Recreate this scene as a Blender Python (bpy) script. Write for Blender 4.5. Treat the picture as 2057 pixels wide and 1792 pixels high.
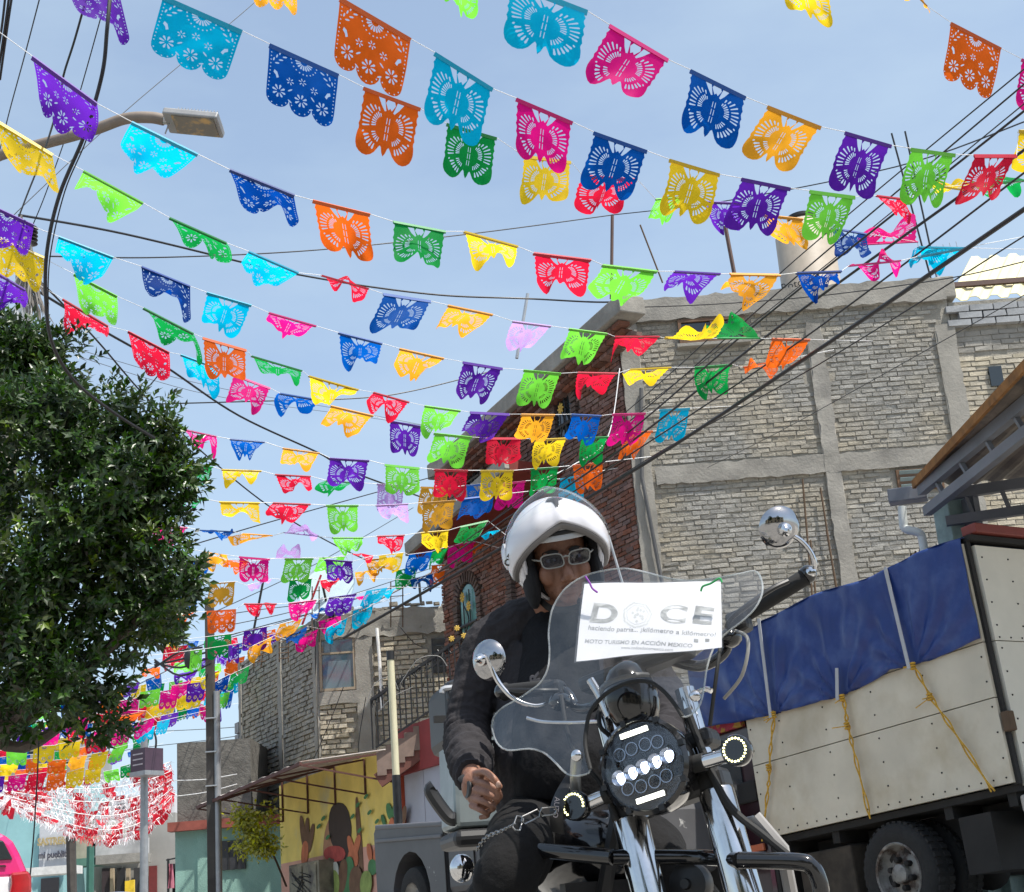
import bpy, bmesh, math, random
import numpy as np
from mathutils import Vector, Matrix
from mathutils.geometry import delaunay_2d_cdt
for o in list(bpy.data.objects): bpy.data.objects.remove(o)
random.seed(7); RN=np.random.RandomState(11)
SC=bpy.context.scene; COL=SC.collection
rad=math.radians
# ---------------- camera
F=3016.0; CX,CY=1028.5,896.0; PITCH=rad(17.5); ROLL=rad(4.3)
CAM=Vector((0,0,.75))
D0=Vector((0,math.cos(PITCH),math.sin(PITCH)))
_R0=Vector((1,0,0)); _U0=Vector((0,-math.sin(PITCH),math.cos(PITCH)))
RT=_R0*math.cos(ROLL)-_U0*math.sin(ROLL); UP=_U0*math.cos(ROLL)+_R0*math.sin(ROLL)
cd=bpy.data.cameras.new('camera'); cam=bpy.data.objects.new('camera',cd); COL.objects.link(cam)
cd.sensor_fit='HORIZONTAL'; cd.sensor_width=36; cd.lens=36*F/2057; cd.clip_start=.05; cd.clip_end=4000
cam.matrix_world=Matrix(((RT.x,UP.x,-D0.x,CAM.x),(RT.y,UP.y,-D0.y,CAM.y),(RT.z,UP.z,-D0.z,CAM.z),(0,0,0,1)))
SC.camera=cam
# ---------------- world, sun, exposure
SUN=Vector((.34,-.26,.90)).normalized()
w=bpy.data.worlds.new('World'); SC.world=w; w.use_nodes=True
nt=w.node_tree; nt.nodes.clear()
sky=nt.nodes.new('ShaderNodeTexSky'); sky.sky_type='NISHITA'; sky.sun_disc=False
sky.sun_elevation=math.asin(SUN.z); sky.sun_rotation=math.atan2(SUN.x,SUN.y)
sky.air_density=1.0; sky.dust_density=2.5; sky.ozone_density=1.0; sky.altitude=300
tc=nt.nodes.new('ShaderNodeTexCoord'); mp=nt.nodes.new('ShaderNodeMapping'); mp.inputs['Scale'].default_value=(1.2,1.2,3.2)
nz=nt.nodes.new('ShaderNodeTexNoise'); nz.inputs['Scale'].default_value=2.1; nz.inputs['Detail'].default_value=7; nz.inputs['Roughness'].default_value=.55
cr=nt.nodes.new('ShaderNodeValToRGB'); cr.color_ramp.elements[0].position=.36; cr.color_ramp.elements[1].position=.74
cr.color_ramp.elements[0].color=(.30,.30,.30,1); cr.color_ramp.elements[1].color=(.72,.72,.72,1)
mx=nt.nodes.new('ShaderNodeMix'); mx.data_type='RGBA'; mx.inputs['B'].default_value=(3.0,3.75,4.35,1)
bg=nt.nodes.new('ShaderNodeBackground'); bg.inputs['Strength'].default_value=.15
out=nt.nodes.new('ShaderNodeOutputWorld')
L=nt.links.new
L(tc.outputs['Generated'],mp.inputs['Vector']); L(mp.outputs['Vector'],nz.inputs['Vector']); L(nz.outputs['Fac'],cr.inputs['Fac'])
L(cr.outputs['Color'],mx.inputs['Factor']); L(sky.outputs['Color'],mx.inputs['A']); L(mx.outputs['Result'],bg.inputs['Color']); L(bg.outputs['Background'],out.inputs['Surface'])
sl=bpy.data.lights.new('sun','SUN'); sl.energy=4.6; sl.angle=rad(.55); sl.color=(1,.955,.88)
so=bpy.data.objects.new('sun',sl); COL.objects.link(so); so.rotation_euler=SUN.to_track_quat('Z','Y').to_euler(); so.location=(8,-6,30)
SC.view_settings.view_transform='Standard'; SC.view_settings.look='None'; SC.view_settings.exposure=0.55; SC.view_settings.gamma=1
SC.render.engine='CYCLES'; SC.render.resolution_x=1024; SC.render.resolution_y=892
SC.cycles.max_bounces=8; SC.cycles.transparent_max_bounces=16
# ---------------- picking helpers: a photograph point at a given forward distance
def ray(x,y): return D0*F+RT*(x-CX)-UP*(y-CY)
def P(x,y,Y):
    q=ray(x,y); return CAM+q*(Y/q.y)
def hit(x,y,a,n):
    q=ray(x,y); return CAM+q*((a-CAM).dot(n)/q.dot(n))
def ground(X,Y):
    t=min(1,max(0,(X+6)/6)); t=t*t*(3-2*t); k=.012+.030*t
    return k*max(0,Y-2.5) if Y<60 else k*57.5
# ---------------- materials
MATS={}
def M(name,col,rough=.6,metal=0,var=.12,scale=6,bump=0,bscale=30,island=0,col2=None,c2scale=2,c2lo=.5,c2hi=.62,trans=0,coat=0,emit=None,emst=0,spec=.5,stretch=None):
    if name in MATS: return MATS[name]
    m=bpy.data.materials.new(name); MATS[name]=m; m.use_nodes=True
    t=m.node_tree; n=t.nodes; b=n['Principled BSDF']; ln=t.links.new
    b.inputs['Roughness'].default_value=rough; b.inputs['Metallic'].default_value=metal
    b.inputs['Specular IOR Level'].default_value=spec
    if coat: b.inputs['Coat Weight'].default_value=coat; b.inputs['Coat Roughness'].default_value=.05
    tcn=n.new('ShaderNodeTexCoord'); src=tcn.outputs['Object']
    if stretch:
        mpn=n.new('ShaderNodeMapping'); mpn.inputs['Scale'].default_value=stretch; ln(src,mpn.inputs['Vector']); src=mpn.outputs['Vector']
    def noise(s,d=5,r=.6):
        x=n.new('ShaderNodeTexNoise'); x.inputs['Scale'].default_value=s; x.inputs['Detail'].default_value=d; x.inputs['Roughness'].default_value=r; ln(src,x.inputs['Vector']); return x
    c=n.new('ShaderNodeRGB'); c.outputs[0].default_value=(*col,1); cur=c.outputs[0]
    if col2:
        x=noise(c2scale); rp=n.new('ShaderNodeValToRGB'); rp.color_ramp.elements[0].position=c2lo; rp.color_ramp.elements[1].position=c2hi; ln(x.outputs['Fac'],rp.inputs['Fac'])
        mm=n.new('ShaderNodeMix'); mm.data_type='RGBA'; ln(rp.outputs['Color'],mm.inputs['Factor']); ln(cur,mm.inputs['A']); mm.inputs['B'].default_value=(*col2,1); cur=mm.outputs['Result']
    if var or island:
        h=n.new('ShaderNodeHueSaturation'); ln(cur,h.inputs['Color'])
        x=noise(scale); mr=n.new('ShaderNodeMapRange'); mr.inputs['From Min'].default_value=.25; mr.inputs['From Max'].default_value=.75; mr.inputs['To Min'].default_value=1-var*1.6; mr.inputs['To Max'].default_value=1+var*1.6; ln(x.outputs['Fac'],mr.inputs['Value']); val=mr.outputs['Result']
        if island:
            g=n.new('ShaderNodeNewGeometry'); oi=n.new('ShaderNodeObjectInfo'); a=n.new('ShaderNodeMath'); a.operation='ADD'; ln(g.outputs['Random Per Island'],a.inputs[0]); ln(oi.outputs['Random'],a.inputs[1])
            fr=n.new('ShaderNodeMath'); fr.operation='FRACT'; ln(a.outputs[0],fr.inputs[0])
            m2=n.new('ShaderNodeMapRange'); m2.inputs['To Min'].default_value=1-island; m2.inputs['To Max'].default_value=1+island; ln(fr.outputs[0],m2.inputs['Value'])
            mu=n.new('ShaderNodeMath'); mu.operation='MULTIPLY'; ln(val,mu.inputs[0]); ln(m2.outputs['Result'],mu.inputs[1]); val=mu.outputs[0]
            f2=n.new('ShaderNodeMath'); f2.operation='MULTIPLY'; ln(fr.outputs[0],f2.inputs[0]); f2.inputs[1].default_value=7.31
            f3=n.new('ShaderNodeMath'); f3.operation='FRACT'; ln(f2.outputs[0],f3.inputs[0])
            m3=n.new('ShaderNodeMapRange'); m3.inputs['To Min'].default_value=1-island*1.1; m3.inputs['To Max'].default_value=1+island*1.1; ln(f3.outputs[0],m3.inputs['Value']); ln(m3.outputs['Result'],h.inputs['Saturation'])
        ln(val,h.inputs['Value']); cur=h.outputs['Color']
    ln(cur,b.inputs['Base Color'])
    if bump:
        x=noise(bscale,8,.65); bp=n.new('ShaderNodeBump'); bp.inputs['Strength'].default_value=bump; bp.inputs['Distance'].default_value=.02; ln(x.outputs['Fac'],bp.inputs['Height']); ln(bp.outputs['Normal'],b.inputs['Normal'])
    if emit: b.inputs['Emission Color'].default_value=(*emit,1); b.inputs['Emission Strength'].default_value=emst
    if trans:
        tr=n.new('ShaderNodeBsdfTranslucent'); ln(cur,tr.inputs['Color']); ms=n.new('ShaderNodeMixShader'); ms.inputs['Fac'].default_value=trans
        ln(b.outputs[0],ms.inputs[1]); ln(tr.outputs[0],ms.inputs[2]); ln(ms.outputs[0],n['Material Output'].inputs['Surface'])
    return m
def clear(name,tint=(1,1,1),dust=.04,gl=1.0,ior=1.45,rough=.02):
    if name in MATS: return MATS[name]
    m=bpy.data.materials.new(name); MATS[name]=m; m.use_nodes=True; t=m.node_tree; n=t.nodes; n.remove(n['Principled BSDF']); ln=t.links.new
    tr=n.new('ShaderNodeBsdfTransparent'); tr.inputs['Color'].default_value=(*tint,1)
    go=n.new('ShaderNodeBsdfGlossy'); go.inputs['Roughness'].default_value=rough
    lw=n.new('ShaderNodeLayerWeight'); lw.inputs['Blend'].default_value=.5; pw=n.new('ShaderNodeMath'); pw.operation='POWER'; pw.inputs[1].default_value=4.5; ln(lw.outputs['Facing'],pw.inputs[0]); fr=n.new('ShaderNodeMath'); fr.operation='MULTIPLY_ADD'; fr.inputs[1].default_value=.8; fr.inputs[2].default_value=((ior-1)/(ior+1))**2*1.6; ln(pw.outputs[0],fr.inputs[0])
    df=n.new('ShaderNodeBsdfDiffuse'); df.inputs['Color'].default_value=(.8,.8,.8,1)
    m1=n.new('ShaderNodeMixShader'); m1.inputs['Fac'].default_value=dust; ln(tr.outputs[0],m1.inputs[1]); ln(df.outputs[0],m1.inputs[2])
    tx=n.new('ShaderNodeTexCoord'); nz=n.new('ShaderNodeTexNoise'); nz.inputs['Scale'].default_value=14; nz.inputs['Detail'].default_value=6; ln(tx.outputs['Object'],nz.inputs['Vector'])
    mr=n.new('ShaderNodeMapRange'); mr.inputs['From Min'].default_value=.4; mr.inputs['From Max'].default_value=.8; mr.inputs['To Min'].default_value=dust*.4; mr.inputs['To Max'].default_value=dust*2.4; ln(nz.outputs['Fac'],mr.inputs['Value']); ln(mr.outputs['Result'],m1.inputs['Fac'])
    m2=n.new('ShaderNodeMixShader'); ln(fr.outputs[0],m2.inputs['Fac']); ln(m1.outputs[0],m2.inputs[1]); ln(go.outputs[0],m2.inputs[2]); ln(m2.outputs[0],n['Material Output'].inputs['Surface'])
    return m
# ---------------- mesh building
WORG={}
def frame(f,u=Vector((0,0,1))):
    f=f.normalized(); r=f.cross(u)
    if r.length<1e-5: r=f.cross(Vector((0,1,0)))
    r.normalize(); return r,r.cross(f).normalized(),f
class MB:
    def __init__(s,cap=True): s.v=[]; s.f=[]; s.cap=cap
    def add(s,vs,fs):
        b=len(s.v); s.v+=[tuple(x) for x in vs]; s.f+=[tuple(b+i for i in q) for q in fs]; return s
    def box(s,c,sz,ax=None):
        X,Y,Z=ax if ax else (Vector((1,0,0)),Vector((0,1,0)),Vector((0,0,1))); c=Vector(c); a,b,h=sz[0]/2,sz[1]/2,sz[2]/2
        vs=[c+X*(a*i)+Y*(b*j)+Z*(h*k) for k in(-1,1) for j in(-1,1) for i in(-1,1)]
        return s.add(vs,[(0,2,3,1),(4,5,7,6),(0,1,5,4),(2,6,7,3),(0,4,6,2),(1,3,7,5)])
    def bar(s,a,b,w,h,up=Vector((0,0,1))):
        a,b=Vector(a),Vector(b); r,u,f=frame(b-a,up); return s.box((a+b)/2,((b-a).length,w,h),(f,r,u))
    def quad(s,*p): return s.add(p,[tuple(range(len(p)))])
    def tube(s,pts,r,n=8,cap=True,up=Vector((0,0,1))):
        pts=[Vector(p) for p in pts]; m=len(pts); R=r if isinstance(r,(list,tuple)) else [r]*m; vs=[]; pr=None
        for i,p in enumerate(pts):
            t=(pts[min(i+1,m-1)]-pts[max(i-1,0)]); 
            if t.length<1e-9: t=Vector((0,0,1))
            t.normalize()
            if pr is None: a,b,_=frame(t,up)
            else:
                a=pr-t*pr.dot(t); a.normalize(); b=a.cross(t)
            pr=a
            rr=R[i]; ra,rb=(rr if isinstance(rr,tuple) else (rr,rr))
            for k in range(n):
                an=2*math.pi*k/n; vs.append(p+a*(math.cos(an)*ra)+b*(math.sin(an)*rb))
        fs=[]
        for i in range(m-1):
            for k in range(n):
                k2=(k+1)%n; fs.append((i*n+k,i*n+k2,(i+1)*n+k2,(i+1)*n+k))
        if cap: fs.append(tuple(range(n-1,-1,-1))); fs.append(tuple((m-1)*n+k for k in range(n)))
        return s.add(vs,fs)
    def lathe(s,prof,c,ax,n=24):
        c=Vector(c); a,b,f=frame(Vector(ax)); vs=[]
        for (r,h) in prof:
            for k in range(n):
                an=2*math.pi*k/n; vs.append(c+f*h+a*(math.cos(an)*r)+b*(math.sin(an)*r))
        fs=[]
        for i in range(len(prof)-1):
            for k in range(n):
                k2=(k+1)%n; fs.append((i*n+k,i*n+k2,(i+1)*n+k2,(i+1)*n+k))
        if s.cap and prof[0][0]>1e-4: fs.append(tuple(range(n-1,-1,-1)))
        if s.cap and prof[-1][0]>1e-4: fs.append(tuple((len(prof)-1)*n+k for k in range(n)))
        return s.add(vs,fs)
    def ell(s,c,rd,ax=None,nu=16,nv=10):
        X,Y,Z=ax if ax else (Vector((1,0,0)),Vector((0,1,0)),Vector((0,0,1))); c=Vector(c); vs=[c-Z*rd[2]]
        for j in range(1,nv):
            e=-math.pi/2+math.pi*j/nv
            for i in range(nu):
                a=2*math.pi*i/nu; vs.append(c+X*(rd[0]*math.cos(e)*math.cos(a))+Y*(rd[1]*math.cos(e)*math.sin(a))+Z*(rd[2]*math.sin(e)))
        vs.append(c+Z*rd[2]); fs=[]; T=len(vs)-1
        for i in range(nu):
            k=(i+1)%nu; fs.append((0,1+k,1+i)); b=1+(nv-2)*nu; fs.append((T,b+i,b+k))
            for j in range(nv-2):
                q=1+j*nu; fs.append((q+i,q+k,q+nu+k,q+nu+i))
        return s.add(vs,fs)
    def prism(s,poly,o,X,Y,Z,d):
        o=Vector(o); n=len(poly); a=[o+X*p[0]+Y*p[1] for p in poly]; b=[q+Z*d for q in a]
        return s.add(a+b,[tuple(range(n-1,-1,-1)),tuple(range(n,2*n))]+[(i,(i+1)%n,n+(i+1)%n,n+i) for i in range(n)])
    def grid(s,fn,nu,nv):
        vs=[fn(i/nu,j/nv) for j in range(nv+1) for i in range(nu+1)]
        return s.add(vs,[(j*(nu+1)+i,j*(nu+1)+i+1,(j+1)*(nu+1)+i+1,(j+1)*(nu+1)+i) for j in range(nv) for i in range(nu)])
    def build(s,name,mat,parent=None,smooth=False,bevel=0,solid=0):
        me=bpy.data.meshes.new(name); vs=np.array(s.v,dtype=float)
        if parent is None: org=Vector(((vs[:,0].min()+vs[:,0].max())/2,(vs[:,1].min()+vs[:,1].max())/2,vs[:,2].min()))
        else: org=Vector((0,0,0))
        me.from_pydata((vs-np.array(org)).tolist(),[],s.f); me.update()
        o=bpy.data.objects.new(name,me); COL.objects.link(o); me.materials.append(mat)
        if smooth:
            for p in me.polygons: p.use_smooth=True
            if smooth!='all':
                try: me.set_sharp_from_angle(angle=rad(40))
                except Exception: pass
        if parent is not None: o.parent=parent; o.location=-WORG[parent.name]
        else: o.location=org
        WORG[o.name]=org
        if solid: md=o.modifiers.new('solid','SOLIDIFY'); md.thickness=solid; md.offset=0
        if bevel: md=o.modifiers.new('bevel','BEVEL'); md.width=bevel; md.segments=2; md.limit_method='ANGLE'
        return o
def tag(o,label=None,cat=None,group=None,kind=None):
    if label: o['label']=label
    if cat: o['category']=cat
    if group: o['group']=group
    if kind: o['kind']=kind
    return o
def thing(name,loc,label,cat,group=None):
    o=bpy.data.objects.new(name,None); COL.objects.link(o); o.location=Vector(loc); o.empty_display_size=.1; WORG[o.name]=Vector(loc); return tag(o,label,cat,group)
def ratio(pts,k):   # smooth polyline through points (Catmull-Rom)
    pts=[Vector(p) for p in pts]; o=[]
    for i in range(len(pts)-1):
        p0=pts[max(i-1,0)];p1=pts[i];p2=pts[i+1];p3=pts[min(i+2,len(pts)-1)]
        for j in range(k):
            t=j/k; o.append(.5*((2*p1)+(p2-p0)*t+(2*p0-5*p1+4*p2-p3)*t*t+(3*p1-p0-3*p2+p3)*t**3))
    return o+[pts[-1]]
def text(name,body,o,X,Y,size,mat,parent,ext=.0008,sx=1,bold=0,res=2):
    cu=bpy.data.curves.new(name,'FONT'); cu.body=body; cu.size=size; cu.extrude=ext; cu.align_x='CENTER'; cu.align_y='CENTER'; cu.offset=bold; cu.resolution_u=res
    t=bpy.data.objects.new(name,cu); COL.objects.link(t); dg=bpy.context.evaluated_depsgraph_get(); me=bpy.data.meshes.new_from_object(t.evaluated_get(dg)); bpy.data.objects.remove(t)
    X=Vector(X).normalized(); Y=Vector(Y); Y=(Y-X*Y.dot(X)).normalized(); Z=X.cross(Y); o=Vector(o)
    b=MB(); b.v=[tuple(o+X*(v.co.x*sx)+Y*v.co.y+Z*v.co.z) for v in me.vertices]; b.f=[tuple(p.vertices) for p in me.polygons]
    return b.build(name,mat,parent)
# ================= ground
X3=Vector((1,0,0)); Y3=Vector((0,1,0)); Z3=Vector((0,0,1))
SA=rad(28); S=Vector((-math.sin(SA),math.cos(SA),0)); NS=Vector((-math.cos(SA),-math.sin(SA),0))
m_road=M('worn_street_concrete',(.27,.255,.23),.9,var=.16,scale=3,bump=.4,bscale=60,col2=(.20,.19,.175),c2scale=1.2)
m_pave=M('pavement_concrete',(.42,.39,.34),.9,var=.14,scale=2.5,bump=.3,bscale=40,col2=(.3,.28,.25),c2scale=.9)
b=MB(); xs=[-400,-120,-60,-40,-30,-24,-18,-14,-10,-8,-6,-5,-4,-3,-2,-1,0,1,2,3,4,5,6,8,12,20,40,120,400]; ys=[-200,-60,-20,-8,-4,-2,0,1,2,2.5,3,4,5,6,8,10,12,14,16,18,20,24,28,34,40,50,60,100,300,900]
b.v=[(x,y,ground(x,y)) for y in ys for x in xs]; nx=len(xs)
b.f=[(j*nx+i,j*nx+i+1,(j+1)*nx+i+1,(j+1)*nx+i) for j in range(len(ys)-1) for i in range(nx-1)]
tag(b.build('road',m_road,smooth='all'),kind='structure')
b=MB(); xs=[.9,1.5,2,3,4,5,6,8,12,20]; ys=[4.5,6,8,10,12,14,16,18,20,22]
b.v=[(x,y,ground(x,y)+.004+.03*min(1,(x-.9)*2)) for y in ys for x in xs]; nx=len(xs)
b.f=[(j*nx+i,j*nx+i+1,(j+1)*nx+i+1,(j+1)*nx+i) for j in range(len(ys)-1) for i in range(nx-1)]
tag(b.build('pavement',m_pave,smooth='all'),kind='structure')
# ================= bricks
m_gb=M('grey_brick',(.325,.295,.238),.95,var=.2,scale=9,bump=1,bscale=38,island=.14,col2=(.27,.262,.24),c2scale=.45,c2lo=.42,c2hi=.58)
m_gb2=M('grey_brick_pale',(.43,.385,.30),.95,var=.16,scale=9,bump=.6,bscale=45,island=.16)
m_mort=M('rough_mortar',(.28,.26,.22),.97,var=.22,scale=5,bump=1,bscale=35)
m_conc=M('raw_concrete',(.262,.248,.22),.95,var=.17,scale=2.2,bump=.6,bscale=22,col2=(.20,.19,.172),c2scale=1.9,c2lo=.45,c2hi=.7)
m_conc2=M('pale_concrete',(.268,.254,.224),.95,var=.14,scale=2.2,bump=.5,bscale=24)
m_red=M('red_brick',(.17,.085,.064),.92,var=.2,scale=8,bump=.5,bscale=40,island=.28)
m_redm=M('red_brick_mortar',(.17,.14,.125),.97,var=.2,scale=6,bump=.6,bscale=40)
m_blk=M('painted_black_iron',(.014,.014,.015),.45,var=.1)
m_dglass=M('dark_window_glass',(.02,.026,.03),.06,var=0,spec=.8)
m_bglass=M('pale_window_glass',(.12,.16,.18),.08,var=.1,scale=1.5,spec=.9)
m_brown=M('brown_window_frame',(.12,.06,.025),.5)
m_alu=M('dull_aluminium',(.5,.5,.5),.4,.8)
BV=[]
def brickmesh(bl,bh,bd,mat,k=6):
    r=[]
    for q in range(k):
        b=MB(); b.box((0,0,0),(bl*(1-.05*random.random()),bd,bh*(1-.1*random.random())))
        b.v=[(x+random.uniform(-.006,.006),y+(random.uniform(-.009,.006) if y<0 else 0),z+random.uniform(-.006,.006)) for x,y,z in b.v]
        me=bpy.data.meshes.new('brick'); me.from_pydata(b.v,[],b.f); me.materials.append(mat); r.append(me)
    return r
def courses(o,X,N,w,h,bl,bh,jt,mat,parent,name,skip=None,solo=None,proud=.012,rough=.005):
    """brick skin on a wall: o lower corner, X along the wall, N outward; solo(u,v) marks bricks built one by one"""
    o=Vector(o); mb=MB(); n=0; rows=int(h/(bh+jt)); ms=brickmesh(bl,bh,.1,mat) if solo else None; ns=0
    for j in range(rows):
        v=(j+.5)*(bh+jt); u=-(bl*.5 if j%2 else 0)+random.uniform(-.03,.03)
        while u<w:
            l=bl*random.uniform(.88,1.08); a,c=max(u,0),min(u+l,w); u+=l+jt
            if c-a<.05: continue
            uc=(a+c)/2; vv=v+random.uniform(-.006,.006)
            if skip and skip(uc,vv,(c-a)/2): continue
            if solo and ns<300 and c-a>bl*.7 and solo(uc,vv):
                ob=bpy.data.objects.new('brick',random.choice(ms)); COL.objects.link(ob); ob.parent=parent
                ax=-N; up=Z3
                p=o+X*uc+Z3*vv-N*(.05-proud-random.uniform(-.006,.01))
                mw=Matrix(((X.x*(c-a)/bl,-N.x,0,p.x-WORG[parent.name].x),(X.y*(c-a)/bl,-N.y,0,p.y-WORG[parent.name].y),(0,0,1,p.z-WORG[parent.name].z),(0,0,0,1)))
                ob.matrix_local=mw@Matrix.Rotation(random.uniform(-.012,.012),4,'Y'); ns+=1; continue
            pr=proud+random.uniform(-rough,rough*1.6); q=random.uniform(-.004,.004)
            p=o+X*uc+Z3*vv; bb=len(mb.v)
            mb.box(p-N*(.04-pr),(c-a,.08,bh*random.uniform(.9,1.04)),(X,-N,Z3))
            for t in range(bb,len(mb.v)):
                x=mb.v[t]; mb.v[t]=(x[0]+random.uniform(-.006,.006),x[1]+random.uniform(-.006,.006),x[2]+random.uniform(-.0055,.0055)+q)
    ob=mb.build(name,mat,parent); tag(ob,kind='stuff'); return ob
def wallbox(name,a,b,z0,z1,th,N,mat,parent,bevel=0):
    a=Vector(a);b=Vector(b); X=(b-a); X.z=0; l=X.length; X.normalize(); c=(a+b)/2; c.z=(z0+z1)/2
    return MB().box(c-N*(th/2),(l,th,z1-z0),(X,N,Z3)).build(name,mat,parent,bevel=bevel)
def lumpy(name,c,sz,ax,mat,parent,amp=.014,seg=.12):
    """cast concrete member with an uneven skin"""
    X,Y,Z=ax; c=Vector(c); nx=max(1,int(sz[0]/seg)); nz=max(1,int(sz[2]/seg)); mb=MB()
    def fn(u,v):
        e=amp*(random.random()-.5)*2; k=.5 if (u in(0,1) or v in(0,1)) else 1
        return c+X*(sz[0]*(u-.5)+(e if u in(0,1) else 0))+Z*(sz[2]*(v-.5)+(e if v in (0,1) else 0))+Y*(sz[1]/2+e*k)
    mb.grid(fn,nx,nz); mb.box(c-Y*.01,(sz[0]*.985,sz[1]-.03,sz[2]*.985),ax); return mb.build(name,mat,parent,'all')
# ================= red and grey brick house, right
YW=22.0; AX=1.80; NF=Vector((0,-1,0))
gw=ground(3,22)
xm=P(1668,900,YW).x; xr=P(1925,740,YW).x
house=thing('brick_house',(4,24,gw),'three storey house with red brick street front and raw grey brick side wall','house')
ztop=P(1560,585,YW).z
wallbox('side_wall',(AX,YW,0),(xr,YW,0),gw,ztop-.03,.3,NF,m_mort,house)
zb=P(1500,945,YW).z; zwt,zwb=P(1430,641,YW).z,P(1430,690,YW).z; xw0,xw1=P(1362,665,YW).x,P(1497,665,YW).x
zc=P(1500,690,YW).z
lx0,lx1=P(1800,960,YW).x,P(1893,960,YW).x; lz0,lz1=P(1840,985,YW).z,P(1840,943,YW).z
def sk(u,v,h):
    x=AX+u; z=gw+v
    if xm-.15<x<xm+.13 or x<AX+.33 or x>xr-.27: return True
    if zb-.15<z<zb+.16 or z>ztop-.36: return True
    if xw0-.14<x<xw1+.14 and zwb-.06<z<zwt+.06: return True
    if lx0-.14<x<lx1+.14 and lz0-.06<z<lz1+.06: return True
    return False
courses((AX,YW,gw),X3,NF,xr-AX,ztop-gw,.235,.058,.018,m_gb,house,'brick_courses',sk,solo=lambda u,v: gw+v>4.3 and gw+v<6.75)
lumpy('column',(AX+.15,YW,(gw+ztop)/2),(.29,.12,ztop-gw),(X3,NF,Z3),m_conc2,house)
lumpy('column',(xm-.01,YW-.005,(gw+ztop)/2-.3),(.24,.12,ztop-gw-.6),(X3,NF,Z3),m_conc,house,.018)
lumpy('column',(xr-.12,YW-.004,(gw+ztop)/2-.4),(.30,.12,ztop-gw-.8),(X3,NF,Z3),m_conc2,house)
lumpy('beam',((AX+xr)/2+.15,YW-.012,zb),(xr-AX-.4,.10,.28),(X3,NF,Z3),m_conc,house,.018)
lumpy('ring_beam',((AX+xr)/2-.02,YW-.02,ztop-.19),(xr-AX,.14,.38),(X3,NF,Z3),m_conc,house,.02,.13)
def window(parent,a,X,N,w,h,fm,gm,cols=2,rows=1,dep=.05,fw=.05):
    """frame and panes set in front of a dark reveal; a is the lower corner"""
    a=Vector(a); c=a+X*(w/2)+Z3*(h/2)
    f=MB()
    for (q,sz) in ((X*(w/2)-X*(w/2),None),):
        pass
    f.box(a+X*(fw/2)+Z3*(h/2)+N*.02,(fw,dep,h),(X,N,Z3)); f.box(a+X*(w-fw/2)+Z3*(h/2)+N*.02,(fw,dep,h),(X,N,Z3))
    f.box(a+X*(w/2)+Z3*(fw/2)+N*.023,(w-fw*2,dep,fw),(X,N,Z3)); f.box(a+X*(w/2)+Z3*(h-fw/2)+N*.023,(w-fw*2,dep,fw),(X,N,Z3))
    for i in range(1,cols): f.box(a+X*(w*i/cols)+Z3*(h/2)+N*.018,(fw*.8,dep,h-fw*2),(X,N,Z3))
    for j in range(1,rows): f.box(a+X*(w/2)+Z3*(h*j/rows)+N*.015,(w-fw*2,dep,fw*.7),(X,N,Z3))
    fr=f.build('window',fm,parent)
    for i in range(cols):
        for j in range(rows):
            g=MB(); g.box(a+X*(w*(i+.5)/cols)+Z3*(h*(j+.5)/rows)+N*.004,(w/cols-fw*.5,.008,h/rows-fw*.5),(X,N,Z3)); g.build('pane',gm,fr)
    return fr
window(house,(xw0,YW-.03,zwb),X3,NF,xw1-xw0,zwt-zwb,m_brown,m_dglass,2)
MB().box(((xw0+xw1)/2,YW-.06,zwb-.03),(xw1-xw0+.1,.12,.05)).build('window_sill',m_conc2,house)
lv=MB().box(((lx0+lx1)/2,YW-.03,(lz0+lz1)/2),(lx1-lx0,.05,lz1-lz0)).build('window',m_brown,house)
for i in range(3): MB().box(((lx0+lx1)/2,YW-.065,lz0+(i+.5)*(lz1-lz0)/3),(lx1-lx0-.08,.012,.07),(X3,Vector((0,.8,.6)),Vector((0,-.6,.8)))).build('louvre',M('louvre_glass',(.16,.22,.23),.2),lv)
# rusty bars beside the mid column, dark pipe by the corner column
m_rust=M('rusty_rebar',(.10,.065,.04),.9)
for px,py,qx,qy in ((1612,962,1640,1300),(1628,1085,1650,1320),(1648,980,1690,1250),(1660,1065,1700,1290)):
    MB().tube([P(px,py,YW-.1),P(qx,qy,YW-.1)],.016,6).build('rebar',m_rust,house)
MB().tube([P(1288,780,YW-.12),P(1290,960,YW-.12),P(1345,1250,YW-.13)],.03,8).build('drain_pipe',M('weathered_pipe',(.09,.09,.09),.7),house)
MB().tube([P(1222,1075,YW-.35),P(1262,1210,YW-.35)],.02,8).lathe([(.03,0),(.04,.03),(.0,.05)],P(1221,1072,YW-.35),Z3,10).build('vent_pipe',m_alu,house)
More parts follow.
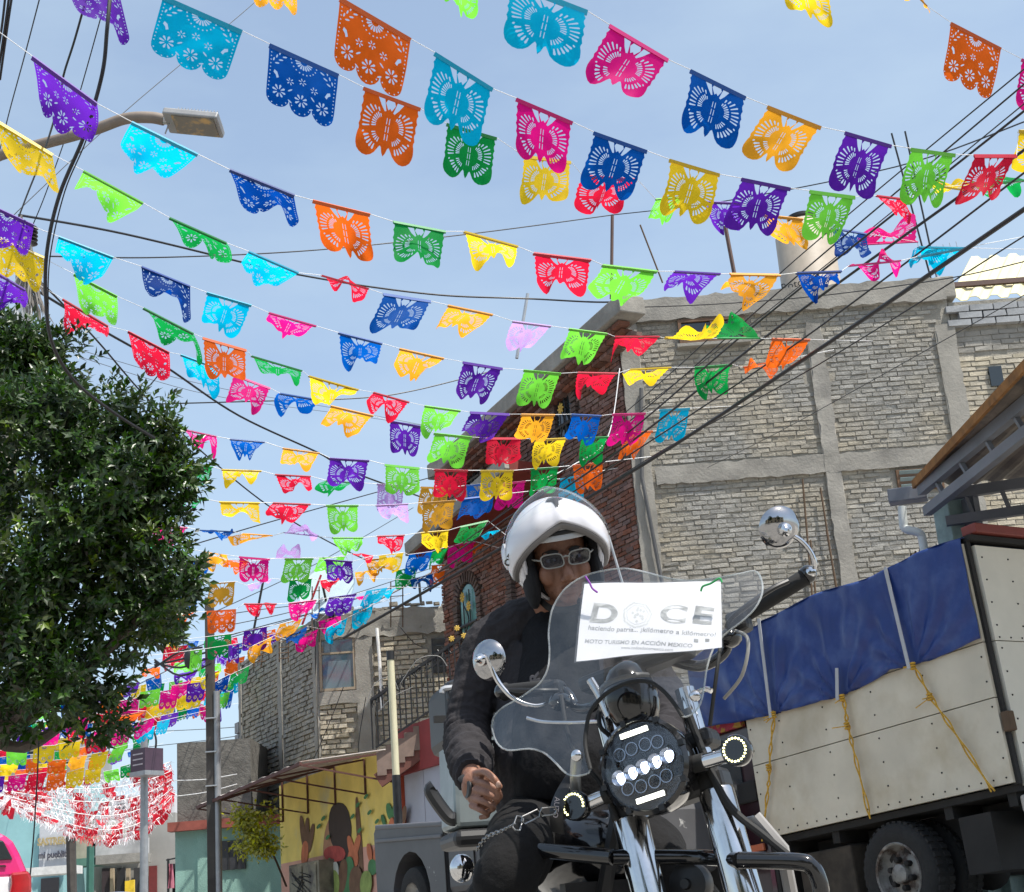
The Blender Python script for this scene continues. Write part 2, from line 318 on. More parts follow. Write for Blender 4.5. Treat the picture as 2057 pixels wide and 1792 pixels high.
# street front in red brick
A=Vector((AX,YW,0))
def ft(x,y,off=0):
    h=hit(x,y,A+NS*off,NS); return (h-A-NS*off).dot(S),h.z
LF=ft(893,1230)[0]; e0=ft(1236,606); e1=ft(885,915)
zt=lambda t: e0[1]-.1+(e1[1]-e0[1])*(t-e0[0])/(e1[0]-e0[0])
wins=[]
for (x0,x1,yt,yb) in ((1121,1154,784,882),(941,969,898,985),(926,964,1168,1285)):
    ta=ft(x1,(yt+yb)/2)[0]; tb=ft(x0,(yt+yb)/2)[0]; z1=ft((x0+x1)/2,yt)[1]; z0=ft((x0+x1)/2,yb)[1]; wins.append((ta,tb,z0,z1))
mb=MB(); q=[A,A+S*LF]; 
mb.add([A+Z3*gw,A+S*LF+Z3*gw,A+S*LF+Z3*zt(LF),A+Z3*zt(0),A+Z3*gw-NS*.25,A+S*LF+Z3*gw-NS*.25,A+S*LF+Z3*zt(LF)-NS*.25,A+Z3*zt(0)-NS*.25],[(0,1,2,3),(7,6,5,4),(0,4,5,1),(1,5,6,2),(2,6,7,3),(3,7,4,0)])
mb.build('front_wall',m_redm,house)
def skf(u,v,h):
    z=gw+v
    if z>zt(u)-.12: return True
    for (ta,tb,z0,z1) in wins:
        c=(ta+tb)/2; r=(tb-ta)/2
        if abs(u-c)<r+h*.6+.10 and z0-.05<z<z1-r: return True
        if math.hypot(u-c,z-(z1-r))<r+.17: return True
    return False
courses(A+Z3*gw,S,NS,LF,zt(0)-gw,.22,.058,.016,m_red,house,'front_brick_courses',skf,proud=.03,rough=.01)
m_dbr=M('dark_arch_brick',(.10,.07,.06),.92,var=.2,scale=9,island=.2)
m_flow=M('yellow_iron_flower',(.55,.36,.06),.6)
m_aqua=M('aqua_window_glass',(.13,.29,.28),.12,var=.12,scale=3)
for wi,(ta,tb,z0,z1) in enumerate(wins):
    c=(ta+tb)/2; r=(tb-ta)/2; cz=z1-r
    pts=[(ta,z0),(tb,z0)]+[(c+r*math.cos(a*math.pi/12),cz+r*math.sin(a*math.pi/12)) for a in range(13)]
    g=MB().prism(pts,A+NS*.012,S,Z3,NS,.012).build('window',m_blk,house)
    pts2=[(c+(p[0]-c)*.82,cz+(p[1]-cz)*.9) for p in pts]
    MB().prism(pts2,A+NS*.026,S,Z3,NS,.006).build('pane',m_aqua if wi==2 else m_dglass,g)
    rg=MB()
    for k in range(17):
        a=math.pi*k/16; rg.box(A+S*(c+(r+.1)*math.cos(a))+Z3*(cz+(r+.1)*math.sin(a))+NS*.03,(.2,.1,.055),(S*math.cos(a)+Z3*math.sin(a),NS,-S*math.sin(a)+Z3*math.cos(a)))
    for k in range(int((cz-z0)/.08)):
        for sg in(-1,1): rg.box(A+S*(c+sg*(r+.09))+Z3*(z0+.04+k*.08)+NS*.03,(.17,.1,.06),(S,NS,Z3))
    rg.build('arch_bricks',m_dbr,house)
    gr=MB()
    for k in (-.33,.33): gr.tube([A+S*(c+r*k)+Z3*z0+NS*.07,A+S*(c+r*k)+Z3*(cz+r*.6)+NS*.07],.012,6)
    gr.tube([A+S*ta+Z3*(z0+(cz-z0)*.4)+NS*.07,A+S*tb+Z3*(z0+(cz-z0)*.4)+NS*.07],.03,6)
    gr.tube(ratio([A+S*(c+r*.6)+Z3*z0+NS*.08,A+S*(c-r*.2)+Z3*(z0+(cz-z0)*.5)+NS*.08,A+S*(c+r*.3)+Z3*cz+NS*.08],5),.014,6)
    gr.build('window_grille',m_blk,g)
    for (du,dv) in ((.25,.75),(-.35,.55)) if wi==2 else ((.0,.62),):
        fl=MB(); o=A+S*(c+r*du)+Z3*(z0+(z1-z0)*dv)+NS*.1
        for k in range(8):
            a=k*math.pi/4; fl.ell(o+(S*math.cos(a)+Z3*math.sin(a))*.06,(.045,.022,.012),(S*math.cos(a)+Z3*math.sin(a),-S*math.sin(a)+Z3*math.cos(a),NS),8,4)
        fl.ell(o+NS*.01,(.035,.035,.02),(S,Z3,NS),8,4); fl.build('iron_flower',m_flow,g)
# eaves slab and the lower porch roof with dark red soffit
def fpt(x,y,off): return hit(x,y,A+NS*off,NS)
a,bq=fpt(1226,602,.5),fpt(862,930,.5)
sl_=MB(); d=(bq-a).normalized()
sl_.bar(a-d*.25-Z3*.16-NS*.22,bq+d*.1-Z3*.16-NS*.22,.46,.3,Z3); sl_.build('roof_slab',m_conc,house,bevel=.02)
cb=MB(); 
nb=int((bq-a).length/.25)
for row in range(3):
    for i in range(nb): cb.box(a+d*(.25*i+.1+.1*(row%2))-Z3*(.36+row*.075)-NS*(.2+row*.1),(.225,.2,.06),(d,-NS,Z3))
cb.build('cornice_bricks',m_red,house)
a2,b2=fpt(975,962,1.05),fpt(818,1102,1.05); d2=(b2-a2).normalized()
MB().bar(a2-d2*.8-Z3*.08-NS*.55,b2-Z3*.08-NS*.55,1.0,.18,Z3).build('porch_roof',M('dark_red_paint',(.16,.022,.014),.8,var=.15),house)
MB().bar(a2-d2*.8-Z3*.02+NS*.0,b2+d2*.02-Z3*.02+NS*.0,.08,.24,Z3).build('porch_fascia',m_conc,house)
# quoin pier between the arch and the helmet
pt0=ft(1036,1200)[0]; pz=ft(1000,1150)[1]
pq=MB()
for k in range(int((pz+.6-gw)/.075)): pq.box(A+S*(pt0+.02*(k%2))+Z3*(gw+k*.075+.04)+NS*.06,(.24 if k%2 else .17,.14,.062),(S,NS,Z3))
pq.build('quoin_bricks',m_dbr,house)
# roof things
m_tank=M('beige_water_tank_plastic',(.40,.34,.27),.55,var=.08,bump=.05)
tk=thing('water_tank',(P(1618,480,24).x,24.5,ztop),'beige ribbed plastic water tank standing on the grey house roof','water tank')
tcx,tz0,tz1=P(1616,480,24.5).x,ztop-.3,P(1616,446,24.5).z; tr=.52
MB().lathe([(tr,0),(tr,.15),(tr+.025,.2),(tr,.25),(tr,.7),(tr+.025,.75),(tr,.8),(tr*.98,tz1-tz0-.28),(tr*.8,tz1-tz0-.12),(.25,tz1-tz0),(.22,tz1-tz0+.03),(0,tz1-tz0+.04)],(tcx,24.5,tz0),Z3,32).build('tank_body',m_tank,tk,True)
MB().lathe([(.24,0),(.26,.02),(.26,.07),(.2,.1),(0,.11)],(tcx,24.5,tz1+.03),Z3,24).build('lid',m_blk,tk,True)
text('lettering','Rotoplas',(tcx-.28,24.5-.46,tz0+1.28),(1,-.55,.05),Z3,.2,M('black_print',(.02,.02,.02),.6),tk,.002)
m_pole=M('brown_steel_post',(.10,.06,.05),.7); 
def rod(name,pts,r,mat,label,cat,group=None): return tag(MB().tube(pts,r,6).build(name,mat,smooth=True),label,cat,group)
rod('roof_post',[P(1230,432,22.2),P(1228,600,22.2)],.03,m_pole,'brown steel post rising from the front corner of the house roof','post')
rod('roof_post',[P(1457,455,22.4),P(1476,555,22.4)],.035,m_pole,'leaning brown steel post in the middle of the house roof','post')
rod('rebar_stub',[P(1286,452,22.2),P(1331,568,22.2)],.014,m_rust,'thin bent rebar stub between the two roof posts','rebar')
rod('antenna_mast',[P(1791,268,23),P(1870,560,23)],.016,m_blk,'left one of two thin dark masts on the roof corner','mast')
rod('antenna_mast',[P(1818,264,23),P(1882,558,23)],.016,m_blk,'right one of two thin dark masts on the roof corner','mast')
at=thing('television_antenna',P(1905,556,22.5),'small television antenna with short cross rods on the roof corner','antenna')
MB().tube([P(1872,500,22.5),P(1885,565,22.5)],.012,6).build('mast',m_alu,at)
for i in range(5): MB().tube([P(1868+i*13,497-i*3,22.5),P(1874+i*13,522-i*3,22.5)],.006,5).build('cross_rod',m_alu,at)
MB().tube([P(1862,512,22.5),P(1928,497,22.5)],.008,5).build('boom',m_alu,at)
MB().box(P(1898,578,22)+Vector((0,.1,0)),(.3,.3,.36)).build('column_stub',m_conc,house,bevel=.02)
rod('roof_pole',[P(1060,590,23.2),P(1038,720,23.2)],.03,m_alu,'short grey roof pole with a cable clamp above the brick gable','pole')
# ================= neighbour at the far right
nb_=thing('block_building',(9,23,gw),'grey block and brick building right of the house under a cream metal roof','building')
xn0=xr+.02; xn1=13.0; zn=P(1980,598,YW).z
wallbox('wall',(xn0,YW+.02,0),(xn1,YW+.02,0),gw,zn-.03,.3,NF,m_mort,nb_)
zbk=P(1980,655,YW).z; zgy=P(1980,705,YW).z
courses((xn0,YW+.02,gw),X3,NF,xn1-xn0,zgy-gw,.27,.062,.018,m_gb2,nb_,'brick_courses',lambda u,v,h: False)
courses((xn0,YW+.02,zgy),X3,NF,xn1-xn0,zbk-zgy,.27,.075,.012,m_conc,nb_,'rendered_courses',proud=.012)
ms=brickmesh(.36,.105,.1,M('grey_concrete_block',(.27,.28,.29),.9,var=.12,scale=8,bump=.3))
for j in range(3):
    for i in range(int((xn1-xn0)/.375)):
        ob=bpy.data.objects.new('block',random.choice(ms)); COL.objects.link(ob); ob.parent=nb_; ob.location=Vector((xn0+.1+.19*(j%2)+i*.375,YW-.03,zbk+.06+j*.118))-WORG[nb_.name]
m_cream=M('cream_corrugated_metal',(.66,.60,.36),.5,var=.05,scale=3)
r0,r1=P(1905,597,22.3),P(1918,538,22.3)
mb=MB()
def fn(u,v):
    x=r0.x+u*5.2; k=.03*max(-1,min(1,2.2*math.sin(u*5.2/.16*2*math.pi/1.0*.5))); return Vector((x+v*.9,22.3+v*1.3,r0.z-.05+v*1.25+k))
mb.grid(fn,200,1); mb.build('corrugated_sheet',m_cream,nb_,solid=.01)
MB().bar((r0.x-.05,22.6,P(1960,570,22.6).z),(r0.x+5,22.6,P(1960,570,22.6).z),.08,.08).build('purlin',m_pole,nb_)
MB().box(P(2000,757,YW)+Vector((0,-.02,0)),(.2,.05,.32)).build('wall_niche',m_dglass,nb_)
# ================= second building with stairs
YB=28.8; x0=P(640,1330,YB).x; x1=P(915,1300,YB).x; gb=ground(-2,26); zB=P(800,1222,YB).z
b2h=thing('brick_building',(-3,28,gb),'unfinished grey brick building with a big bluish window beside the stairs','building')
C2=Vector((x0,YB,0)); h2=hit(478,1350,C2,NS); L2=(h2-C2).dot(S)
wallbox('front_wall',(x0,YB,0),(x1+1.5,YB,0),2.2,zB-.03,.3,NF,m_mort,b2h)
mb=MB(); zL=P(640,1240,YB).z; zE=hit(480,1345,C2,NS).z
zs=zL
mb.add([C2+Z3*gb,C2+S*L2+Z3*gb,C2+S*L2+Z3*(zs),C2+Z3*zs,C2+Z3*gb-NS*.3,C2+S*L2+Z3*gb-NS*.3,C2+S*L2+Z3*zs-NS*.3,C2+Z3*zs-NS*.3],[(0,1,2,3),(7,6,5,4),(0,4,5,1),(1,5,6,2),(2,6,7,3),(3,7,4,0)]); mb.build('street_wall',m_mort,b2h)
wx0,wx1=P(641,1300,YB).x,P(714,1300,YB).x; wz0,wz1=P(680,1388,YB).z,P(680,1238,YB).z
vx0,vx1=P(868,1310,YB).x,P(905,1310,YB).x; vz0,vz1=P(880,1352,YB).z,P(880,1283,YB).z
cx0,cx1=P(714,1300,YB).x,P(748,1300,YB).x
def sk2(u,v,h):
    x=x0+u; z=2.2+v
    return (x<wx1+.1 and z>wz0-.25) or (cx0-.1<x<cx1+.1) or (z>zB-.55) or (vx0-.15<x<vx1+.15 and vz0-.1<z<vz1+.1)
courses((x0,YB,2.2),X3,NF,x1-x0+1,zB-2.2,.25,.07,.024,m_gb2,b2h,'brick_courses',sk2,proud=.035,rough=.018)
courses(C2+Z3*gb,S,NS,L2,zs-gb,.25,.07,.024,m_gb,b2h,'street_brick_courses',lambda u,v,h: u<.15 or 2.05<u<2.3 or u>L2-.35 or (1.3<v<1.75),proud=.035,rough=.018)
lumpy('column',((cx0+cx1)/2,YB-.02,(2.2+zB)/2),(cx1-cx0,.14,zB-2.2),(X3,NF,Z3),m_conc2,b2h)
lumpy('ring_beam',((x0+x1)/2+.5,YB-.03,zB-.28),(x1-x0+.9,.14,.5),(X3,NF,Z3),m_conc2,b2h,.04)
lumpy('column',C2+S*.06+Z3*(zs+gb)/2+NS*.02,(.16,.12,zs-gb),(S,NS,Z3),m_conc2,b2h)
lumpy('column',C2+S*2.17+Z3*(zs+gb)/2+NS*.02,(.22,.12,zs-gb),(S,NS,Z3),m_conc2,b2h)
lumpy('column',C2+S*(L2-.35)+Z3*(zs+gb)/2+NS*.02,(.16,.12,zs-gb),(S,NS,Z3),m_conc2,b2h)
lumpy('floor_band',C2+S*(L2/2)+Z3*(gb+1.52)+NS*.012,(L2-.2,.1,.4),(S,NS,Z3),m_conc,b2h,.03)
lumpy('sill_block',((wx0+wx1)/2+.02,YB-.02,wz0-.14),(wx1-wx0+.08,.16,.24),(X3,NF,Z3),m_conc,b2h)
for j in range(8): MB().box(C2+S*(L2-.14)+Z3*(3.4+j*.26)+NS*.03,(.26,.14,.23),(S,NS,Z3)).build('block',M('grey_concrete_block',(.27,.28,.29),.9),b2h)
m_wf=M('tan_window_frame',(.30,.24,.17),.6)
window(b2h,(wx0,YB-.02,wz0),X3,NF,wx1-wx0,wz1-wz0,m_wf,m_bglass,1,2,.06,.05)
lw=MB().box(((vx0+vx1)/2,YB-.03,(vz0+vz1)/2),(vx1-vx0,.05,vz1-vz0)).build('window',m_blk,b2h)
for i in range(5): MB().box(((vx0+vx1)/2,YB-.07,vz0+(i+.5)*(vz1-vz0)/5),(vx1-vx0-.06,.012,.11),(X3,Vector((0,.9,.43)),Vector((0,-.43,.9)))).build('louvre',M('dark_louvre',(.05,.06,.07),.25),lw)
rf=MB(); 
for i in range(26): rf.box((x0+.1+i*.14,YB-.02+random.uniform(-.05,.1),zB+.03+random.uniform(-.05,.06)),(random.uniform(.08,.2),.14,random.uniform(.03,.08)))
rf.build('broken_edge',m_mort,b2h)
MB().tube([P(757,1262,YB-.2),P(762,1320,YB-.2),P(768,1425,YB-.2)],.032,8).build('drain_pipe',M('white_plastic_pipe',(.8,.8,.78),.4),b2h,True)
# loose cables on its wall
for pts in (((800,1255),(830,1290),(850,1300)),((690,1380),(650,1480),(600,1590)),((735,1400),(720,1500),(730,1560))):
    MB().tube(ratio([P(x,y,YB-.25) for x,y in pts],5),.008,5).build('loose_cable',m_blk,b2h)
# street level: mural wall, red portal and grey gate
M0=P(790,1600,24); 
def mp_(x,y,off=0): return hit(x,y,M0+NS*off,NS)
ta=(mp_(795,1560)-M0).dot(S); tb=(mp_(562,1640)-M0).dot(S); gm=ground(-3.5,26); zm=mp_(790,1500).z
O=Vector((M0.x,M0.y,0))
mw=thing('mural_wall',O+S*(ta+tb)/2+Z3*gm,'yellow and pink wall with a painted desert mural under the awning','wall')
def onw(x,y,off): 
    h=mp_(x,y,off); return h
def wallquad(name,t0,t1,z0,z1,off,mat,parent,th=.2):
    return MB().box(O+S*(t0+t1)/2+Z3*(z0+z1)/2+NS*(off-th/2),(t1-t0,th,z1-z0),(S,NS,Z3)).build(name,mat,parent)
m_yel=M('yellow_wall_paint',(.80,.62,.17),.85,var=.12,scale=1.5,bump=.15,col2=(.62,.55,.3),c2scale=1.1,c2lo=.55,c2hi=.75)
zpk=mp_(680,1712).z
m_pnk=M('pink_wall_paint',(.62,.33,.25),.85,var=.14,scale=1.5,bump=.15)
wallquad('upper_wall',ta,tb,zpk,zm,0,m_yel,mw); wallquad('lower_wall',ta,tb,gm,zpk,.003,m_pnk,mw)
pm={'g':M('mural_green',(.07,.20,.08),.85,var=.2,scale=5),'o':M('mural_terracotta',(.55,.17,.08),.85,var=.15,scale=5),'b':M('mural_brown',(.17,.09,.05),.85,var=.2,scale=5),'k':M('mural_hair',(.05,.032,.026),.8),'s':M('mural_skin',(.42,.22,.13),.85),'p':M('mural_pale',(.5,.5,.45),.85),'l':M('mural_lime',(.26,.33,.09),.85,var=.2),'r':M('mural_rose',(.42,.07,.06),.85,var=.2)}
lay=[0]
def paint(name,c,pts,k=4):
    lay[0]+=1; pl=ratio([Vector((x,y,0)) for x,y in pts+[pts[0]]],k)[:-1]; off=.006+.0012*lay[0]
    vs=[mp_(p.x,p.y,off) for p in pl]; mb=MB(); mb.add(vs,[tuple(range(len(vs)))]); ob=mb.build(name,pm[c],mw)
def blob(c,x,y,w,h,ang=0,name='painted_cactus'):
    pts=[]
    for k in range(10):
        a=k*math.pi/5; u,v=w*math.cos(a)*(abs(math.cos(a))**-.2 if abs(math.cos(a))>.1 else 1),h*math.sin(a); q=rad(ang); pts.append((x+u*math.cos(q)-v*math.sin(q),y+u*math.sin(q)+v*math.cos(q)))
    paint(name,c,pts,2)
blob('s',664,1690,14,50,6,'painted_face'); blob('k',683,1662,23,50,-4,'painted_hair'); blob('k',692,1728,16,60,-6,'painted_hair')
blob('b',722,1690,5,90,-4,'painted_trunk')
for (c,x,y,w,h,a) in (('b',608,1672,5,34,-6),('b',616,1680,5,38,2),('b',624,1684,5,30,10),('o',612,1715,7,26,4),('r',672,1715,22,16,0),('o',705,1702,6,24,-12),('o',716,1700,6,24,14),('o',709,1725,11,20,0),
 ('g',782,1630,6,17,-10),('g',770,1648,4,12,-14),('g',793,1625,5,16,12),('o',784,1668,6,26,8),('b',800,1640,5,22,-8),('b',811,1640,5,22,8),('o',808,1680,4,28,3),
 ('o',742,1712,5,18,-8),('o',755,1715,5,20,6),('g',748,1742,9,16,0),('g',700,1765,12,45,2),('g',662,1765,7,42,0),('b',688,1760,9,35,6),('p',672,1755,8,24,4),('l',668,1775,14,28,0),('l',770,1755,14,24,0),('b',715,1775,14,35,0),('l',735,1775,12,26,4)): blob(c,x,y,w,h,a)
for x,y in ((649,1644),(640,1660),(658,1682),(718,1617),(735,1600),(708,1640),(742,1632),(757,1650),(722,1668)): blob('g',x,y,3,6,35,'painted_leaf')
# utility cabinet in front of the mural
cb=thing('utility_cabinet',mp_(610,1780,.3),'weathered two door utility cabinet with graffiti against the mural','cabinet')
m_cab=M('dirty_cabinet_steel',(.20,.18,.13),.7,var=.25,scale=4,col2=(.08,.07,.06),c2scale=3)
q0,q1=mp_(580,1740,.3),mp_(640,1740,.3); zc0,zc1=mp_(610,1840,.3).z,mp_(610,1733,.3).z
tq0=(q1-M0).dot(S); tq1=(q0-M0).dot(S)
MB().box(O+S*(tq0+tq1)/2+Z3*(zc0+zc1)/2+NS*.15,(tq1-tq0,.3,zc1-zc0),(S,NS,Z3)).build('cabinet_body',m_cab,cb,bevel=.01)
for k in (.27,.74): MB().box(O+S*(tq0+(tq1-tq0)*k)+Z3*((zc0+zc1)/2+.02)+NS*.31,((tq1-tq0)*.42,.02,(zc1-zc0)*.86),(S,NS,Z3)).build('cabinet_door',m_cab,cb,bevel=.006)
for i in range(5): MB().tube(ratio([mp_(590+random.uniform(-6,40),1750+random.uniform(0,50),.335) for _ in range(4)],4),.008,4).build('graffiti_stroke',m_blk,cb)
# red portal and gate
pr=thing('garage_front',mp_(850,1780),'dark red garage front with pale grey metal gate behind the pickup','garage')
t8=(mp_(980,1600)-M0).dot(S); zr=mp_(850,1448).z; zg=mp_(850,1545).z
m_maroon=M('maroon_wall_paint',(.24,.035,.035),.8,var=.15,scale=2)
wallquad('lintel_wall',t8,ta-.004,zg,zr,.02,m_maroon,pr)
wallquad('gate_jamb',ta-.2,ta-.005,gm,zg,.02,M('orange_red_paint',(.42,.07,.03),.8),pr)
m_gate=M('pale_grey_gate_paint',(.36,.37,.43),.6,var=.06,scale=2)
for k in range(4):
    w4=(ta-.2-t8)/4; wallquad('gate_leaf',t8+k*w4+.01,t8+(k+1)*w4-.01,gm,zg,-.05,m_gate,pr,.05)
MB().box(mp_(823,1690,.0),(.1,.05,.12),(S,NS,Z3)).build('lock_plate',m_gate,pr)
# stairs with iron railing
YR=22.9
sr=thing('stair_railing',P(870,1480,YR),'black iron stair railing rising to the red brick house','railing')
t0,t1_=P(745,1407,YR),P(1010,1222,YR); 
MB().bar(t0,t1_,.035,.045).build('handrail',m_blk,sr)
d0=P(755,1505,YR); d1=P(1010,1330,YR)
n=24
for i in range(n+1):
    u=i/n; a=t0.lerp(t1_,u); bq=d0.lerp(d1,u); MB().box(((a.x),YR,(a.z+bq.z)/2),(.022,.022,a.z-bq.z)).build('baluster',m_blk,sr)
mid0=P(880,1285,YR);
MB().bar(t0.lerp(t1_,.42)-Z3*.13,t0.lerp(t1_,1)-Z3*.13,.02,.02).build('rail',m_blk,sr)
MB().bar(d0+Z3*.02,d1+Z3*.02,.03,.03).build('bottom_rail',m_blk,sr)
for (x,y) in ((918,1262),(932,1277),(907,1283)):
    fl=MB(); o=P(x,y,YR-.06)
    for k in range(7):
        a=k*2*math.pi/7; fl.ell(o+Vector((math.cos(a),0,math.sin(a)))*.028,(.022,.01,.013),(Vector((math.cos(a),0,math.sin(a))),Y3,Vector((-math.sin(a),0,math.cos(a)))),6,4)
    fl.ell(o,(.018,.012,.018),None,6,4); fl.build('iron_flower',m_flow,sr)
st=thing('stairway',P(880,1560,23.4),'concrete stairway with brown red side below the iron railing','stairs')
sm=MB(); N_=14
for i in range(N_):
    u=(i+.5)/N_; p=d0.lerp(d1,u); sm.box((p.x,YR+.5,p.z-.25),((d1.x-d0.x)/N_,.9,.36))
sm.build('steps',M('stair_concrete',(.22,.16,.13),.9,var=.15),st)
sg=MB(); sg.bar(d0+Vector((0,.12,-.46)),d1+Vector((0,.12,-.46)),.1,.22); sg.build('stringer',M('brown_red_band',(.15,.06,.045),.85),st)
rz=MB()
for i in range(150):
    u=random.uniform(0,.62); p=t0.lerp(t1_,u)-Z3*.02; a=random.uniform(0,6.28); q=Vector((math.cos(a)*.5,random.uniform(-.3,.3),math.sin(a)))*random.uniform(.06,.13); rz.tube([p-q*.2,p+q],.008,4)
tag(rz.build('razor_wire',m_blk),'spiky coil of barbed wire along the lower stair handrail','barbed wire')
for k,pts in enumerate((((735,1420),(752,1375),(785,1360),(800,1385)),((805,1372),(840,1325),(880,1318),(898,1338)),((760,1430),(790,1400),(830,1380)))):
    tag(MB().tube(ratio([P(x,y,YR-.1) for x,y in pts],6),.006,5).build('loose_wire',M('dull_wire',(.22,.22,.21),.6)),('pale loose wire looping at the bottom of the stair railing','pale loose wire arching over the stair handrail','pale loose wire sagging along the middle of the stair handrail')[k],'wire')
# awning
Wr=mp_(797,1503,.02); Wl=mp_(566,1562,.02); Ol=O+S*(tb+.1)+NS*1.55; Ol.z=hit(410,1614,Ol,NS).z; Or=O+S*(ta+.0)+NS*1.55; Or.z=Ol.z+.1
aw=thing('awning',mp_(680,1600,.7),'sloping sheet metal awning on thin rusty frames above the mural','awning')
m_aw=M('rusty_white_sheet',(.42,.38,.35),.6,var=.18,scale=3,col2=(.25,.14,.09),c2scale=2.4,c2lo=.55,c2hi=.7)
mb=MB()
def fn(u,v):
    p=(Wr.lerp(Wl,u)).lerp(Or.lerp(Ol,u),v); return p+Z3*(.018*math.sin(u*60))
mb.grid(fn,80,4); mb.build('sheet',m_aw,aw,solid=.008)
m_ir=M('rusty_red_iron',(.09,.035,.028),.8)
for k in range(5):
    u=k/4; a=Wr.lerp(Wl,u)-Z3*.05; c=Or.lerp(Ol,u)-Z3*.05; MB().bar(a,c,.03,.03).build('rafter',m_ir,aw)
    g=a.copy(); g.z=min(a.z,c.z)-.32; MB().bar(a,g,.03,.03,X3).build('bracket_post',m_ir,aw); MB().bar(g,c,.025,.025).build('brace',m_ir,aw)
MB().bar(Or-Z3*.03,Ol-Z3*.03,.04,.05).build('edge_bar',m_ir,aw)
# ================= green building
gg=thing('green_building',(-6,29.3,ground(-6,29)),'mint green ground floor building with a dark cement upper wall','building')
YG=29.6; g0,g1=P(352,1720,YG).x,P(600,1720,YG).x; zg0=ground(-6,29); zcn=P(450,1655,YG).z; zct=P(420,1488,YG).z; gx1=P(520,1570,YG).x
m_mint=M('mint_wall_paint',(.25,.42,.36),.9,var=.1,scale=1.6,bump=.5,bscale=45,col2=(.21,.36,.31),c2scale=2)
m_cem=M('dark_cement_render',(.135,.128,.115),.95,var=.2,scale=4,bump=1,bscale=16)
wallbox('lower_wall',(g0,YG,0),(g1+2,YG,0),zg0,zcn-.05,3,NF,m_mint,gg); wallbox('upper_wall',(g0+.03,YG+.05,0),(P(503,1570,YG).x,YG+.05,0),zcn+.03,zct,2.6,NF,m_cem,gg)
MB().box(((g0+g1)/2+.7,YG-.06,zcn),(g1-g0+1.6,.3,.17)).build('cornice',M('red_oxide_paint',(.26,.07,.05),.8,var=.15),gg)
va,vb=P(443,1690,YG),P(494,1745,YG); vw=MB().box(((va.x+vb.x)/2,YG-.02,(va.z+vb.z)/2),(vb.x-va.x,.06,va.z-vb.z)).build('window',M('dark_slate_panel',(.03,.03,.034),.5,var=.2,scale=12),gg)
for k in (1,2): MB().box((va.x+(vb.x-va.x)*k/3,YG-.056,(va.z+vb.z)/2),(.02,.02,va.z-vb.z)).build('mullion',m_blk,vw)
MB().box((P(412,1740,YG).x,YG-.03,(zg0+zcn)/2),(.26,.06,zcn-zg0-.1)).build('pilaster',m_mint,gg)
# ================= poles
def pole(name,x,yt,yb,Y,r,mat,label,base=None,r2=None):
    a=P(x,yt,Y); p=thing(name,(a.x,Y,ground(a.x,Y)),label,'pole'); MB().tube([Vector((a.x,Y,ground(a.x,Y)-.1)),a],[r,r2 or r*.85],10).build('shaft',mat,p,True); return p,a
m_dpole=M('dark_weathered_concrete',(.055,.05,.045),.9,var=.25,scale=3); m_galv=M('galvanised_pipe',(.30,.31,.32),.45,.5,var=.12)
p1=thing('utility_pole',(P(421,1600,27.4).x,27.4,ground(-6,27)),'dark square utility pole with a grey conduit before the green building','pole')
bx,tx=P(426,1700,27.4).x,P(413,1228,27.4); MB().box((bx,27.4,(tx.z+.3)/2+.2),(.15,.16,tx.z-.2)).build('shaft',m_dpole,p1,bevel=.015)
MB().tube([Vector((bx+.13,27.33,.3)),Vector((bx+.13,27.33,P(432,1390,27.4).z))],.06,10).build('conduit',m_galv,p1,True)
for k in range(4): MB().tube(ratio([Vector((bx-.1+.05*k,27.25,tx.z-.7-.1*k)),Vector((bx-.5,27.2,tx.z-.75-.15*k)),Vector((bx-1.0,27.3,tx.z-1.0+.05*k))],4),.02,5).build('service_cable',m_blk,p1)
for dz in (.8,1.4,2.0): MB().box((bx+.03,27.32,tx.z-dz-1.2),(.2,.18,.02)).build('clamp_band',m_alu,p1)
MB().ell((bx-.32,27.2,tx.z-.9),(.12,.1,.2),None,10,6).build('cable_box',m_blk,p1,True)
p2,a2_=pole('street_pole',290,1400,1792,42,.12,m_galv,'grey street pole with a boxed street sign near the far houses',None,.1)
sgb=P(295,1528,41.6); MB().box(sgb,(.62,.62,.62),(Vector((.8,-.6,0)),Vector((.6,.8,0)),Z3)).build('sign_box',M('purple_grey_sign',(.055,.03,.05),.5),p2)
MB().box(sgb-Z3*.36,(.66,.66,.12),(Vector((.8,-.6,0)),Vector((.6,.8,0)),Z3)).build('sign_base',m_galv,p2)
for k in range(3): MB().box(sgb+Vector((-.6,-.8,0))*.315+Vector((.8,-.6,0))*0+Z3*(.16-.14*k),(.4,.012,.035),(Vector((.8,-.6,0)),Vector((.6,.8,0)),Z3)).build('sign_line',M('pale_print',(.4,.36,.38),.6),p2)
MB().tube(ratio([P(292,1500,41.7)+Vector((.3*math.sin(k*math.pi/5),0,.45*math.cos(k*math.pi/5)+.1)) for k in range(6)],3),.03,6).build('cable_loop',m_blk,p2)
p3=thing('two_tone_pipe',(P(795,1650,20.8).x,20.8,ground(-2,21)),'upright pipe black below and cream above with a black cap','pipe')
ca,cb_,cc=P(784,1322,20.8),P(797,1560,20.8),P(797,1560,20.8); xx=P(792,1480,20.8).x
MB().tube([Vector((xx,20.8,cb_.z)),Vector((xx,20.8,ca.z))],.05,14).build('upper_pipe',M('cream_pipe',(.55,.52,.36),.6,var=.1,scale=5,stretch=(4,4,.5)),p3,True)
MB().tube([Vector((xx,20.8,ground(-2,21)-.1)),Vector((xx,20.8,cb_.z+.02))],.058,14).build('lower_pipe',m_blk,p3,True)
MB().tube([Vector((xx,20.8,ca.z-.03)),Vector((xx,20.8,ca.z+.1))],.056,14).build('cap',m_blk,p3,True)
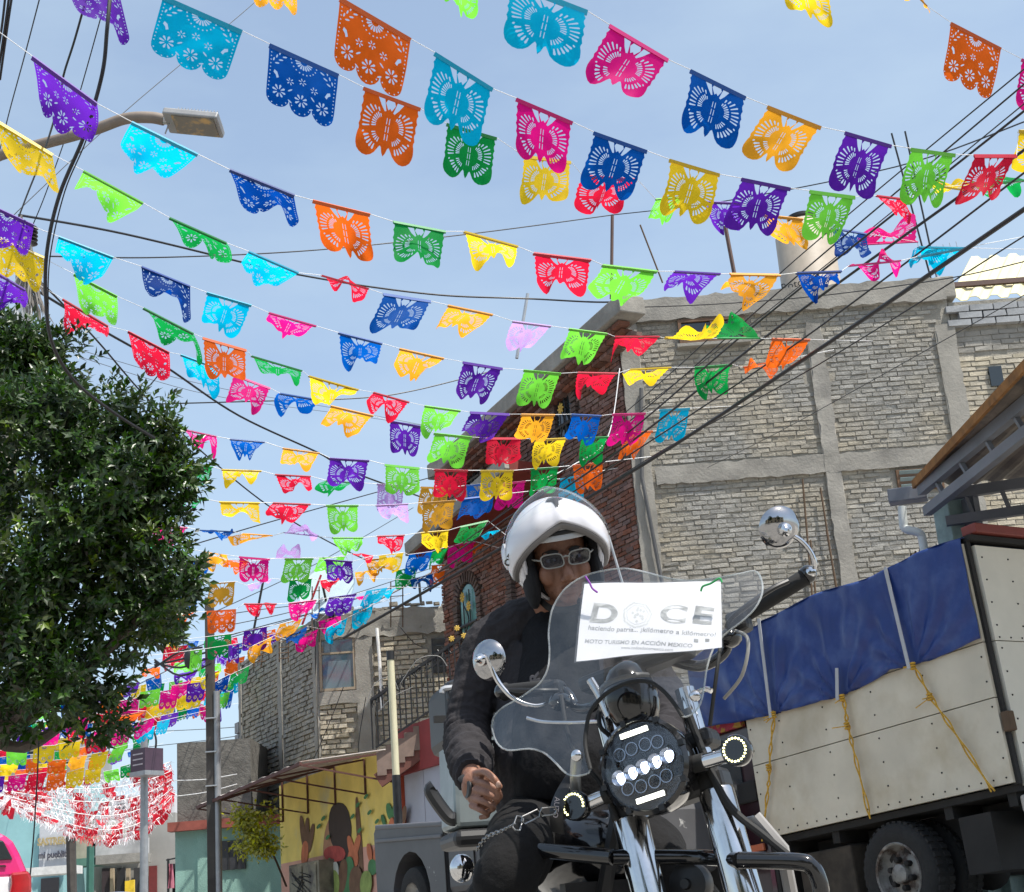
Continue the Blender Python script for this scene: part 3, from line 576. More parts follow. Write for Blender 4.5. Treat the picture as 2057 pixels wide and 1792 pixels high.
# small bush over the green wall
def leaf_cloud(n,fn,size,droop=.3,asp=.36):
    v=np.zeros((n*4,3)); f=[]
    for i in range(n):
        p,nrm=fn(); d=(nrm*random.uniform(.2,1)+Vector((random.gauss(0,.6),random.gauss(0,.6),random.gauss(0,.5)-droop))).normalized()
        r=d.cross(nrm+Vector((random.gauss(0,.5),random.gauss(0,.5),random.gauss(0,.5)))); 
        if r.length<1e-3: r=d.orthogonal()
        r.normalize(); nn=r.cross(d); l=size*random.uniform(.6,1.2)
        v[i*4]=p; v[i*4+1]=p+d*l*.5+r*l*asp*.62-nn*l*.06; v[i*4+2]=p+d*l; v[i*4+3]=p+d*l*.5-r*l*asp*.62-nn*l*.06; 
        v[i*4+2]-=np.array(nn)*l*.14
        f+=[(i*4,i*4+1,i*4+2),(i*4,i*4+2,i*4+3)]
    b=MB(); b.v=[tuple(x) for x in v]; b.f=f; return b
m_bush=M('yellow_green_leaf',(.40,.40,.05),.5,var=.3,scale=5,trans=.3,island=.25)
bu=thing('bush',mp_(560,1690,.5),'yellow green bush branch sticking out beside the mural wall','bush')
cen=[(P(515+random.uniform(-42,36),1665+random.uniform(-40,45),26.4)) for _ in range(26)]
cen=[c for c in cen]
def fb():
    c=random.choice(cen); d=Vector((random.gauss(0,1),random.gauss(0,1),random.gauss(0,1))).normalized(); return c+d*random.uniform(0,.22),d
leaf_cloud(1900,fb,.1,.35).build('foliage',m_bush,bu)
MB().tube(ratio([mp_(575,1780,.2),P(540,1700,26.9),P(500,1660,26.4)],5),.02,6).build('stem',M('brown_bark',(.08,.055,.035),.9),bu)
# dish, rebar ladders on the second roof
ds=thing('satellite_dish',P(665,1235,28.5),'round pale satellite dish with letters behind the flags','satellite dish')
dc=P(664,1190,28.5); dn=Vector((-.25,-.9,.36)).normalized(); rr=.56
MB().lathe([(0,0)]+[(rr*k/8,.16*(k/8)**2) for k in range(1,9)]+[(rr*1.02,.17),(rr,.15)],dc,dn,32).build('dish',M('pale_blue_dish_paint',(.50,.62,.66),.5,var=.05),ds,True)
da,du,_=frame(dn); 
text('lettering','Ve TV',dc+dn*.05+Z3*.18,Vector((.95,-.27,0)),du,.22,M('blue_print',(.10,.22,.38),.6),ds,.002)
MB().tube([dc-Z3*.6+dn*.05,dc+dn*.42-Z3*.05],.025,6).lathe([(.03,0),(.05,.08),(.04,.14)],dc+dn*.42-Z3*.05,-dn,10).build('feed_arm',m_blk,ds)
MB().tube([dc-dn*.05,dc-Z3*.75-dn*.1],.03,8).build('post',m_blk,ds)
for (x,y,x2,y2) in ((575,1150,535,1320),):
    rod('roof_mast',[P(536,1130,30),P(505,1290,30)],.025,m_blk,'tall leaning dark mast behind the lavender flag','mast')
for k,(x,yt,yb,wd) in enumerate(((785,1168,1260,24),(627,1178,1290,14),(561,1280,1330,18),(518,1280,1340,14))):
    rb=thing('rebar_cage',P(x,yb,28),('tallest rebar ladder sticking up right of the satellite dish','rebar ladder standing left of the satellite dish','short rebar ladder between the purple and pink flags','leftmost rebar ladder on the second roof, leaning')[k],'rebar')
    le=[-.06*(k==3)*8,0][k!=3]
    for sx in (0,wd): MB().tube([P(x+sx,yt,28),P(x+sx+le*40*.4,yb,28)],.012,5).build('bar',m_rust,rb)
    for j in range(4): y=yt+10+j*(yb-yt)/4.5; MB().tube([P(x-2,y,27.98),P(x+wd+2,y-2,27.98)],.008,4).build('stirrup',m_rust,rb)
rod('red_pole',[P(645,1155,28.2),P(607,1255,28.2)],.022,M('red_paint',(.4,.02,.03),.6),'thin red pole leaning left of the satellite dish','pole')
rod('lamp_post',[P(842,1170,60),P(846,1215,60)],.06,m_blk,'far dark post with a short arm left of the brick pillar','post')
# ================= far street, lower left
YF=56
def far(name,label,xa,xb,yt,Y,col,cat='building',**k):
    a=P(xa,1700,Y).x; b_=P(xb,1700,Y).x; z1=P((xa+xb)/2,yt,Y).z; z0=ground((a+b_)/2,Y); t=thing(name,((a+b_)/2,Y,z0),label,cat)
    wallbox('wall',(a,Y,0),(b_,Y,0),z0,z1,6,NF,M(name+str(xa),col,.9,var=.12,scale=.8,bump=.2,**k),t); return t,a,b_,z0,z1
def pxbox(name,x0_,y0_,x1_,y1_,Y,mat,parent,dep=.1):
    a,b_=P(x0_,y0_,Y),P(x1_,y1_,Y); return MB().box(((a.x+b_.x)/2,Y-dep/2,(a.z+b_.z)/2),(abs(b_.x-a.x),dep,abs(a.z-b_.z))).build(name,mat,parent)
m_gr=M('grey_facade',(.28,.28,.27),.9,var=.15,scale=.7)
t,*_=far('aqua_shop','aqua painted shop with a tailor sign at the far street end',-60,128,1560,57,(.24,.44,.46))
pxbox('sign_panel',82,1655,136,1738,56.9,M('grey_white_sign',(.45,.47,.5),.7,var=.08,scale=.8),t,.12)
m_sg=M('gold_letter',(.36,.28,.13),.6); m_sk=M('dark_letter',(.05,.05,.07),.6)
text('lettering','SASTRERIA',P(110,1690,56.7),X3,Z3,.37,m_sg,t,.02,.72,.01); text('lettering','mi pueblito',P(109,1717,56.7),X3,Z3,.33,m_sk,t,.02,.78,.008)
pxbox('shop_door',84,1765,118,1830,56.9,M('black_opening',(.02,.02,.025),.6),t,.1); pxbox('canopy',48,1748,166,1755,55.8,M('white_sheet',(.6,.6,.58),.6),t,1.2)
t,*_=far('balcony_house','grey two storey house with a concrete balcony beyond the flags',136,352,1640,60,(.30,.29,.27))
pxbox('balcony_parapet',140,1686,205,1730,59.2,M('banded_stone',(.33,.29,.23),.9,var=.2,scale=2),t,.9); pxbox('balcony_parapet',200,1690,300,1722,59.2,M('stained_concrete',(.36,.36,.36),.9,var=.25,scale=1.4),t,.9)
pxbox('balcony_slab',205,1722,305,1732,59,m_conc,t,1.2); pxbox('balcony_slab',140,1730,210,1740,59,M('green_trim',(.08,.18,.14),.7),t,1.2)
for q,(xa,xb,yt) in enumerate(((206,222,1745),(236,251,1744),(270,286,1744),(300,316,1740))): pxbox('door',xa,yt,xb,1850,59.9,M(('dark_door','black_opening','dark_door2','maroon_door')[q],((.05,.035,.04),(.02,.02,.025),(.04,.04,.045),(.14,.02,.02))[q],.6),t,.1)
for xa in (230,262,294): pxbox('pilaster',xa-6,1745,xa,1850,59.8,M('tan_stone',(.40,.32,.22),.9,var=.2,scale=2),t,.2)
pxbox('metal_curtain',216,1650,262,1690,59.7,M('ribbed_white_metal',(.62,.60,.54),.6,var=.06),t,.2)
for k in range(8): pxbox('rib',218+k*5.6,1651,220+k*5.6,1689,59.6,M('ribbed_white_metal2',(.5,.48,.42),.6),t,.12)
pxbox('window',264,1660,292,1690,59.8,m_dglass,t,.1)
t,*_=far('grey_tall_house','tall grey house seen between the low flags at far left',-40,150,1490,70,(.27,.28,.28))
for j in range(5): pxbox('ledge',-40,1500+j*24,150,1504+j*24,69.8,m_conc2,t,.2)
for j in range(4):
    for i in range(5): pxbox('window',-6+i*30,1508+j*24,10+i*30,1520+j*24,69.9,m_dglass,t,.1)
t,*_=far('white_far_house','pale far house behind the grey street pole',150,345,1600,85,(.5,.5,.52))
for i in range(5): pxbox('window',165+i*36,1615,180+i*36,1632,84.9,m_dglass,t,.1)
rod('green_pole',[P(182,1700,52),P(180,1850,52)],.13,M('green_paint',(.03,.12,.09),.6),'thin green pole in front of the balcony house','pole')
rod('dark_post',[P(142,1660,50),P(146,1850,50)],.16,m_dpole,'dark post beside the tailor sign','post')
yb=thing('yellow_barrier',P(262,1790,40),'small bright yellow barrier at the bottom edge before the far doors','barrier')
pxbox('panel',253,1770,268,1812,40,M('yellow_plastic',(.75,.5,.02),.5),yb,.1); pxbox('panel',262,1768,271,1810,39.8,M('yellow_plastic',(.75,.5,.02),.5),yb,.1)
bc=thing('blue_car',P(230,1810,38),'dusty blue car roof barely showing at the bottom left edge','car')
cc_=P(231,1800,38); MB().ell(cc_-Z3*.22,(.95,1.4,.32),None,20,10).build('roof',M('blue_car_paint',(.08,.12,.25),.35,coat=.5),bc,True)
MB().box(cc_-Z3*.55,(1.7,3.8,.6)).build('body',M('blue_car_paint',(.08,.12,.25),.35),bc,bevel=.1)
cl=thing('hanging_clothes',P(348,1800,36),'pink and black clothes hanging beside the mint wall corner','clothes')
for k,(x,c) in enumerate(((342,(.45,.15,.2)),(350,(.02,.02,.025)),(354,(.03,.03,.04)))):
    mb=MB(); o=P(x,1735,36+.15*k)
    def fn(u,v): return o+Vector(((u-.5)*(.1+.06*v)+.02*math.sin(9*u+k),.05*math.sin(12*u+3*v),-v*(.55+.2*k)))
    mb.grid(fn,10,8); mb.build('garment',M('cloth%d'%k,c,.9),cl,True)
MB().tube([P(338,1725,36),P(338,1850,36)],.03,6).build('stand',m_blk,cl); MB().bar(P(334,1728,36),P(362,1722,36),.05,.03).build('rail',m_blk,cl)
# silver and red foil fringe over the far street
m_foil=M('silver_foil_fringe',(.82,.82,.84),.35,var=.1,scale=3,trans=.35)
m_rfoil=M('red_foil_fringe',(.62,.01,.03),.4,var=.15,scale=3,trans=.35)
fz=MB(); fr_=MB(); stx=[]
for r in range(15):
    Y=47-r*.35; ya=1572+r*2.4; yb_=1560+r*6
    a=P(-30,ya,Y); b_=P(345,yb_-30,Y+2); sag=.25+.085*r; n=230
    pts=[a.lerp(b_,i/n)-Z3*(sag*4*(i/n)*(1-i/n)*(.15+1.0*(i/n))) for i in range(n+1)]
    stx.append(pts)
    for i in range(n):
        for q in range(3):
            u=i/n
            if random.random()<.72-.03*r-.25*math.sin(u*9+r)**2: continue
            p=pts[i].lerp(pts[i+1],random.random()); redp=.04+.9*max(0,(u-.74))*2+(.6 if .47<u<.56 and r>3 else 0)+(.55 if (.13<u<.26 and 3<r<10 and r%2) else 0)+(.4 if u>.5 and u<.7 and r>11 else 0)
            l=random.uniform(.04,.24); d=Vector((random.gauss(0,.09),random.gauss(0,.09),-l)); wv=Vector((random.uniform(.002,.011),random.gauss(0,.006),random.gauss(0,.006)))
            (fr_ if random.random()<redp else fz).add([p-wv,p+wv,p+d+wv*.6,p+d-wv*.6],[(0,1,2,3)])
for r,pts in enumerate(stx):
    for i in range(4,len(pts)-3,3):
        u=i/len(pts)
        if random.random()<(.22 if u>.78 else .12 if .44<u<.62 and r>3 else .10 if .1<u<.3 else .04):
            p=pts[i]; w_=random.uniform(.10,.22); h_=random.uniform(.12,.34); a_=random.gauss(0,.35); q1=Vector((math.cos(a_)*w_,random.gauss(0,.05),math.sin(a_)*w_)); q2=Vector((random.gauss(0,.08),random.gauss(0,.06),-h_)); fr_.add([p-q1,p+q1,p+q1*.8+q2,p+q2*1.15,p-q1*.8+q2*.9],[(0,1,2,3,4)])
tag(fz.build('silver_fringe',m_foil),'mass of silver foil fringe strung over the far street','fringe',kind='stuff')
tag(fr_.build('red_fringe',m_rfoil),'red foil strips among the silver fringe over the far street','fringe',kind='stuff')
for r,pts in enumerate(stx[::3]):
    tag(MB().tube(pts[::10],.012,4).build('fringe_string',M('white_string',(.75,.75,.75),.7)),'%s white string of the silver fringe, counted from the top'%('first','second','third','fourth','fifth')[r],'string','strings carrying the silver fringe')
# ================= tree, left
m_leaf=M('ficus_leaf',(.032,.074,.012),.38,var=.34,scale=1.6,trans=.24,island=.42,spec=.6,col2=(.10,.15,.022),c2scale=2.2,c2lo=.54,c2hi=.68)
m_bark=M('grey_bark',(.10,.085,.07),.95,var=.2,bump=.6,bscale=25)
YT=13.6
lobes=[]
for (x,y,r,dy) in ((30,795,130,.3),(150,835,105,-.2),(240,860,110,-.3),(290,935,85,-.5),(345,915,45,-.6),(120,930,170,-.6),(20,900,150,-.7),(220,1010,140,-.6),(60,1080,170,-.5),(290,1060,90,-.2),(300,1150,90,-.3),(330,1190,60,-.5),(170,1170,170,-.4),(20,1240,170,-.6),(240,1270,120,-.2),(120,1330,140,-.4),(40,1400,95,-.3),(200,1390,80,0),(-80,900,200,.6),(-90,1150,220,.6),(-60,1330,160,.4),(40,715,58,.2),(100,760,70,.1),(385,1020,0,0)):
    if r: lobes.append((P(x,y,YT+dy),r/222.0))
_base=list(lobes); _rt=random.Random(3)
for _ in range(95):
    c,r=_rt.choice(_base); d=Vector((_rt.gauss(.05,1),_rt.gauss(0,1)-.6,_rt.gauss(0,1))).normalized(); lobes.append((c+d*r*_rt.uniform(.75,.97),_rt.uniform(.13,.30)))
lobes=[(c,r*.93 if i<len(_base) else r) for i,(c,r) in enumerate(lobes)]
tr_=thing('ficus_tree',(lobes[5][0].x-.4,YT+.3,ground(-5,14)),'dense dark green ficus tree filling the left side','tree')
wt=[(l[1]**2.2)*(1 if i<len(_base) else 3.4) for i,l in enumerate(lobes)]
def ft_():
    c,r=random.choices(lobes,wt)[0]
    while 1:
        d=Vector((random.gauss(0,1),random.gauss(0,1)-.35,random.gauss(0,1))).normalized(); k=random.random()
        p=c+d*r*((1-.55*k*k) if random.random()<.86 else random.uniform(1.0,1.16))
        return p,d
# leaves grow on twigs: rosettes of leaves round short shoots
def twig_leaves(nt,per,size):
    V=[];Fc=[]
    for _ in range(nt):
        p,d=ft_(); d=(d+Vector((0,0,.35))+Vector((random.gauss(0,.35),random.gauss(0,.35),random.gauss(0,.3)))).normalized(); L_=random.uniform(.12,.26)
        sd=d.orthogonal().normalized(); s2=d.cross(sd)
        for k in range(per):
            u=(k+.4)/per; o=p+d*(L_*(u-.4)); a=k*2.4+random.uniform(-.4,.4); out_=(sd*math.cos(a)+s2*math.sin(a)); dr=(out_*(1.1-.6*u)+d*(.35+.7*u)+Vector((0,0,-.12))).normalized()
            l=size*random.uniform(.7,1.25)*(1.05-.25*u); r=dr.cross(d+Vector((0,0,.3))); 
            if r.length<1e-3: continue
            r.normalize(); nn=r.cross(dr); b0=len(V); w_=l*.23
            V+=[o,o+dr*l*.45+r*w_+nn*l*.07,o+dr*l*.5,o+dr*l*.45-r*w_+nn*l*.07,o+dr*l-nn*l*.06]
            Fc+=[(b0,b0+1,b0+2),(b0,b0+2,b0+3),(b0+1,b0+4,b0+2),(b0+2,b0+4,b0+3)]
    b=MB(); b.v=[tuple(x) for x in V]; b.f=Fc; return b
twig_leaves(4700,9,.102).build('crown',m_leaf,tr_)
tb_=Vector((P(-110,1700,YT+.5).x,YT+.5,ground(-5,14)))
MB().tube(ratio([tb_-Z3*.1,tb_+Vector((.1,0,1)),tb_+Vector((.05,.1,2.3)),tb_+Vector((.2,0,3.6))],6),[.2-.006*i for i in range(19)],10).build('trunk',m_bark,tr_,True)
for k in range(9):
    c=lobes[k*2+1][0]; MB().tube(ratio([tb_+Vector((.1,0,1.6+.15*k)),tb_.lerp(c,.5)+Vector((0,0,1.0)),c],5),[.08-.0045*i for i in range(11)],6).build('limb',m_bark,tr_,True)
# hanging twigs below the crown
for (x,y) in ((80,1480),(40,1450),(180,1420),(225,1440),(140,1400),(15,1440)):
    pass
# unseen tree copies and a house, added behind the camera for chrome to reflect
def copy_tree(root,off,label):
    r=root.copy(); COL.objects.link(r); r.location=root.location+off; r['label']=label
    for ch in list(root.children):
        c=ch.copy(); COL.objects.link(c); c.parent=r
copy_tree(tr_,Vector((2.2,-20,0)),'unseen green tree added behind the camera at left for the chrome to reflect'); copy_tree(tr_,Vector((9.5,-23,0)),'unseen green tree added behind the camera at right for the chrome to reflect')
hb_=thing('reflection_house',(0,-14,0),'unseen sand coloured house added behind the camera for the chrome to reflect','house')
MB().box((0,-14,3),(26,4,6.4)).build('wall',M('sand_wall_paint',(.42,.34,.22),.9,var=.12,scale=.6),hb_)
for i in range(6):
    for z in (1.6,4.4): MB().box((-10+i*4,-11.97,z),(1.4,.08,1.6)).build('window',m_dglass,hb_)
# ================= electricity pole behind the tree, street lamp
pe=thing('electricity_pole',(P(45,900,15).x,15.2,ground(-6,15)),'concrete electricity pole with insulators and dead palm leaves behind the tree','pole')
bx=P(46,640,15.2).x; MB().tube([Vector((bx-.75,15.2,ground(-6,15)-.1)),Vector((bx,15.2,P(46,700,15.2).z))],.13,12).build('shaft',m_conc2,pe,True)
MB().bar(P(-40,628,15),P(48,640,15),.09,.09).build('cross_arm',m_galv,pe)
ms_=M('dark_ceramic',(.03,.028,.03),.3)
def insul(x,y,r,h,n,mat):
    o=P(x,y,15); pr_=[]
    for i in range(n): pr_+=[(r*.55,h*i/n),(r,h*(i+.3)/n),(r*.9,h*(i+.6)/n)]
    MB().lathe(pr_+[(r*.5,h)],o,Z3,14).build('insulator',mat,pe,True)
insul(60,492,.085,.23,5,ms_); insul(42,690,.1,.24,5,M('grey_ceramic',(.3,.3,.3),.4)); insul(52,570,.06,.16,3,ms_)
MB().tube([P(46,700,15.2),P(36,440,15.1)],.05,8).build('pole_top',m_conc2,pe,True)
MB().lathe([(.09,0),(.11,.05),(.11,.22),(.07,.28)],P(44,660,15.05),Z3,12).build('cap',M('white_ceramic',(.7,.7,.68),.3),pe,True)
dl=MB()
for i in range(120):
    u=random.random(); a=P(38+10*u+random.uniform(-8,8),440+u*130+random.uniform(-10,10),14.9); e=a+Vector((random.uniform(-.05,.12)+.35*u*random.random(),random.uniform(-.1,.1),-random.uniform(.25,.75))); w_=Vector((.012,0,.004)); m_=(a+e)/2+Vector((.05,0,-.03)); dl.add([a-w_,a+w_,m_+w_,e,m_-w_],[(0,1,2,4),(4,2,3)])
tag(dl.build('dead_palm_leaves',M('dry_palm_leaf',(.24,.22,.20),.9,var=.25,scale=4)),'dry grey palm leaves tangled on the electricity pole','leaves')
lp=thing('street_lamp',P(0,320,13.2),'grey flat street lamp on a curved brown arm, top left','street lamp')
arm=ratio([P(-90,355,13.6),P(0,312,13.4),P(90,288,13.3),P(185,262,13.15),P(250,239,13.05),P(300,236,13),P(330,241,13)],6)
MB().tube(arm,.058,10).build('arm',M('brown_grey_paint',(.20,.16,.13),.6,var=.1),lp,True)
ha,hb=P(318,240,13),P(445,252,12.95); hd_=(hb-ha); hl=hd_.length; hr,hu,hf=frame(hd_,Vector((0,.22,.97)))
hc=ha+hf*(hl*.56); mb=MB(); mb.box(hc+hu*.0,(hl*.86,.30,.075),(hf,hr,hu)); hs=mb.build('housing',M('grey_lamp_alloy',(.28,.28,.28),.5,.3),lp,bevel=.015)
for k in range(13): MB().box(hc+hf*(-.2+.033*k+.06)+hu*.05,(.008,.26,.035),(hf,hr,hu)).build('cooling_fin',m_alu,hs)
MB().box(hc-hu*.041+hf*.03,(hl*.66,.25,.01),(hf,hr,hu)).build('lens',M('lamp_lens',(.16,.14,.11),.15,col2=(.42,.26,.09),c2scale=6,c2lo=.5,c2hi=.6),hs)
MB().tube([ha-hf*.06,ha+hf*.1],.045,10).build('sleeve',m_alu,lp,True); MB().lathe([(.03,0),(.035,.05),(.0,.07)],hc+hu*.04-hf*.14,hu,10).build('photocell',M('white_plastic',(.7,.7,.7),.4),lp,True)
MB().tube([hc-hf*.24-hu*.03,hc-hf*.24-hu*.17],.008,5).build('latch',m_alu,lp)
# ================= cables
m_cab_=M('black_cable',(.012,.012,.014),.5,var=0); m_thin=M('grey_wire',(.10,.10,.11),.5,var=0)
def cable(pts,r,label,mat=m_cab_,k=8,name='cable',cat='cable',group=None):
    return tag(MB().tube(ratio([P(*p) for p in pts],k),r*.66,6).build(name,mat,smooth=True),label,cat,group)
cable([(222,-20,9),(215,60,9),(205,150,9.2),(170,270,9.5),(120,390,9.8),(95,500,10),(92,600,10.2),(105,690,10.4),(150,765,10.8),(230,830,11.2),(310,880,11.8)],.021,'thick black cable drooping from the top edge across the tree')
cable([(224,-20,9.05),(212,90,9.1),(180,260,9.4),(130,385,9.8),(100,520,10),(97,640,10.3)],.008,'thin cable hugging the thick drooping cable')
cable([(178,-20,10),(150,80,10.4),(128,150,10.8),(120,200,11),(90,300,12.5),(55,390,14),(36,440,15)],.014,'black cable kinked beside the purple flower flag, down to the pole')
cable([(84,-20,11),(50,110,12),(20,220,13),(-5,320,14)],.009,'straight dark wire left of the large purple flower flag')
cable([(215,-10,12),(150,220,13.5),(95,380,14.7),(66,452,15)],.009,'dark stay wire running down to the upper insulator')
cable([(-5,470,14.8),(40,420,14.8),(250,225,16),(500,15,18),(530,-20,18.3)],.008,'thin dark wire crossing behind the lamp up to the right')
for k,dx in enumerate((-4,4,10)): cable([(16+dx,-20,9),(6+dx*.8,60,9.2),(-10+dx,160,9.6)],.013,('outer','middle','inner')[k]+' black cable in the top left corner','%s'and m_cab_,6,'cable','cable','cables bunched in the top left corner')
cable([(38,432,15),(250,470,17),(520,535,19.5),(600,552,20.5),(750,577,21.5),(900,594,22.3),(1060,600,23),(1200,607,22.5),(1290,604,21.8)],.022,'black cable sagging from the pole to the brick gable')
cable([(100,515,15),(330,517,17),(640,502,19),(960,468,20.5),(1230,432,22.1)],.014,'black cable from the pole to the front roof post')
cable([(1230,432,22.1),(1450,405,20),(1800,335,16),(2070,240,13)],.012,'black wire from the front roof post to the right edge')
cable([(75,560,15),(125,610,15.5),(200,690,17),(300,805,19),(420,920,22),(560,1030,25),(720,1118,28),(860,1170,30)],.018,'black cable dropping diagonally behind the tree top')
cable([(60,575,15),(200,660,17),(330,735,19),(480,835,22),(640,910,25),(700,945,26),(850,1000,29)],.024,'black cable descending diagonally to the purple butterfly flag')
cable([(300,812,20),(520,806,22),(720,800,23),(830,785,23.5),(990,745,24)],.016,'nearly level black cable reaching the purple flag by the gable')
cable([(385,1095,20),(520,1055,22),(680,1010,24),(880,955,27)],.014,'dark wire slanting up from the tree to the lower eave')
for k in range(2): cable([(150,700+k*14,20),(420,775+k*18,24),(700,825+k*8,28),(870,858,30)],.007,('upper','lower')[k]+' of two faint grey wires right of the tree top',m_thin)
cable([(325,745,18),(300,775,18),(260,815,18)],.012,'short curved cable end at the tree edge')
# bundle rising to the upper right over the grey wall
bun=[((690,1282),(1240,965),(1640,705),(2080,405),.032,'thickest black cable of the bundle crossing the grey wall'),
 ((850,1185),(1240,930),(1600,690),(2080,330),.014,'thin black cable just above the thickest one'),
 ((880,1150),(1230,915),(1560,660),(2080,285),.02,'second thick cable of the bundle across the wall'),
 ((900,1120),(1215,905),(1520,650),(2080,205),.016,'cable of the bundle above the second thick one'),
 ((930,1090),(1260,850),(1560,590),(2080,150),.012,'upper bundle cable passing under the red pennant'),
 ((960,1070),(1290,800),(1600,520),(2080,120),.010,'uppermost bundle cable near the top right'),
 ((1180,1000),(1330,905),(1640,735),(2080,460),.010,'thin wire below the thickest bundle cable'),
 ((1290,820),(1460,690),(1700,500),(2080,190),.009,'thin wire rising steeply across the brown window'),
 ((1420,940),(1560,870),(1760,760),(2080,580),.006,'faint wire low across the grey wall')]
for k,(a,b_,c,d,r,lb) in enumerate(bun): cable([(a[0],a[1],21),(b_[0],b_[1],17.5),(c[0],c[1],14),(d[0],d[1],10.5)],r*.95,lb)
cable([(1250,618,21.5),(1420,612,21),(1640,595,20),(1900,560,18),(2080,520,16)],.011,'level black wire along the top of the grey wall')
far_w=[((430,1262,28),(640,1215,30),(900,1130,34)),((430,1290,28),(600,1240,30),(880,1150,33)),((430,1240,28),(520,1225,30),(740,1200,34)),((440,1312,28),(620,1265,29),(760,1205,30),(885,1140,31)),((270,1360,32),(420,1290,28),(640,1228,29)),((430,1230,28),(640,1130,36),(830,1020,44)),((200,1410,36),(330,1350,30),(415,1300,27.5)),((300,1500,42),(480,1478,36),(640,1440,30)),((300,1470,42),(480,1460,36),(560,1440,32)),((0,1545,60),(150,1525,50),(290,1500,42))]
on=('first','second','third','fourth','fifth','sixth','seventh','eighth','ninth','tenth')
for k,p in enumerate(far_w): cable(p,.014 if k!=3 else .03,'%s of the far wires fanning out from the utility pole, top down'%on[k],m_cab_,6,'wire','wire','far wires around the utility pole')
for k,(x0_,y0_,x1_,y1_) in enumerate(((350,1568,476,1555),(350,1600,476,1575))): cable([(x0_,y0_,28.7),((x0_+x1_)/2,(y0_+y1_)/2+4,28.6),(x1_,y1_,28.3)],.012,('upper','lower')[k]+' white cord across the dark cement wall',M('white_string',(.75,.75,.75),.7),6,'cord','cord')
cable([(78,1480,13.2),(75,1560,13.2),(66,1700,13.3),(55,1810,13.3)],.010,'thin dark hanging cable below the tree crown')
cable([(1245,740,21.3),(1220,880,21),(1150,935,20.8),(1085,965,20.6)],.012,'white cord drooping in front of the brick gable',M('white_string',(.75,.75,.75),.7),8,'cord','cord')
# ================= cut paper flags
def inpoly(px_,py_,poly):
    c=np.zeros(len(px_),bool); n=len(poly); j=n-1
    for i in range(n):
        xi,yi=poly[i]; xj,yj=poly[j]
        k=((yi>py_)!=(yj>py_))&(px_<(xj-xi)*(py_-yi)/((yj-yi) or 1e-12)+xi); c^=k; j=i
    return c
def cutsheet(outline,holes,g=14):
    vs=[];ed=[]
    for poly in [outline]+holes:
        b=len(vs); vs+=[Vector(p) for p in poly]; ed+=[(b+i,b+(i+1)%len(poly)) for i in range(len(poly))]
    gx=np.array([(-.47+.94*i/g,.03+.86*j/g) for i in range(g+1) for j in range(g+1)])
    ok=inpoly(gx[:,0],gx[:,1],outline)
    for h in holes: ok&=~inpoly(gx[:,0],gx[:,1],h)
    vs+=[Vector(p) for p in gx[ok]]
    r=delaunay_2d_cdt(vs,ed,[],0,1e-5); V=np.array([tuple(v) for v in r[0]]); T=np.array([f for f in r[2] if len(f)==3])
    c=V[T].mean(1); k=inpoly(c[:,0],c[:,1],outline)
    for h in holes: k&=~inpoly(c[:,0],c[:,1],h)
    return V,T[k]
def el(cx,cy,rx,ry,a=0,n=6):
    a=rad(a); return [(cx+rx*math.cos(t)*math.cos(a)-ry*math.sin(t)*math.sin(a),cy+rx*math.cos(t)*math.sin(a)+ry*math.sin(t)*math.cos(a)) for t in [2*math.pi*i/n for i in range(n)]]
def slit(cx,cy,r0,r1,a,w0,w1):
    a=rad(a); d=(math.cos(a),math.sin(a)); p=(-d[1],d[0])
    return [(cx+d[0]*r0-p[0]*w0,cy+d[1]*r0-p[1]*w0),(cx+d[0]*r1-p[0]*w1,cy+d[1]*r1-p[1]*w1),(cx+d[0]*(r1+w1),cy+d[1]*(r1+w1)),(cx+d[0]*r1+p[0]*w1,cy+d[1]*r1+p[1]*w1),(cx+d[0]*r0+p[0]*w0,cy+d[1]*r0+p[1]*w0)]
def butterfly(lod):
    right=[(.5,0)]+[(.485-.022*abs(math.sin(math.pi*5*v/.62))+.0*v,v) for v in np.linspace(.06,.6,6 if lod else 18)]
    low=[(.48,.64),(.484,.71),(.475,.77),(.45,.83),(.40,.875),(.34,.90),(.27,.90),(.20,.87),(.145,.82),(.10,.745),(.075,.71),(.052,.73),(.03,.80),(0,.85)]
    rt=right+low; outl=rt+[(-x,y) for x,y in reversed(rt[:-1])]
    H=[[(-.06,.05),(.06,.05),(.085,.10),(.03,.19),(0,.16),(-.03,.19),(-.085,.10)]]
    R=[[(.11,.05),(.22,.05),(.15,.15),(.085,.22),(.06,.21)]]
    for k,a in enumerate((-64,-53,-42,-31,-20,-9,2,12)):
        R.append(slit(.07,.42,.125,.195 if k else .165,a,.005,.0105)); 
        r1=(.255,.30,.345,.365,.36,.355,.35,.345)[k]; R.append(slit(.07,.42,.24 if k else .205,r1,a+2,.007,.0125))
    for k,a in enumerate((20,33,46,59,72)): R.append(slit(.08,.50,.11,.17,a,.005,.010))
    for k,a in enumerate((24,36,48,60,72)): R.append(slit(.11,.52,.195,.27,a,.007,.016))
    R.append(el(.40,.50,.022,.014,20)); R.append(el(.385,.585,.02,.013,40))
    if not lod: R+= [slit(.022,.30+.115*i,0,.085,90,.005,.006) for i in range(3)]
    if lod: R=[R[0]]+R[2:17:2]+R[17:]
    for h in R: H+=[h,[(-x,y) for x,y in reversed(h)]]
    return cutsheet(outl,H,8 if lod else 14)
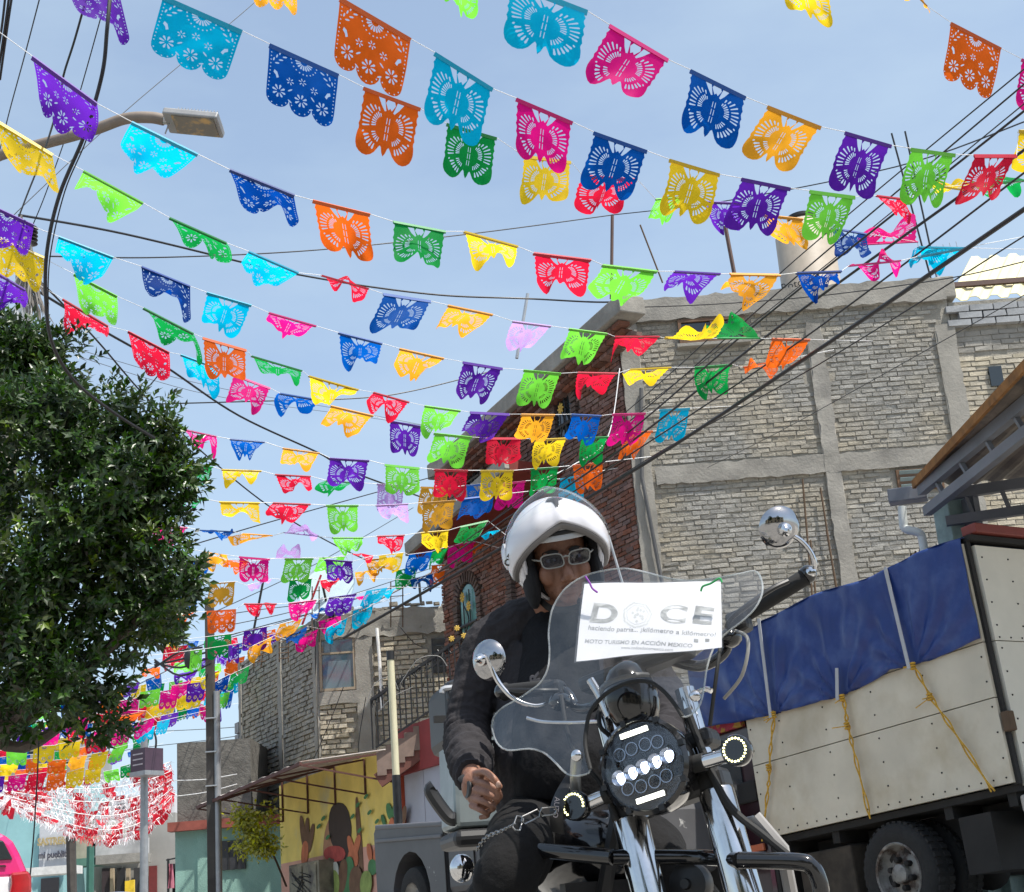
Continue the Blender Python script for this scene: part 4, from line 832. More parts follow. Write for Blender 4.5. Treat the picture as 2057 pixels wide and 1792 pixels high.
def floral(lod):
    s=[(.5,0),(.495,.2),(.49,.4),(.485,.6),(.48,.68)]
    for c in (.32,0,-.32):
        s+=[(c+.16*math.cos(t),.70+.16*math.sin(t)*(1.05 if c==0 else .95)) for t in np.linspace(0,math.pi,9)[(0 if c==.32 else 1):]]
    s+=[(-.48,.68),(-.485,.6),(-.49,.4),(-.495,.2),(-.5,0)]
    # keep the outline monotone at the scallop joints
    outl=[]
    for p in s:
        if not outl or math.hypot(p[0]-outl[-1][0],p[1]-outl[-1][1])>.012: outl.append(p)
    H=[]; n6=5 if lod else 6
    for k in range(9): H.append(slit(0,.055,.05,.115,10+20*k,.006,.013))
    for k in range(11): a=rad(8+16.4*k); H.append(el(.185*math.cos(a),.055+.185*math.sin(a),.012,.012,0,4))
    def flower(cx,cy,r,n):
        for k in range(n): H.append(slit(cx,cy,r*.3,r*.85,360*k/n+10,.004,r*.16))
    for cx,cy in ((-.31,.62),(0,.645),(.31,.62)): flower(cx,cy,.095,8)
    for cx,cy in ((-.17,.42),(.17,.42),(0,.36)): flower(cx,cy,.055,6)
    for sg in (-1,1):
        for k in range(3):
            H.append(el(sg*(.27+.05*k),.10+.065*k,.035,.012,sg*(20),6)); H.append(el(sg*(.34+.04*k),.07+.06*k,.03,.011,sg*(75),6))
        H.append([(sg*.40,.34),(sg*.36,.36),(sg*.33,.43),(sg*.36,.45),(sg*.375,.41),(sg*.41,.38)] if sg>0 else [(sg*.41,.38),(sg*.375,.41),(sg*.36,.45),(sg*.33,.43),(sg*.36,.36),(sg*.40,.34)])
        H.append(el(sg*.16,.55,.04,.011,sg*40,6)); H.append(el(sg*.15,.71,.035,.011,sg*-30,6))
        for k in range(12 if not lod else 7): H.append(el(sg*.458,.05+.6*k/(11 if not lod else 6),.011,.011,0,4))
    for c in (.32,0,-.32):
        for k in range(5): a=rad(25+32.5*k); H.append(el(c+.132*math.cos(a),.70+.132*math.sin(a),.011,.011,0,4))
    if lod: H=H[0:20]+[h for h in H[20:44]]+H[44::3]
    return cutsheet(outl,H,8 if lod else 14)
DES={('B',0):butterfly(0),('B',1):butterfly(1),('F',0):floral(0),('F',1):floral(1)}
FC={'p':('purple',(.12,.018,.42)),'c':('cyan',(.0,.50,.78)),'b':('blue',(.0,.10,.46)),'n':('navy blue',(.0,.05,.30)),'o':('orange',(.86,.14,.012)),'y':('yellow',(.90,.62,.02)),'Y':('amber yellow',(.95,.42,.025)),'g':('green',(.005,.32,.06)),'l':('lime green',(.20,.74,.06)),'m':('magenta pink',(.82,.008,.24)),'r':('red',(.72,.012,.045)),'v':('lavender',(.58,.36,.80)),'u':('mustard yellow',(.72,.35,.03))}
def flagmat(k):
    return M('paper_'+k,FC[k][1],.6,var=.11,scale=2.2,trans=.66,spec=.15)
STR=[
"p,F,120,-60,240,-10,203,45;c,F,328,-8,487,62,375,135;b,F,541,88,680,150,600,232;o,B,730,175,845,218,768,315;g,B,897,248,998,277,935,358;y,B,1050,312,1147,325,1088,400;r,B,1170,352,1280,360,1205,425;l,B,1317,400,1375,395,1337,445;p,B,1418,405,1490,408,1465,462;Y,B,1535,432,1612,440,1600,490;n,B,1672,458,1742,470,1708,505;m,B,1727,492,1842,486,1775,470;c,B,1845,496,1937,498,1872,520",
"o,F,683,-5,825,78,735,165;c,B,873,105,990,178,905,262;m,B,1037,197,1150,245,1080,325;b,B,1193,265,1300,303,1215,385;y,B,1345,320,1446,350,1365,435;p,B,1490,358,1588,378,1508,462;l,B,1627,383,1718,395,1650,480;r,B,1760,393,1815,400,1800,432;y,B,1890,375,1962,385,1895,390;g,B,1950,372,2060,362,2000,385",
"l,B,880,-60,960,-30,915,22;c,B,1020,-40,1180,22,1080,108;m,B,1225,50,1343,120,1235,172;b,B,1387,140,1498,195,1415,275;Y,B,1543,213,1650,255,1540,325;p,B,1698,265,1791,292,1712,385;l,B,1830,298,1919,310,1855,408;r,B,1957,312,2042,312,1985,392;y,B,2046,262,2120,262,2080,340",
"Y,F,490,-70,590,-40,540,18;y,B,1560,-60,1665,-20,1620,32;Y,B,1790,-60,1862,12,1850,8;o,F,1910,45,2011,97,1935,208;m,B,2052,118,2140,160,2080,230",
"p,F,65,113,195,208,100,250;c,F,265,245,398,310,300,345;n,F,460,340,590,392,565,435;o,B,628,402,743,430,690,512;g,B,790,445,895,465,838,518;y,B,932,465,1040,495,985,525;r,B,1072,508,1187,522,1118,578;l,B,1210,532,1320,545,1248,598;p,B,1355,545,1447,550,1378,588;Y,B,1467,550,1567,552,1505,588;n,B,1600,548,1690,545,1640,588;m,B,1705,534,1808,524,1760,540;c,B,1842,516,1937,498,1868,540",
"y,F,-10,240,105,310,75,355;l,F,168,343,288,408,205,415;g,F,340,437,455,488,395,508;c,F,500,505,600,548,522,568;r,B,645,553,740,580,712,592;b,B,770,590,866,605,798,660;Y,B,900,613,990,632,925,668;v,B,1030,645,1107,655,1050,702;l,B,1143,660,1220,670,1160,728;r,B,1235,676,1325,676,1255,705;y,B,1335,680,1430,680,1400,645;g,B,1440,680,1527,680,1462,652;o,B,1550,680,1627,682,1575,735",
"c,F,118,475,228,517,155,550;n,F,284,535,382,575,338,594;c,B,415,587,505,613,450,665;m,B,540,628,635,655,575,672;b,B,680,668,768,690,708,728;Y,B,803,700,892,720,825,755;p,B,930,727,1010,740,950,798;l,B,1052,743,1127,750,1072,815;r,B,1160,748,1240,750,1192,788;y,B,1265,742,1348,738,1290,762;g,B,1395,738,1470,732,1432,795;o,B,1493,738,1565,724,1530,735",
"l,F,148,550,235,595,192,638;g,F,287,618,388,670,350,688;o,B,407,678,495,703,450,755;g,B,505,715,607,745,545,750;y,B,620,755,720,783,665,795;r,B,750,788,822,808,772,830;l,B,853,815,925,825,885,870;p,B,945,828,1024,832,955,872;Y,B,1047,832,1115,833,1062,882;b,B,1148,832,1208,835,1165,886;m,B,1230,832,1297,830,1250,892;c,B,1325,823,1386,820,1342,884",
"r,F,125,600,217,655,172,670;r,F,257,665,340,708,290,745;c,B,363,712,440,740,395,775;m,B,468,752,543,780,492,812;b,B,562,790,650,805,605,830;Y,B,665,815,750,835,688,868;p,B,782,845,848,857,812,912;l,B,872,870,948,878,892,932;r,B,978,880,1048,880,1000,930;y,B,1075,883,1140,880,1096,936;g,B,1168,880,1222,877,1182,934;o,B,1262,868,1312,866,1262,920",
"m,B,357,860,435,877,392,896;b,B,462,882,532,888,488,916;Y,B,568,900,642,910,592,935;p,B,662,920,742,925,690,972;l,B,773,933,843,940,800,990;r,B,872,943,940,945,902,1000;y,B,965,945,1032,945,992,1002;g,B,1065,942,1122,938,1092,990;o,B,1150,935,1212,928,1182,986",
"g,B,362,936,428,938,395,960;y,B,445,943,525,946,490,972;r,B,552,953,624,957,592,980;g,B,655,965,722,970,672,992;v,B,757,972,812,975,780,1026;u,B,845,978,905,980,868,1030;b,B,935,975,990,970,962,1028;m,B,1000,972,1056,966,1020,1020;c,B,1125,962,1178,952,1150,1010",
"g,B,357,998,420,1004,382,1020;y,B,440,1008,522,1010,478,1028;r,B,548,1010,624,1013,578,1042;l,B,655,1015,720,1015,684,1068;v,B,755,1015,820,1012,786,1042;u,B,848,1010,915,1005,878,1062;b,B,928,1002,990,995,955,1030",
"m,B,308,1055,377,1060,332,1092;b,B,400,1065,468,1068,450,1076;Y,B,488,1072,548,1076,495,1086;v,B,570,1070,640,1078,590,1068;l,B,667,1080,730,1080,690,1108;r,B,757,1077,813,1075,780,1102;y,B,845,1070,902,1065,868,1104;g,B,925,1058,980,1046,940,1086;c,B,962,1078,1005,1066,985,1080",
"g,B,292,1092,362,1100,322,1118;Y,B,405,1107,457,1115,445,1142;o,B,455,1125,500,1128,470,1140;m,B,480,1118,542,1123,510,1166;v,B,552,1122,605,1122,575,1102;l,B,572,1122,630,1122,590,1168;p,B,652,1124,708,1128,682,1166;r,B,707,1112,752,1116,725,1124;y,B,760,1116,812,1110,785,1138;b,B,820,1114,872,1106,835,1150;g,B,868,1108,902,1100,875,1135;m,B,900,1098,955,1088,922,1132;o,B,928,1090,978,1094,950,1110",
"b,B,378,1122,432,1124,392,1156;l,B,640,1120,695,1118,655,1150;u,B,735,1125,790,1120,775,1150;Y,B,712,1150,758,1145,735,1165;g,B,795,1146,838,1138,815,1178;o,B,866,1136,908,1132,884,1172",
"b,B,352,1174,400,1174,372,1222;u,B,420,1172,474,1168,442,1216;v,B,495,1176,548,1162,515,1178;g,B,580,1166,628,1162,598,1204;r,B,642,1166,688,1160,665,1178;b,B,822,1165,870,1152,845,1172",
"o,B,338,1236,392,1230,360,1252;o,F,415,1228,474,1224,443,1271;r,F,490,1213,556,1213,520,1234;m,F,580,1212,636,1205,597,1240;p,F,661,1201,716,1193,682,1236;m,B,716,1200,742,1194,726,1206;c,B,735,1187,780,1180,748,1214;c,B,765,1190,800,1180,770,1200",
"g,B,415,1279,466,1273,440,1321;p,B,488,1268,538,1258,513,1303;Y,B,561,1254,609,1242,572,1278;b,B,622,1236,664,1226,640,1232;m,B,638,1249,686,1236,660,1266;c,B,708,1227,751,1214,724,1256",
"l,B,382,1307,407,1304,394,1347;p,B,459,1296,482,1293,470,1330;Y,B,502,1300,551,1277,527,1318;b,B,573,1284,618,1258,602,1282;m,B,597,1281,641,1263,615,1304;c,B,656,1262,700,1240,682,1278",
"l,B,350,1332,384,1328,360,1348;p,B,406,1322,437,1318,417,1338;p,B,435,1316,460,1312,445,1338;o,F,455,1328,492,1318,468,1358;b,B,520,1310,575,1290,550,1328;m,B,580,1290,622,1278,598,1314;c,F,640,1270,685,1258,655,1296",
"r,F,330,1300,378,1296,350,1330;p,F,350,1356,398,1344,378,1366;g,B,399,1341,420,1336,407,1358;l,B,418,1338,443,1332,430,1351;y,B,404,1362,446,1348,424,1375;g,B,462,1356,503,1336,482,1372;o,B,521,1324,563,1322,535,1353",
"o,F,285,1345,322,1340,300,1362;l,F,281,1391,322,1383,298,1420;m,F,345,1377,384,1366,358,1402;p,F,376,1374,414,1369,390,1409;n,F,421,1376,462,1354,444,1395;c,F,468,1362,512,1340,490,1382",
"m,F,242,1408,285,1400,262,1436;m,F,323,1389,360,1383,336,1424;y,F,360,1398,410,1392,378,1424;c,F,415,1392,452,1388,425,1413;l,F,432,1396,462,1390,440,1424;b,F,452,1386,470,1384,452,1438",
"Y,F,150,1409,196,1405,169,1455;o,F,200,1412,244,1410,218,1442;r,F,254,1424,304,1412,272,1446;y,F,296,1418,356,1408,318,1440;g,F,357,1418,378,1414,362,1446;b,F,374,1422,402,1416,385,1440;m,F,401,1412,420,1424,412,1450;p,F,424,1424,443,1420,436,1452",
"p,F,85,1464,120,1453,100,1482;m,F,134,1440,179,1433,154,1472;r,F,193,1433,240,1426,208,1464;o,F,236,1440,294,1428,262,1456;c,F,316,1450,342,1444,326,1474",
"b,F,-18,1466,19,1470,4,1506;p,F,31,1474,72,1464,44,1504;m,F,85,1475,120,1473,102,1498;r,F,136,1470,175,1466,154,1488;c,F,275,1468,312,1458,290,1490",
"l,F,13,1507,55,1505,32,1538;y,F,68,1500,111,1497,86,1532;y,F,119,1494,162,1488,140,1524;r,F,168,1484,211,1476,192,1512;m,F,222,1470,261,1459,243,1496;m,F,272,1454,312,1440,290,1476;p,F,324,1438,359,1430,340,1458",
"y,F,0,1536,36,1534,18,1554;o,F,52,1525,78,1523,64,1552;o,F,98,1528,134,1525,112,1554;Y,F,142,1521,176,1517,155,1542;y,F,184,1515,218,1508,192,1552;l,F,228,1503,256,1496,224,1542;g,F,268,1494,300,1484,280,1520",
"p,F,-16,1560,10,1559,-8,1592;m,F,17,1559,54,1554,30,1588;r,F,58,1556,94,1551,68,1588;o,F,96,1556,134,1546,110,1590;y,F,134,1552,170,1541,148,1582;y,F,172,1546,204,1542,186,1574;l,F,208,1550,238,1544,224,1570;g,F,242,1540,274,1532,256,1562",
"p,F,-40,402,68,452,18,502","y,F,0,478,92,518,42,560","p,F,-52,520,50,582,6,606"]
_r2=random.Random(5)
XTRA=[((-10,1440,330,1352),8),((-14,1486,400,1398),10),((20,1418,300,1372),7),((60,1455,470,1372),10),((330,1322,700,1226),9),((-10,1522,300,1470),8),((300,1376,520,1318),6),((-10,1536,250,1508),7),((330,1288,560,1262),6),((-10,1402,260,1384),7),((-10,1462,360,1392),9),((-14,1504,420,1412),11),((-10,1550,290,1502),8),((150,1478,470,1392),9),((200,1440,480,1362),8)]
for (xa,ya,xb,yb_),n_ in XTRA:
    q=[]
    for i in range(n_):
        u=(i+.1)/n_; u2=(i+.84)/n_; sg_=9*math.sin(math.pi*u); x0_,y0_,x1_,y1_=xa+(xb-xa)*u,ya+(yb_-ya)*u+sg_,xa+(xb-xa)*u2,ya+(yb_-ya)*u2+9*math.sin(math.pi*u2); w_=x1_-x0_
        q.append('%s,%s,%.0f,%.0f,%.0f,%.0f,%.0f,%.0f'%(_r2.choice('pcbnoyYglmrr'),'F' if ya>1340 else 'B',x0_,y0_,x1_,y1_,(x0_+x1_)/2+_r2.uniform(-6,4),(y0_+y1_)/2+w_*_r2.uniform(.5,.95)))
    STR.insert(29,';'.join(q))
NX=29+len(XTRA)
ORD=('first','second','third','fourth','fifth','sixth','seventh','eighth','ninth','tenth','eleventh','twelfth','thirteenth','fourteenth')
TENS=['zeroth']+[o for o in ORD]+['fifteenth','sixteenth','seventeenth','eighteenth','nineteenth','twentieth','twenty-first','twenty-second','twenty-third','twenty-fourth','twenty-fifth','twenty-sixth','twenty-seventh','twenty-eighth','twenty-ninth','thirtieth']
FW=.47; FH=.84
m_str=M('white_string',(.75,.75,.75),.7)
def solve(fl):
    best=None
    for th in range(6,48,4):
        n=Vector((-math.sin(rad(th)),math.cos(rad(th)),0)); lens=[]
        a=Vector((0,10,0))
        for f in fl:
            p,q=hit(f[2],f[3],a,n),hit(f[4],f[5],a,n); lens.append((q-p).length/10)
        lens=np.array(lens); Y0=FW/np.median(lens); e=np.abs(lens*Y0/FW-1).mean()+.0035*abs(th-27)
        if best is None or e<best[0]: best=(e,Y0,n)
    return best[1],best[2]
NFL=0
for si,sp in enumerate(STR):
    fl=[]
    for it in sp.split(';'):
        q=it.split(','); fl.append((q[0],q[1])+tuple(float(x) for x in q[2:]))
    Y0,nrm=solve(fl); a=Vector((0,Y0,0)); tops=[]; sname=(TENS+['thirty-'+o for o in ORD[:9]]+['fortieth']+['forty-'+o for o in ORD[:9]])[min(si+1,NX)]
    for fi,f in enumerate(fl):
        p,q=hit(f[2],f[3],a,nrm),hit(f[4],f[5],a,nrm); tops+=[p,q]
        T=q-p; wd=T.length; c=(p+q)/2; H=FW*FH
        r0=ray((f[2]+f[4])/2,(f[3]+f[5])/2); t=(c-CAM).dot(D0)/F; e=CAM+ray(f[6],f[7])*t-c   # bottom at the same depth
        e*=1.04
        vd=(c-CAM).normalized(); l=e.length
        if l>H*1.3: e*=H*1.3/l; l=e.length
        k=math.sqrt(max(0,H*H-l*l)); sgn=1 if (si*7+fi*3)%5 else -1
        V=e+vd*k*sgn
        lift=k/H
        Nn=T.cross(V).normalized(); near=wd*F/(c-CAM).dot(D0)>58; des=f[1]
        vv,tt=DES[(des,0 if near else 1)]
        rs=np.random.RandomState(si*50+fi); u=vv[:,0]; v=vv[:,1]
        pin=rs.uniform(-.05,.06)+.70*lift*lift*rs.uniform(.05,1); ph=rs.uniform(0,6.3,4); am=(.05+.15*lift)*rs.uniform(.6,1.3); sk=rs.uniform(-.32,.32)*lift
        uu=u*(1-pin*v*v)+sk*v
        fold=rs.uniform(-1,1)*(.22+.7*lift)            # one corner swings further than the other
        bil=rs.uniform(-.10,.10)+.10*lift
        Pn=np.array(c)+np.outer(uu,np.array(T))+np.outer(v/.88,np.array(V))
        disp=wd*(am*v*np.sin(2*math.pi*(u*rs.uniform(.7,1.4)+.25*v)+ph[0])+am*.45*v*v*np.sin(2*math.pi*u*2.3+ph[1])+bil*np.sin(math.pi*v)+fold*u*v*v*.6+.018*v*np.sin(13*v+ph[2])*np.sin(11*u+ph[3]))
        Pn=Pn+np.outer(disp,np.array(Nn))
        # curl a little along the drop so lifted flags bend instead of hinging
        Pn=Pn-np.outer(wd*.22*lift*v*(1-v),np.array((0,0,1)))
        dark=M('paper_hem_'+f[0],tuple(x*.62 for x in FC[f[0]][1]),.5,var=.05)
        mb=MB(); mb.v=[tuple(x) for x in Pn]; mb.f=[tuple(x) for x in tt]
        cn=FC[f[0]][0]; dn_={'B':'butterfly cut','F':'flower cut'}[des]
        lbl='%s %s paper flag, %s from left on the %s string down'%(cn,dn_,ORD[fi],sname)
        if si>=NX: lbl=('upper purple flower flag tangled on the electricity pole','yellow flower flag tangled on the electricity pole','lower purple flower flag hanging behind the electricity pole')[si-NX]
        o=mb.build('paper_flag',flagmat(f[0]),smooth='all')
        tag(o,lbl,'paper flag','papel picado flags strung over the street'); NFL+=1
        if near:
            hb=MB(); Vn=V.normalized(); tn=T.normalized()
            hb.box(c+Vn*(wd*.022),(wd*1.0,.012,wd*.062),(tn,Nn,tn.cross(Nn))); hb.build('hem',dark,o)
    tops.sort(key=lambda p:(p-a).dot(Vector((nrm.y,-nrm.x,0))))
    if si>=NX: continue
    d0=(tops[0]-tops[1]); d1=tops[-1]-tops[-2]
    ext=lambda d:d.normalized()*.8
    pts=[tops[0]+ext(d0)]+tops+[tops[-1]+ext(d1)]
    tag(MB().tube(pts,.003 if Y0<18 else .0048,5).build('bunting_string',m_str,smooth=True),'thin white string, %s bunting line counted from the top'%sname,'string','strings carrying the paper flags')
# ================= cargo truck
R0=Vector((3.29,10.7,1.41)); L0=Vector((1.87,12.9,1.25)); E1=(L0-R0).normalized(); E3=(Z3-E1*Z3.dot(E1)).normalized(); E2=E1.cross(E3).normalized()
def T(a,b,c): return R0+E1*a+E2*b+E3*c
def ac(x,y,off=0):
    h=hit(x,y,R0-E2*off,E2)-R0; return h.dot(E1),h.dot(E3)
TB=(E1,E2,E3)
m_panel=M('dirty_cream_panel',(.57,.52,.415),.6,var=.09,scale=1.6,bump=.06,bscale=12,col2=(.46,.40,.29),c2scale=2.6,c2lo=.45,c2hi=.72)
m_panel2=M('white_panel',(.64,.61,.52),.55,var=.06,scale=2,bump=.06,bscale=12)
m_tyre=M('tyre_rubber',(.018,.018,.018),.9,var=.15,scale=20,bump=.3,bscale=60); m_chas=M('oily_black_chassis',(.014,.013,.012),.8,var=.3,scale=4)
m_rim=M('worn_rim_paint',(.24,.235,.22),.55,.2,var=.3,scale=9,col2=(.07,.05,.04),c2scale=8)
LT=2.66; HT=1.74
tk_=thing('cargo_truck',Vector((T(1.4,1,0).x,T(1.4,1,0).y,ground(2.6,11.5))),'cream panelled cargo truck parked at right, blue tarp over its top','truck')
seam=[0,.60,1.0,HT]
for k in range(3): MB().box(T(LT/2,.02,(seam[k]+seam[k+1])/2),(LT,.04,seam[k+1]-seam[k]-.008),TB).build('side_panel',m_panel,tk_)
MB().box(T(LT/2,.055,HT/2),(LT-.02,.04,HT-.02),TB).build('inner_wall',m_chas,tk_)
MB().box(T(LT/2,1.96,HT/2),(LT,.04,HT),TB).build('far_side_panel',m_panel,tk_); MB().box(T(LT-.02,1,HT/2),(.04,1.86,HT-.02),TB).build('head_board',m_panel,tk_)
MB().box(T(LT/2,1,-.03),(LT,1.9,.05),TB).build('floor',m_chas,tk_)
rv=MB()
def rivet(p,n,r=.0075): rv.lathe([(r,0),(r*.8,.006),(0,.009)],p,n,6)
for a in np.arange(.05,LT,.115): rivet(T(a,0,.045),-E2)
for a in (.04,LT-.04,.62,1.17,1.72,2.25):
    for c in np.arange(.18,HT,.18): rivet(T(a,0,c),-E2)
o=rv.build('rivets',m_chas,tk_); tag(o,kind='stuff')
# tail panels
for k,(c0,c1) in enumerate(((-.02,1.0),(1.008,1.72))): MB().box(T(-.02,1.02,(c0+c1)/2),(.04,1.86,c1-c0),TB).build('tail_panel',m_panel2,tk_)
rv=MB()
for b_ in (.14,.42,.72,1.0):
    for c in np.arange(.1,1.7,.17): rivet(T(-.04,b_,c),-E1)
for b_ in np.arange(.14,1.9,.12): rivet(T(-.04,b_,1.03),-E1)
o=rv.build('tail_rivets',m_chas,tk_); tag(o,kind='stuff')
MB().box(T(-.0,.045,HT/2),(.05,.04,HT+.02),TB).build('corner_post',m_chas,tk_)
MB().box(T(-.05,.03,.42),(.07,.07,.14),TB).build('hinge',m_rust,tk_,bevel=.01)
MB().box(T(-.03,1.0,HT+.03),(.08,1.96,.04),TB).build('top_rail',m_chas,tk_); MB().box(T(-.03,1.02,HT+.10),(.14,1.9,.075),TB).build('red_beam',M('red_brown_steel',(.20,.04,.03),.6),tk_,bevel=.01)
lm=MB(); lm.box(T(-.02,.16,-.14),(.1,.2,.12),TB); lm.build('tail_lamp',M('dusty_lamp_glass',(.45,.42,.38),.25),tk_,bevel=.02)
MB().ell(T(-.05,.2,-.32),(.06,.13,.12),TB,14,8).build('fog_lamp',m_alu,tk_,True)
# chassis, wheel
for b_ in (.45,1.5): MB().box(T(1.9,b_,-.17),(4.6,.12,.2),TB).build('chassis_beam',m_chas,tk_)
for a in (.1,.7,1.9,2.5): MB().box(T(a,1,-.1),(.08,1.85,.09),TB).build('cross_member',m_chas,tk_)
MB().box(T(2.1,.35,-.42),(.62,.5,.5),TB).build('battery_box',M('rusty_box',(.05,.04,.03),.9,var=.4,scale=5),tk_,bevel=.02)
MB().box(T(2.55,.1,-.3),(.04,.24,.6),TB).build('mud_flap',m_chas,tk_); MB().box(T(.45,.5,-.35),(.3,.9,.4),TB).build('under_box',m_chas,tk_)
WR=.375
def wheel(a,b_,c,sgn=-1):
    o=T(a,b_,c); ax=E2*sgn; w_=.115
    ty=MB(False).lathe([(WR*.62,w_*.9),(WR*.72,w_*1.0),(WR*.86,w_*1.02),(WR*.96,w_*.85),(WR,w_*.6),(WR,-w_*.6),(WR*.96,-w_*.85),(WR*.8,-w_*1.0),(WR*.6,-w_*.9)],o,ax,40)
    for k in range(40):
        an=2*math.pi*k/40; fr_a,fr_b,_=frame(ax); dr=fr_a*math.cos(an)+fr_b*math.sin(an)
        for s_ in (-1,1): ty.box(o+dr*WR*1.0+ax*(s_*w_*.45),(.02,w_*.5,.035),(dr,ax,dr.cross(ax)))
    t=ty.build('tyre',m_tyre,tk_,True)
    rm=MB(False).lathe([(WR*.62,w_*.92),(WR*.60,w_*.98),(WR*.565,w_*.9),(WR*.55,w_*.4),(WR*.47,w_*.12),(WR*.40,w_*.22),(WR*.3,w_*.38),(WR*.2,w_*.38),(WR*.19,w_*.85),(WR*.14,w_*.95),(0,w_*.97)],o,ax,36).build('rim',m_rim,t,True)
    fa,fb_,_=frame(ax)
    for k in range(6):
        an=k*math.pi/3+.3; MB().lathe([(.022,0),(.022,.05),(.01,.055)],o+(fa*math.cos(an)+fb_*math.sin(an))*WR*.28+ax*w_*.35,ax,8).build('lug_nut',m_chas,rm)
        an+=.5; MB().lathe([(.038,0),(.038,.006)],o+(fa*math.cos(an)+fb_*math.sin(an))*WR*.43+ax*w_*.16,ax,10).build('rim_hole',m_chas,rm)
wheel(1.25,.12,-.46); wheel(1.25,.42,-.46); wheel(1.25,1.88,-.46,1); wheel(3.6,.15,-.46); wheel(3.6,1.88,-.46,1)
MB().tube([T(1.25,.2,-.46),T(1.25,1.8,-.46)],.07,10).build('axle',m_chas,tk_); MB().ell(T(1.25,1,-.46),(.17,.17,.17),None,12,8).build('differential',m_chas,tk_,True)
# cab
m_mar=M('dark_maroon_paint',(.030,.010,.014),.3,coat=.7,var=.2,scale=3)
prof=[(2.74,-.55),(4.5,-.55),(4.55,-.1),(4.5,.25),(4.15,1.0),(2.8,1.05),(2.74,.95)]
MB().prism(prof,R0+E2*.12,E1,E3,E2,1.76).build('cab',m_mar,tk_,bevel=.05)
MB().prism([(2.95,.38),(3.95,.38),(3.72,.9),(2.95,.92)],R0+E2*.105,E1,E3,E2,.02).build('cab_window',m_dglass,tk_)
MB().box(T(2.92,.09,.2),(.16,.035,.04),TB).build('door_handle',m_alu,tk_,bevel=.01); MB().box(T(2.88,.09,-.05),(.2,.03,.06),TB).build('marker_lamp',M('orange_lens',(.55,.16,.08),.3),tk_,bevel=.01)
MB().box(T(2.9,.1,.42),(.24,.03,.18),TB).build('door_vent',m_chas,tk_,bevel=.02)
MB().box(T(3.2,.08,1.12),(.8,.04,.3),TB).build('painted_board',M('graffiti_red',(.36,.03,.06),.7,col2=(.4,.25,.04),c2scale=9,c2lo=.5,c2hi=.55),tk_)
# blue tarp over rack and side
m_tarp=M('blue_tarpaulin',(.008,.032,.17),.42,var=.16,scale=3,bump=.12,bscale=18,spec=.5,col2=(.05,.085,.21),c2scale=3,c2lo=.48,c2hi=.8)
tp=thing('tarp',T(1.6,.5,HT),'blue tarpaulin draped over the cargo truck and strapped down','tarp')
bot=[(0.02,1.02),(.16,1.0),(.5,.985),(.87,1.0),(1.2,.955),(1.49,.93),(1.9,.945),(2.42,.965),(2.75,.99),(3.0,1.02),(3.3,1.05)]
ba=np.array([p[0] for p in bot]); bc=np.array([p[1] for p in bot])
sa=[ac(1560,1430)[0],ac(1695,1400)[0],ac(1840,1340)[0]]; sta=[ac(1535,1250)[0],ac(1690,1190)[0],ac(1790,1150)[0]]
def tarpf(u,v):
    a=3.32*u-.02; cb=float(np.interp(a,ba,bc)); ct=HT+.03+.02*math.sin(a*5)-(.03 if a>2.3 else 0)-.10*max(0,a-2.5); c=ct+(cb-ct)*v
    d=.024+.014*v*math.sin(a*7+1)+.004*math.sin(a*23+5*v)+.012*math.sin(3*v+a*2)
    for s0,s1 in zip(sta,sa):
        q=s0+(s1-s0)*v; k=abs(a-q); d+=-.05*math.exp(-(k/.05)**2)*v+.05*math.exp(-((k-.16)/.09)**2)*v*(.6+.25*math.sin(40*(a-q)))
        rr=math.hypot((a-s1)*1.0,(c-float(np.interp(s1,ba,bc)))*.55); d+=.028*math.exp(-rr*2.2)*math.sin(16*math.atan2(a-s1,c-cb+.05))
    if a>2.7: d+=.02*math.sin(a*16+v*4)*v
    return T(a,-max(.014,d),c)
mb=MB(); mb.grid(tarpf,150,34); mb.build('side_sheet',m_tarp,tp,'all',solid=.003)
mb=MB(); mb.grid(lambda u,v: T(3.32*u-.02,-.03+v*2.05,HT+.03-(.03 if 3.32*u>2.3 else 0)-.10*max(0,3.32*u-2.52)+.02*math.sin(u*16.6)+.12*math.sin(v*math.pi)),40,8); mb.build('top_sheet',m_tarp,tp,'all',solid=.003)
m_strap=M('grey_webbing',(.40,.41,.43),.8,var=.08)
for k,(s0,s1) in enumerate(zip(sta,sa)):
    cb=float(np.interp(s1,ba,bc)); pts=[]
    v0=0 if k!=1 else .72
    p=[T(s0+(s1-s0)*v,-.055-.02*v,(HT+.03)+(cb-.03-HT-.03)*v) for v in np.linspace(v0,1,8)]
    sb=MB()
    for i in range(7): sb.bar(p[i],p[i+1],.005 if 0 else .034,.006,-E2)
    sb.build('strap',m_strap,tp)
m_rope=M('yellow_rope',(.52,.30,.035),.85,var=.25,scale=40)
rl=('yellow rope on the tarp strap nearest the motorcycle, frayed at the top','yellow rope on the middle tarp strap, knotted twice','yellow rope slanting down from the right tarp strap to the corner')
rp=[[(1556,1436),(1548,1500),(1545,1560),(1541,1600),(1531,1690)],[(1694,1402),(1700,1440),(1706,1470),(1720,1530),(1748,1645)],[(1836,1338),(1870,1400),(1920,1475),(1995,1590)]]
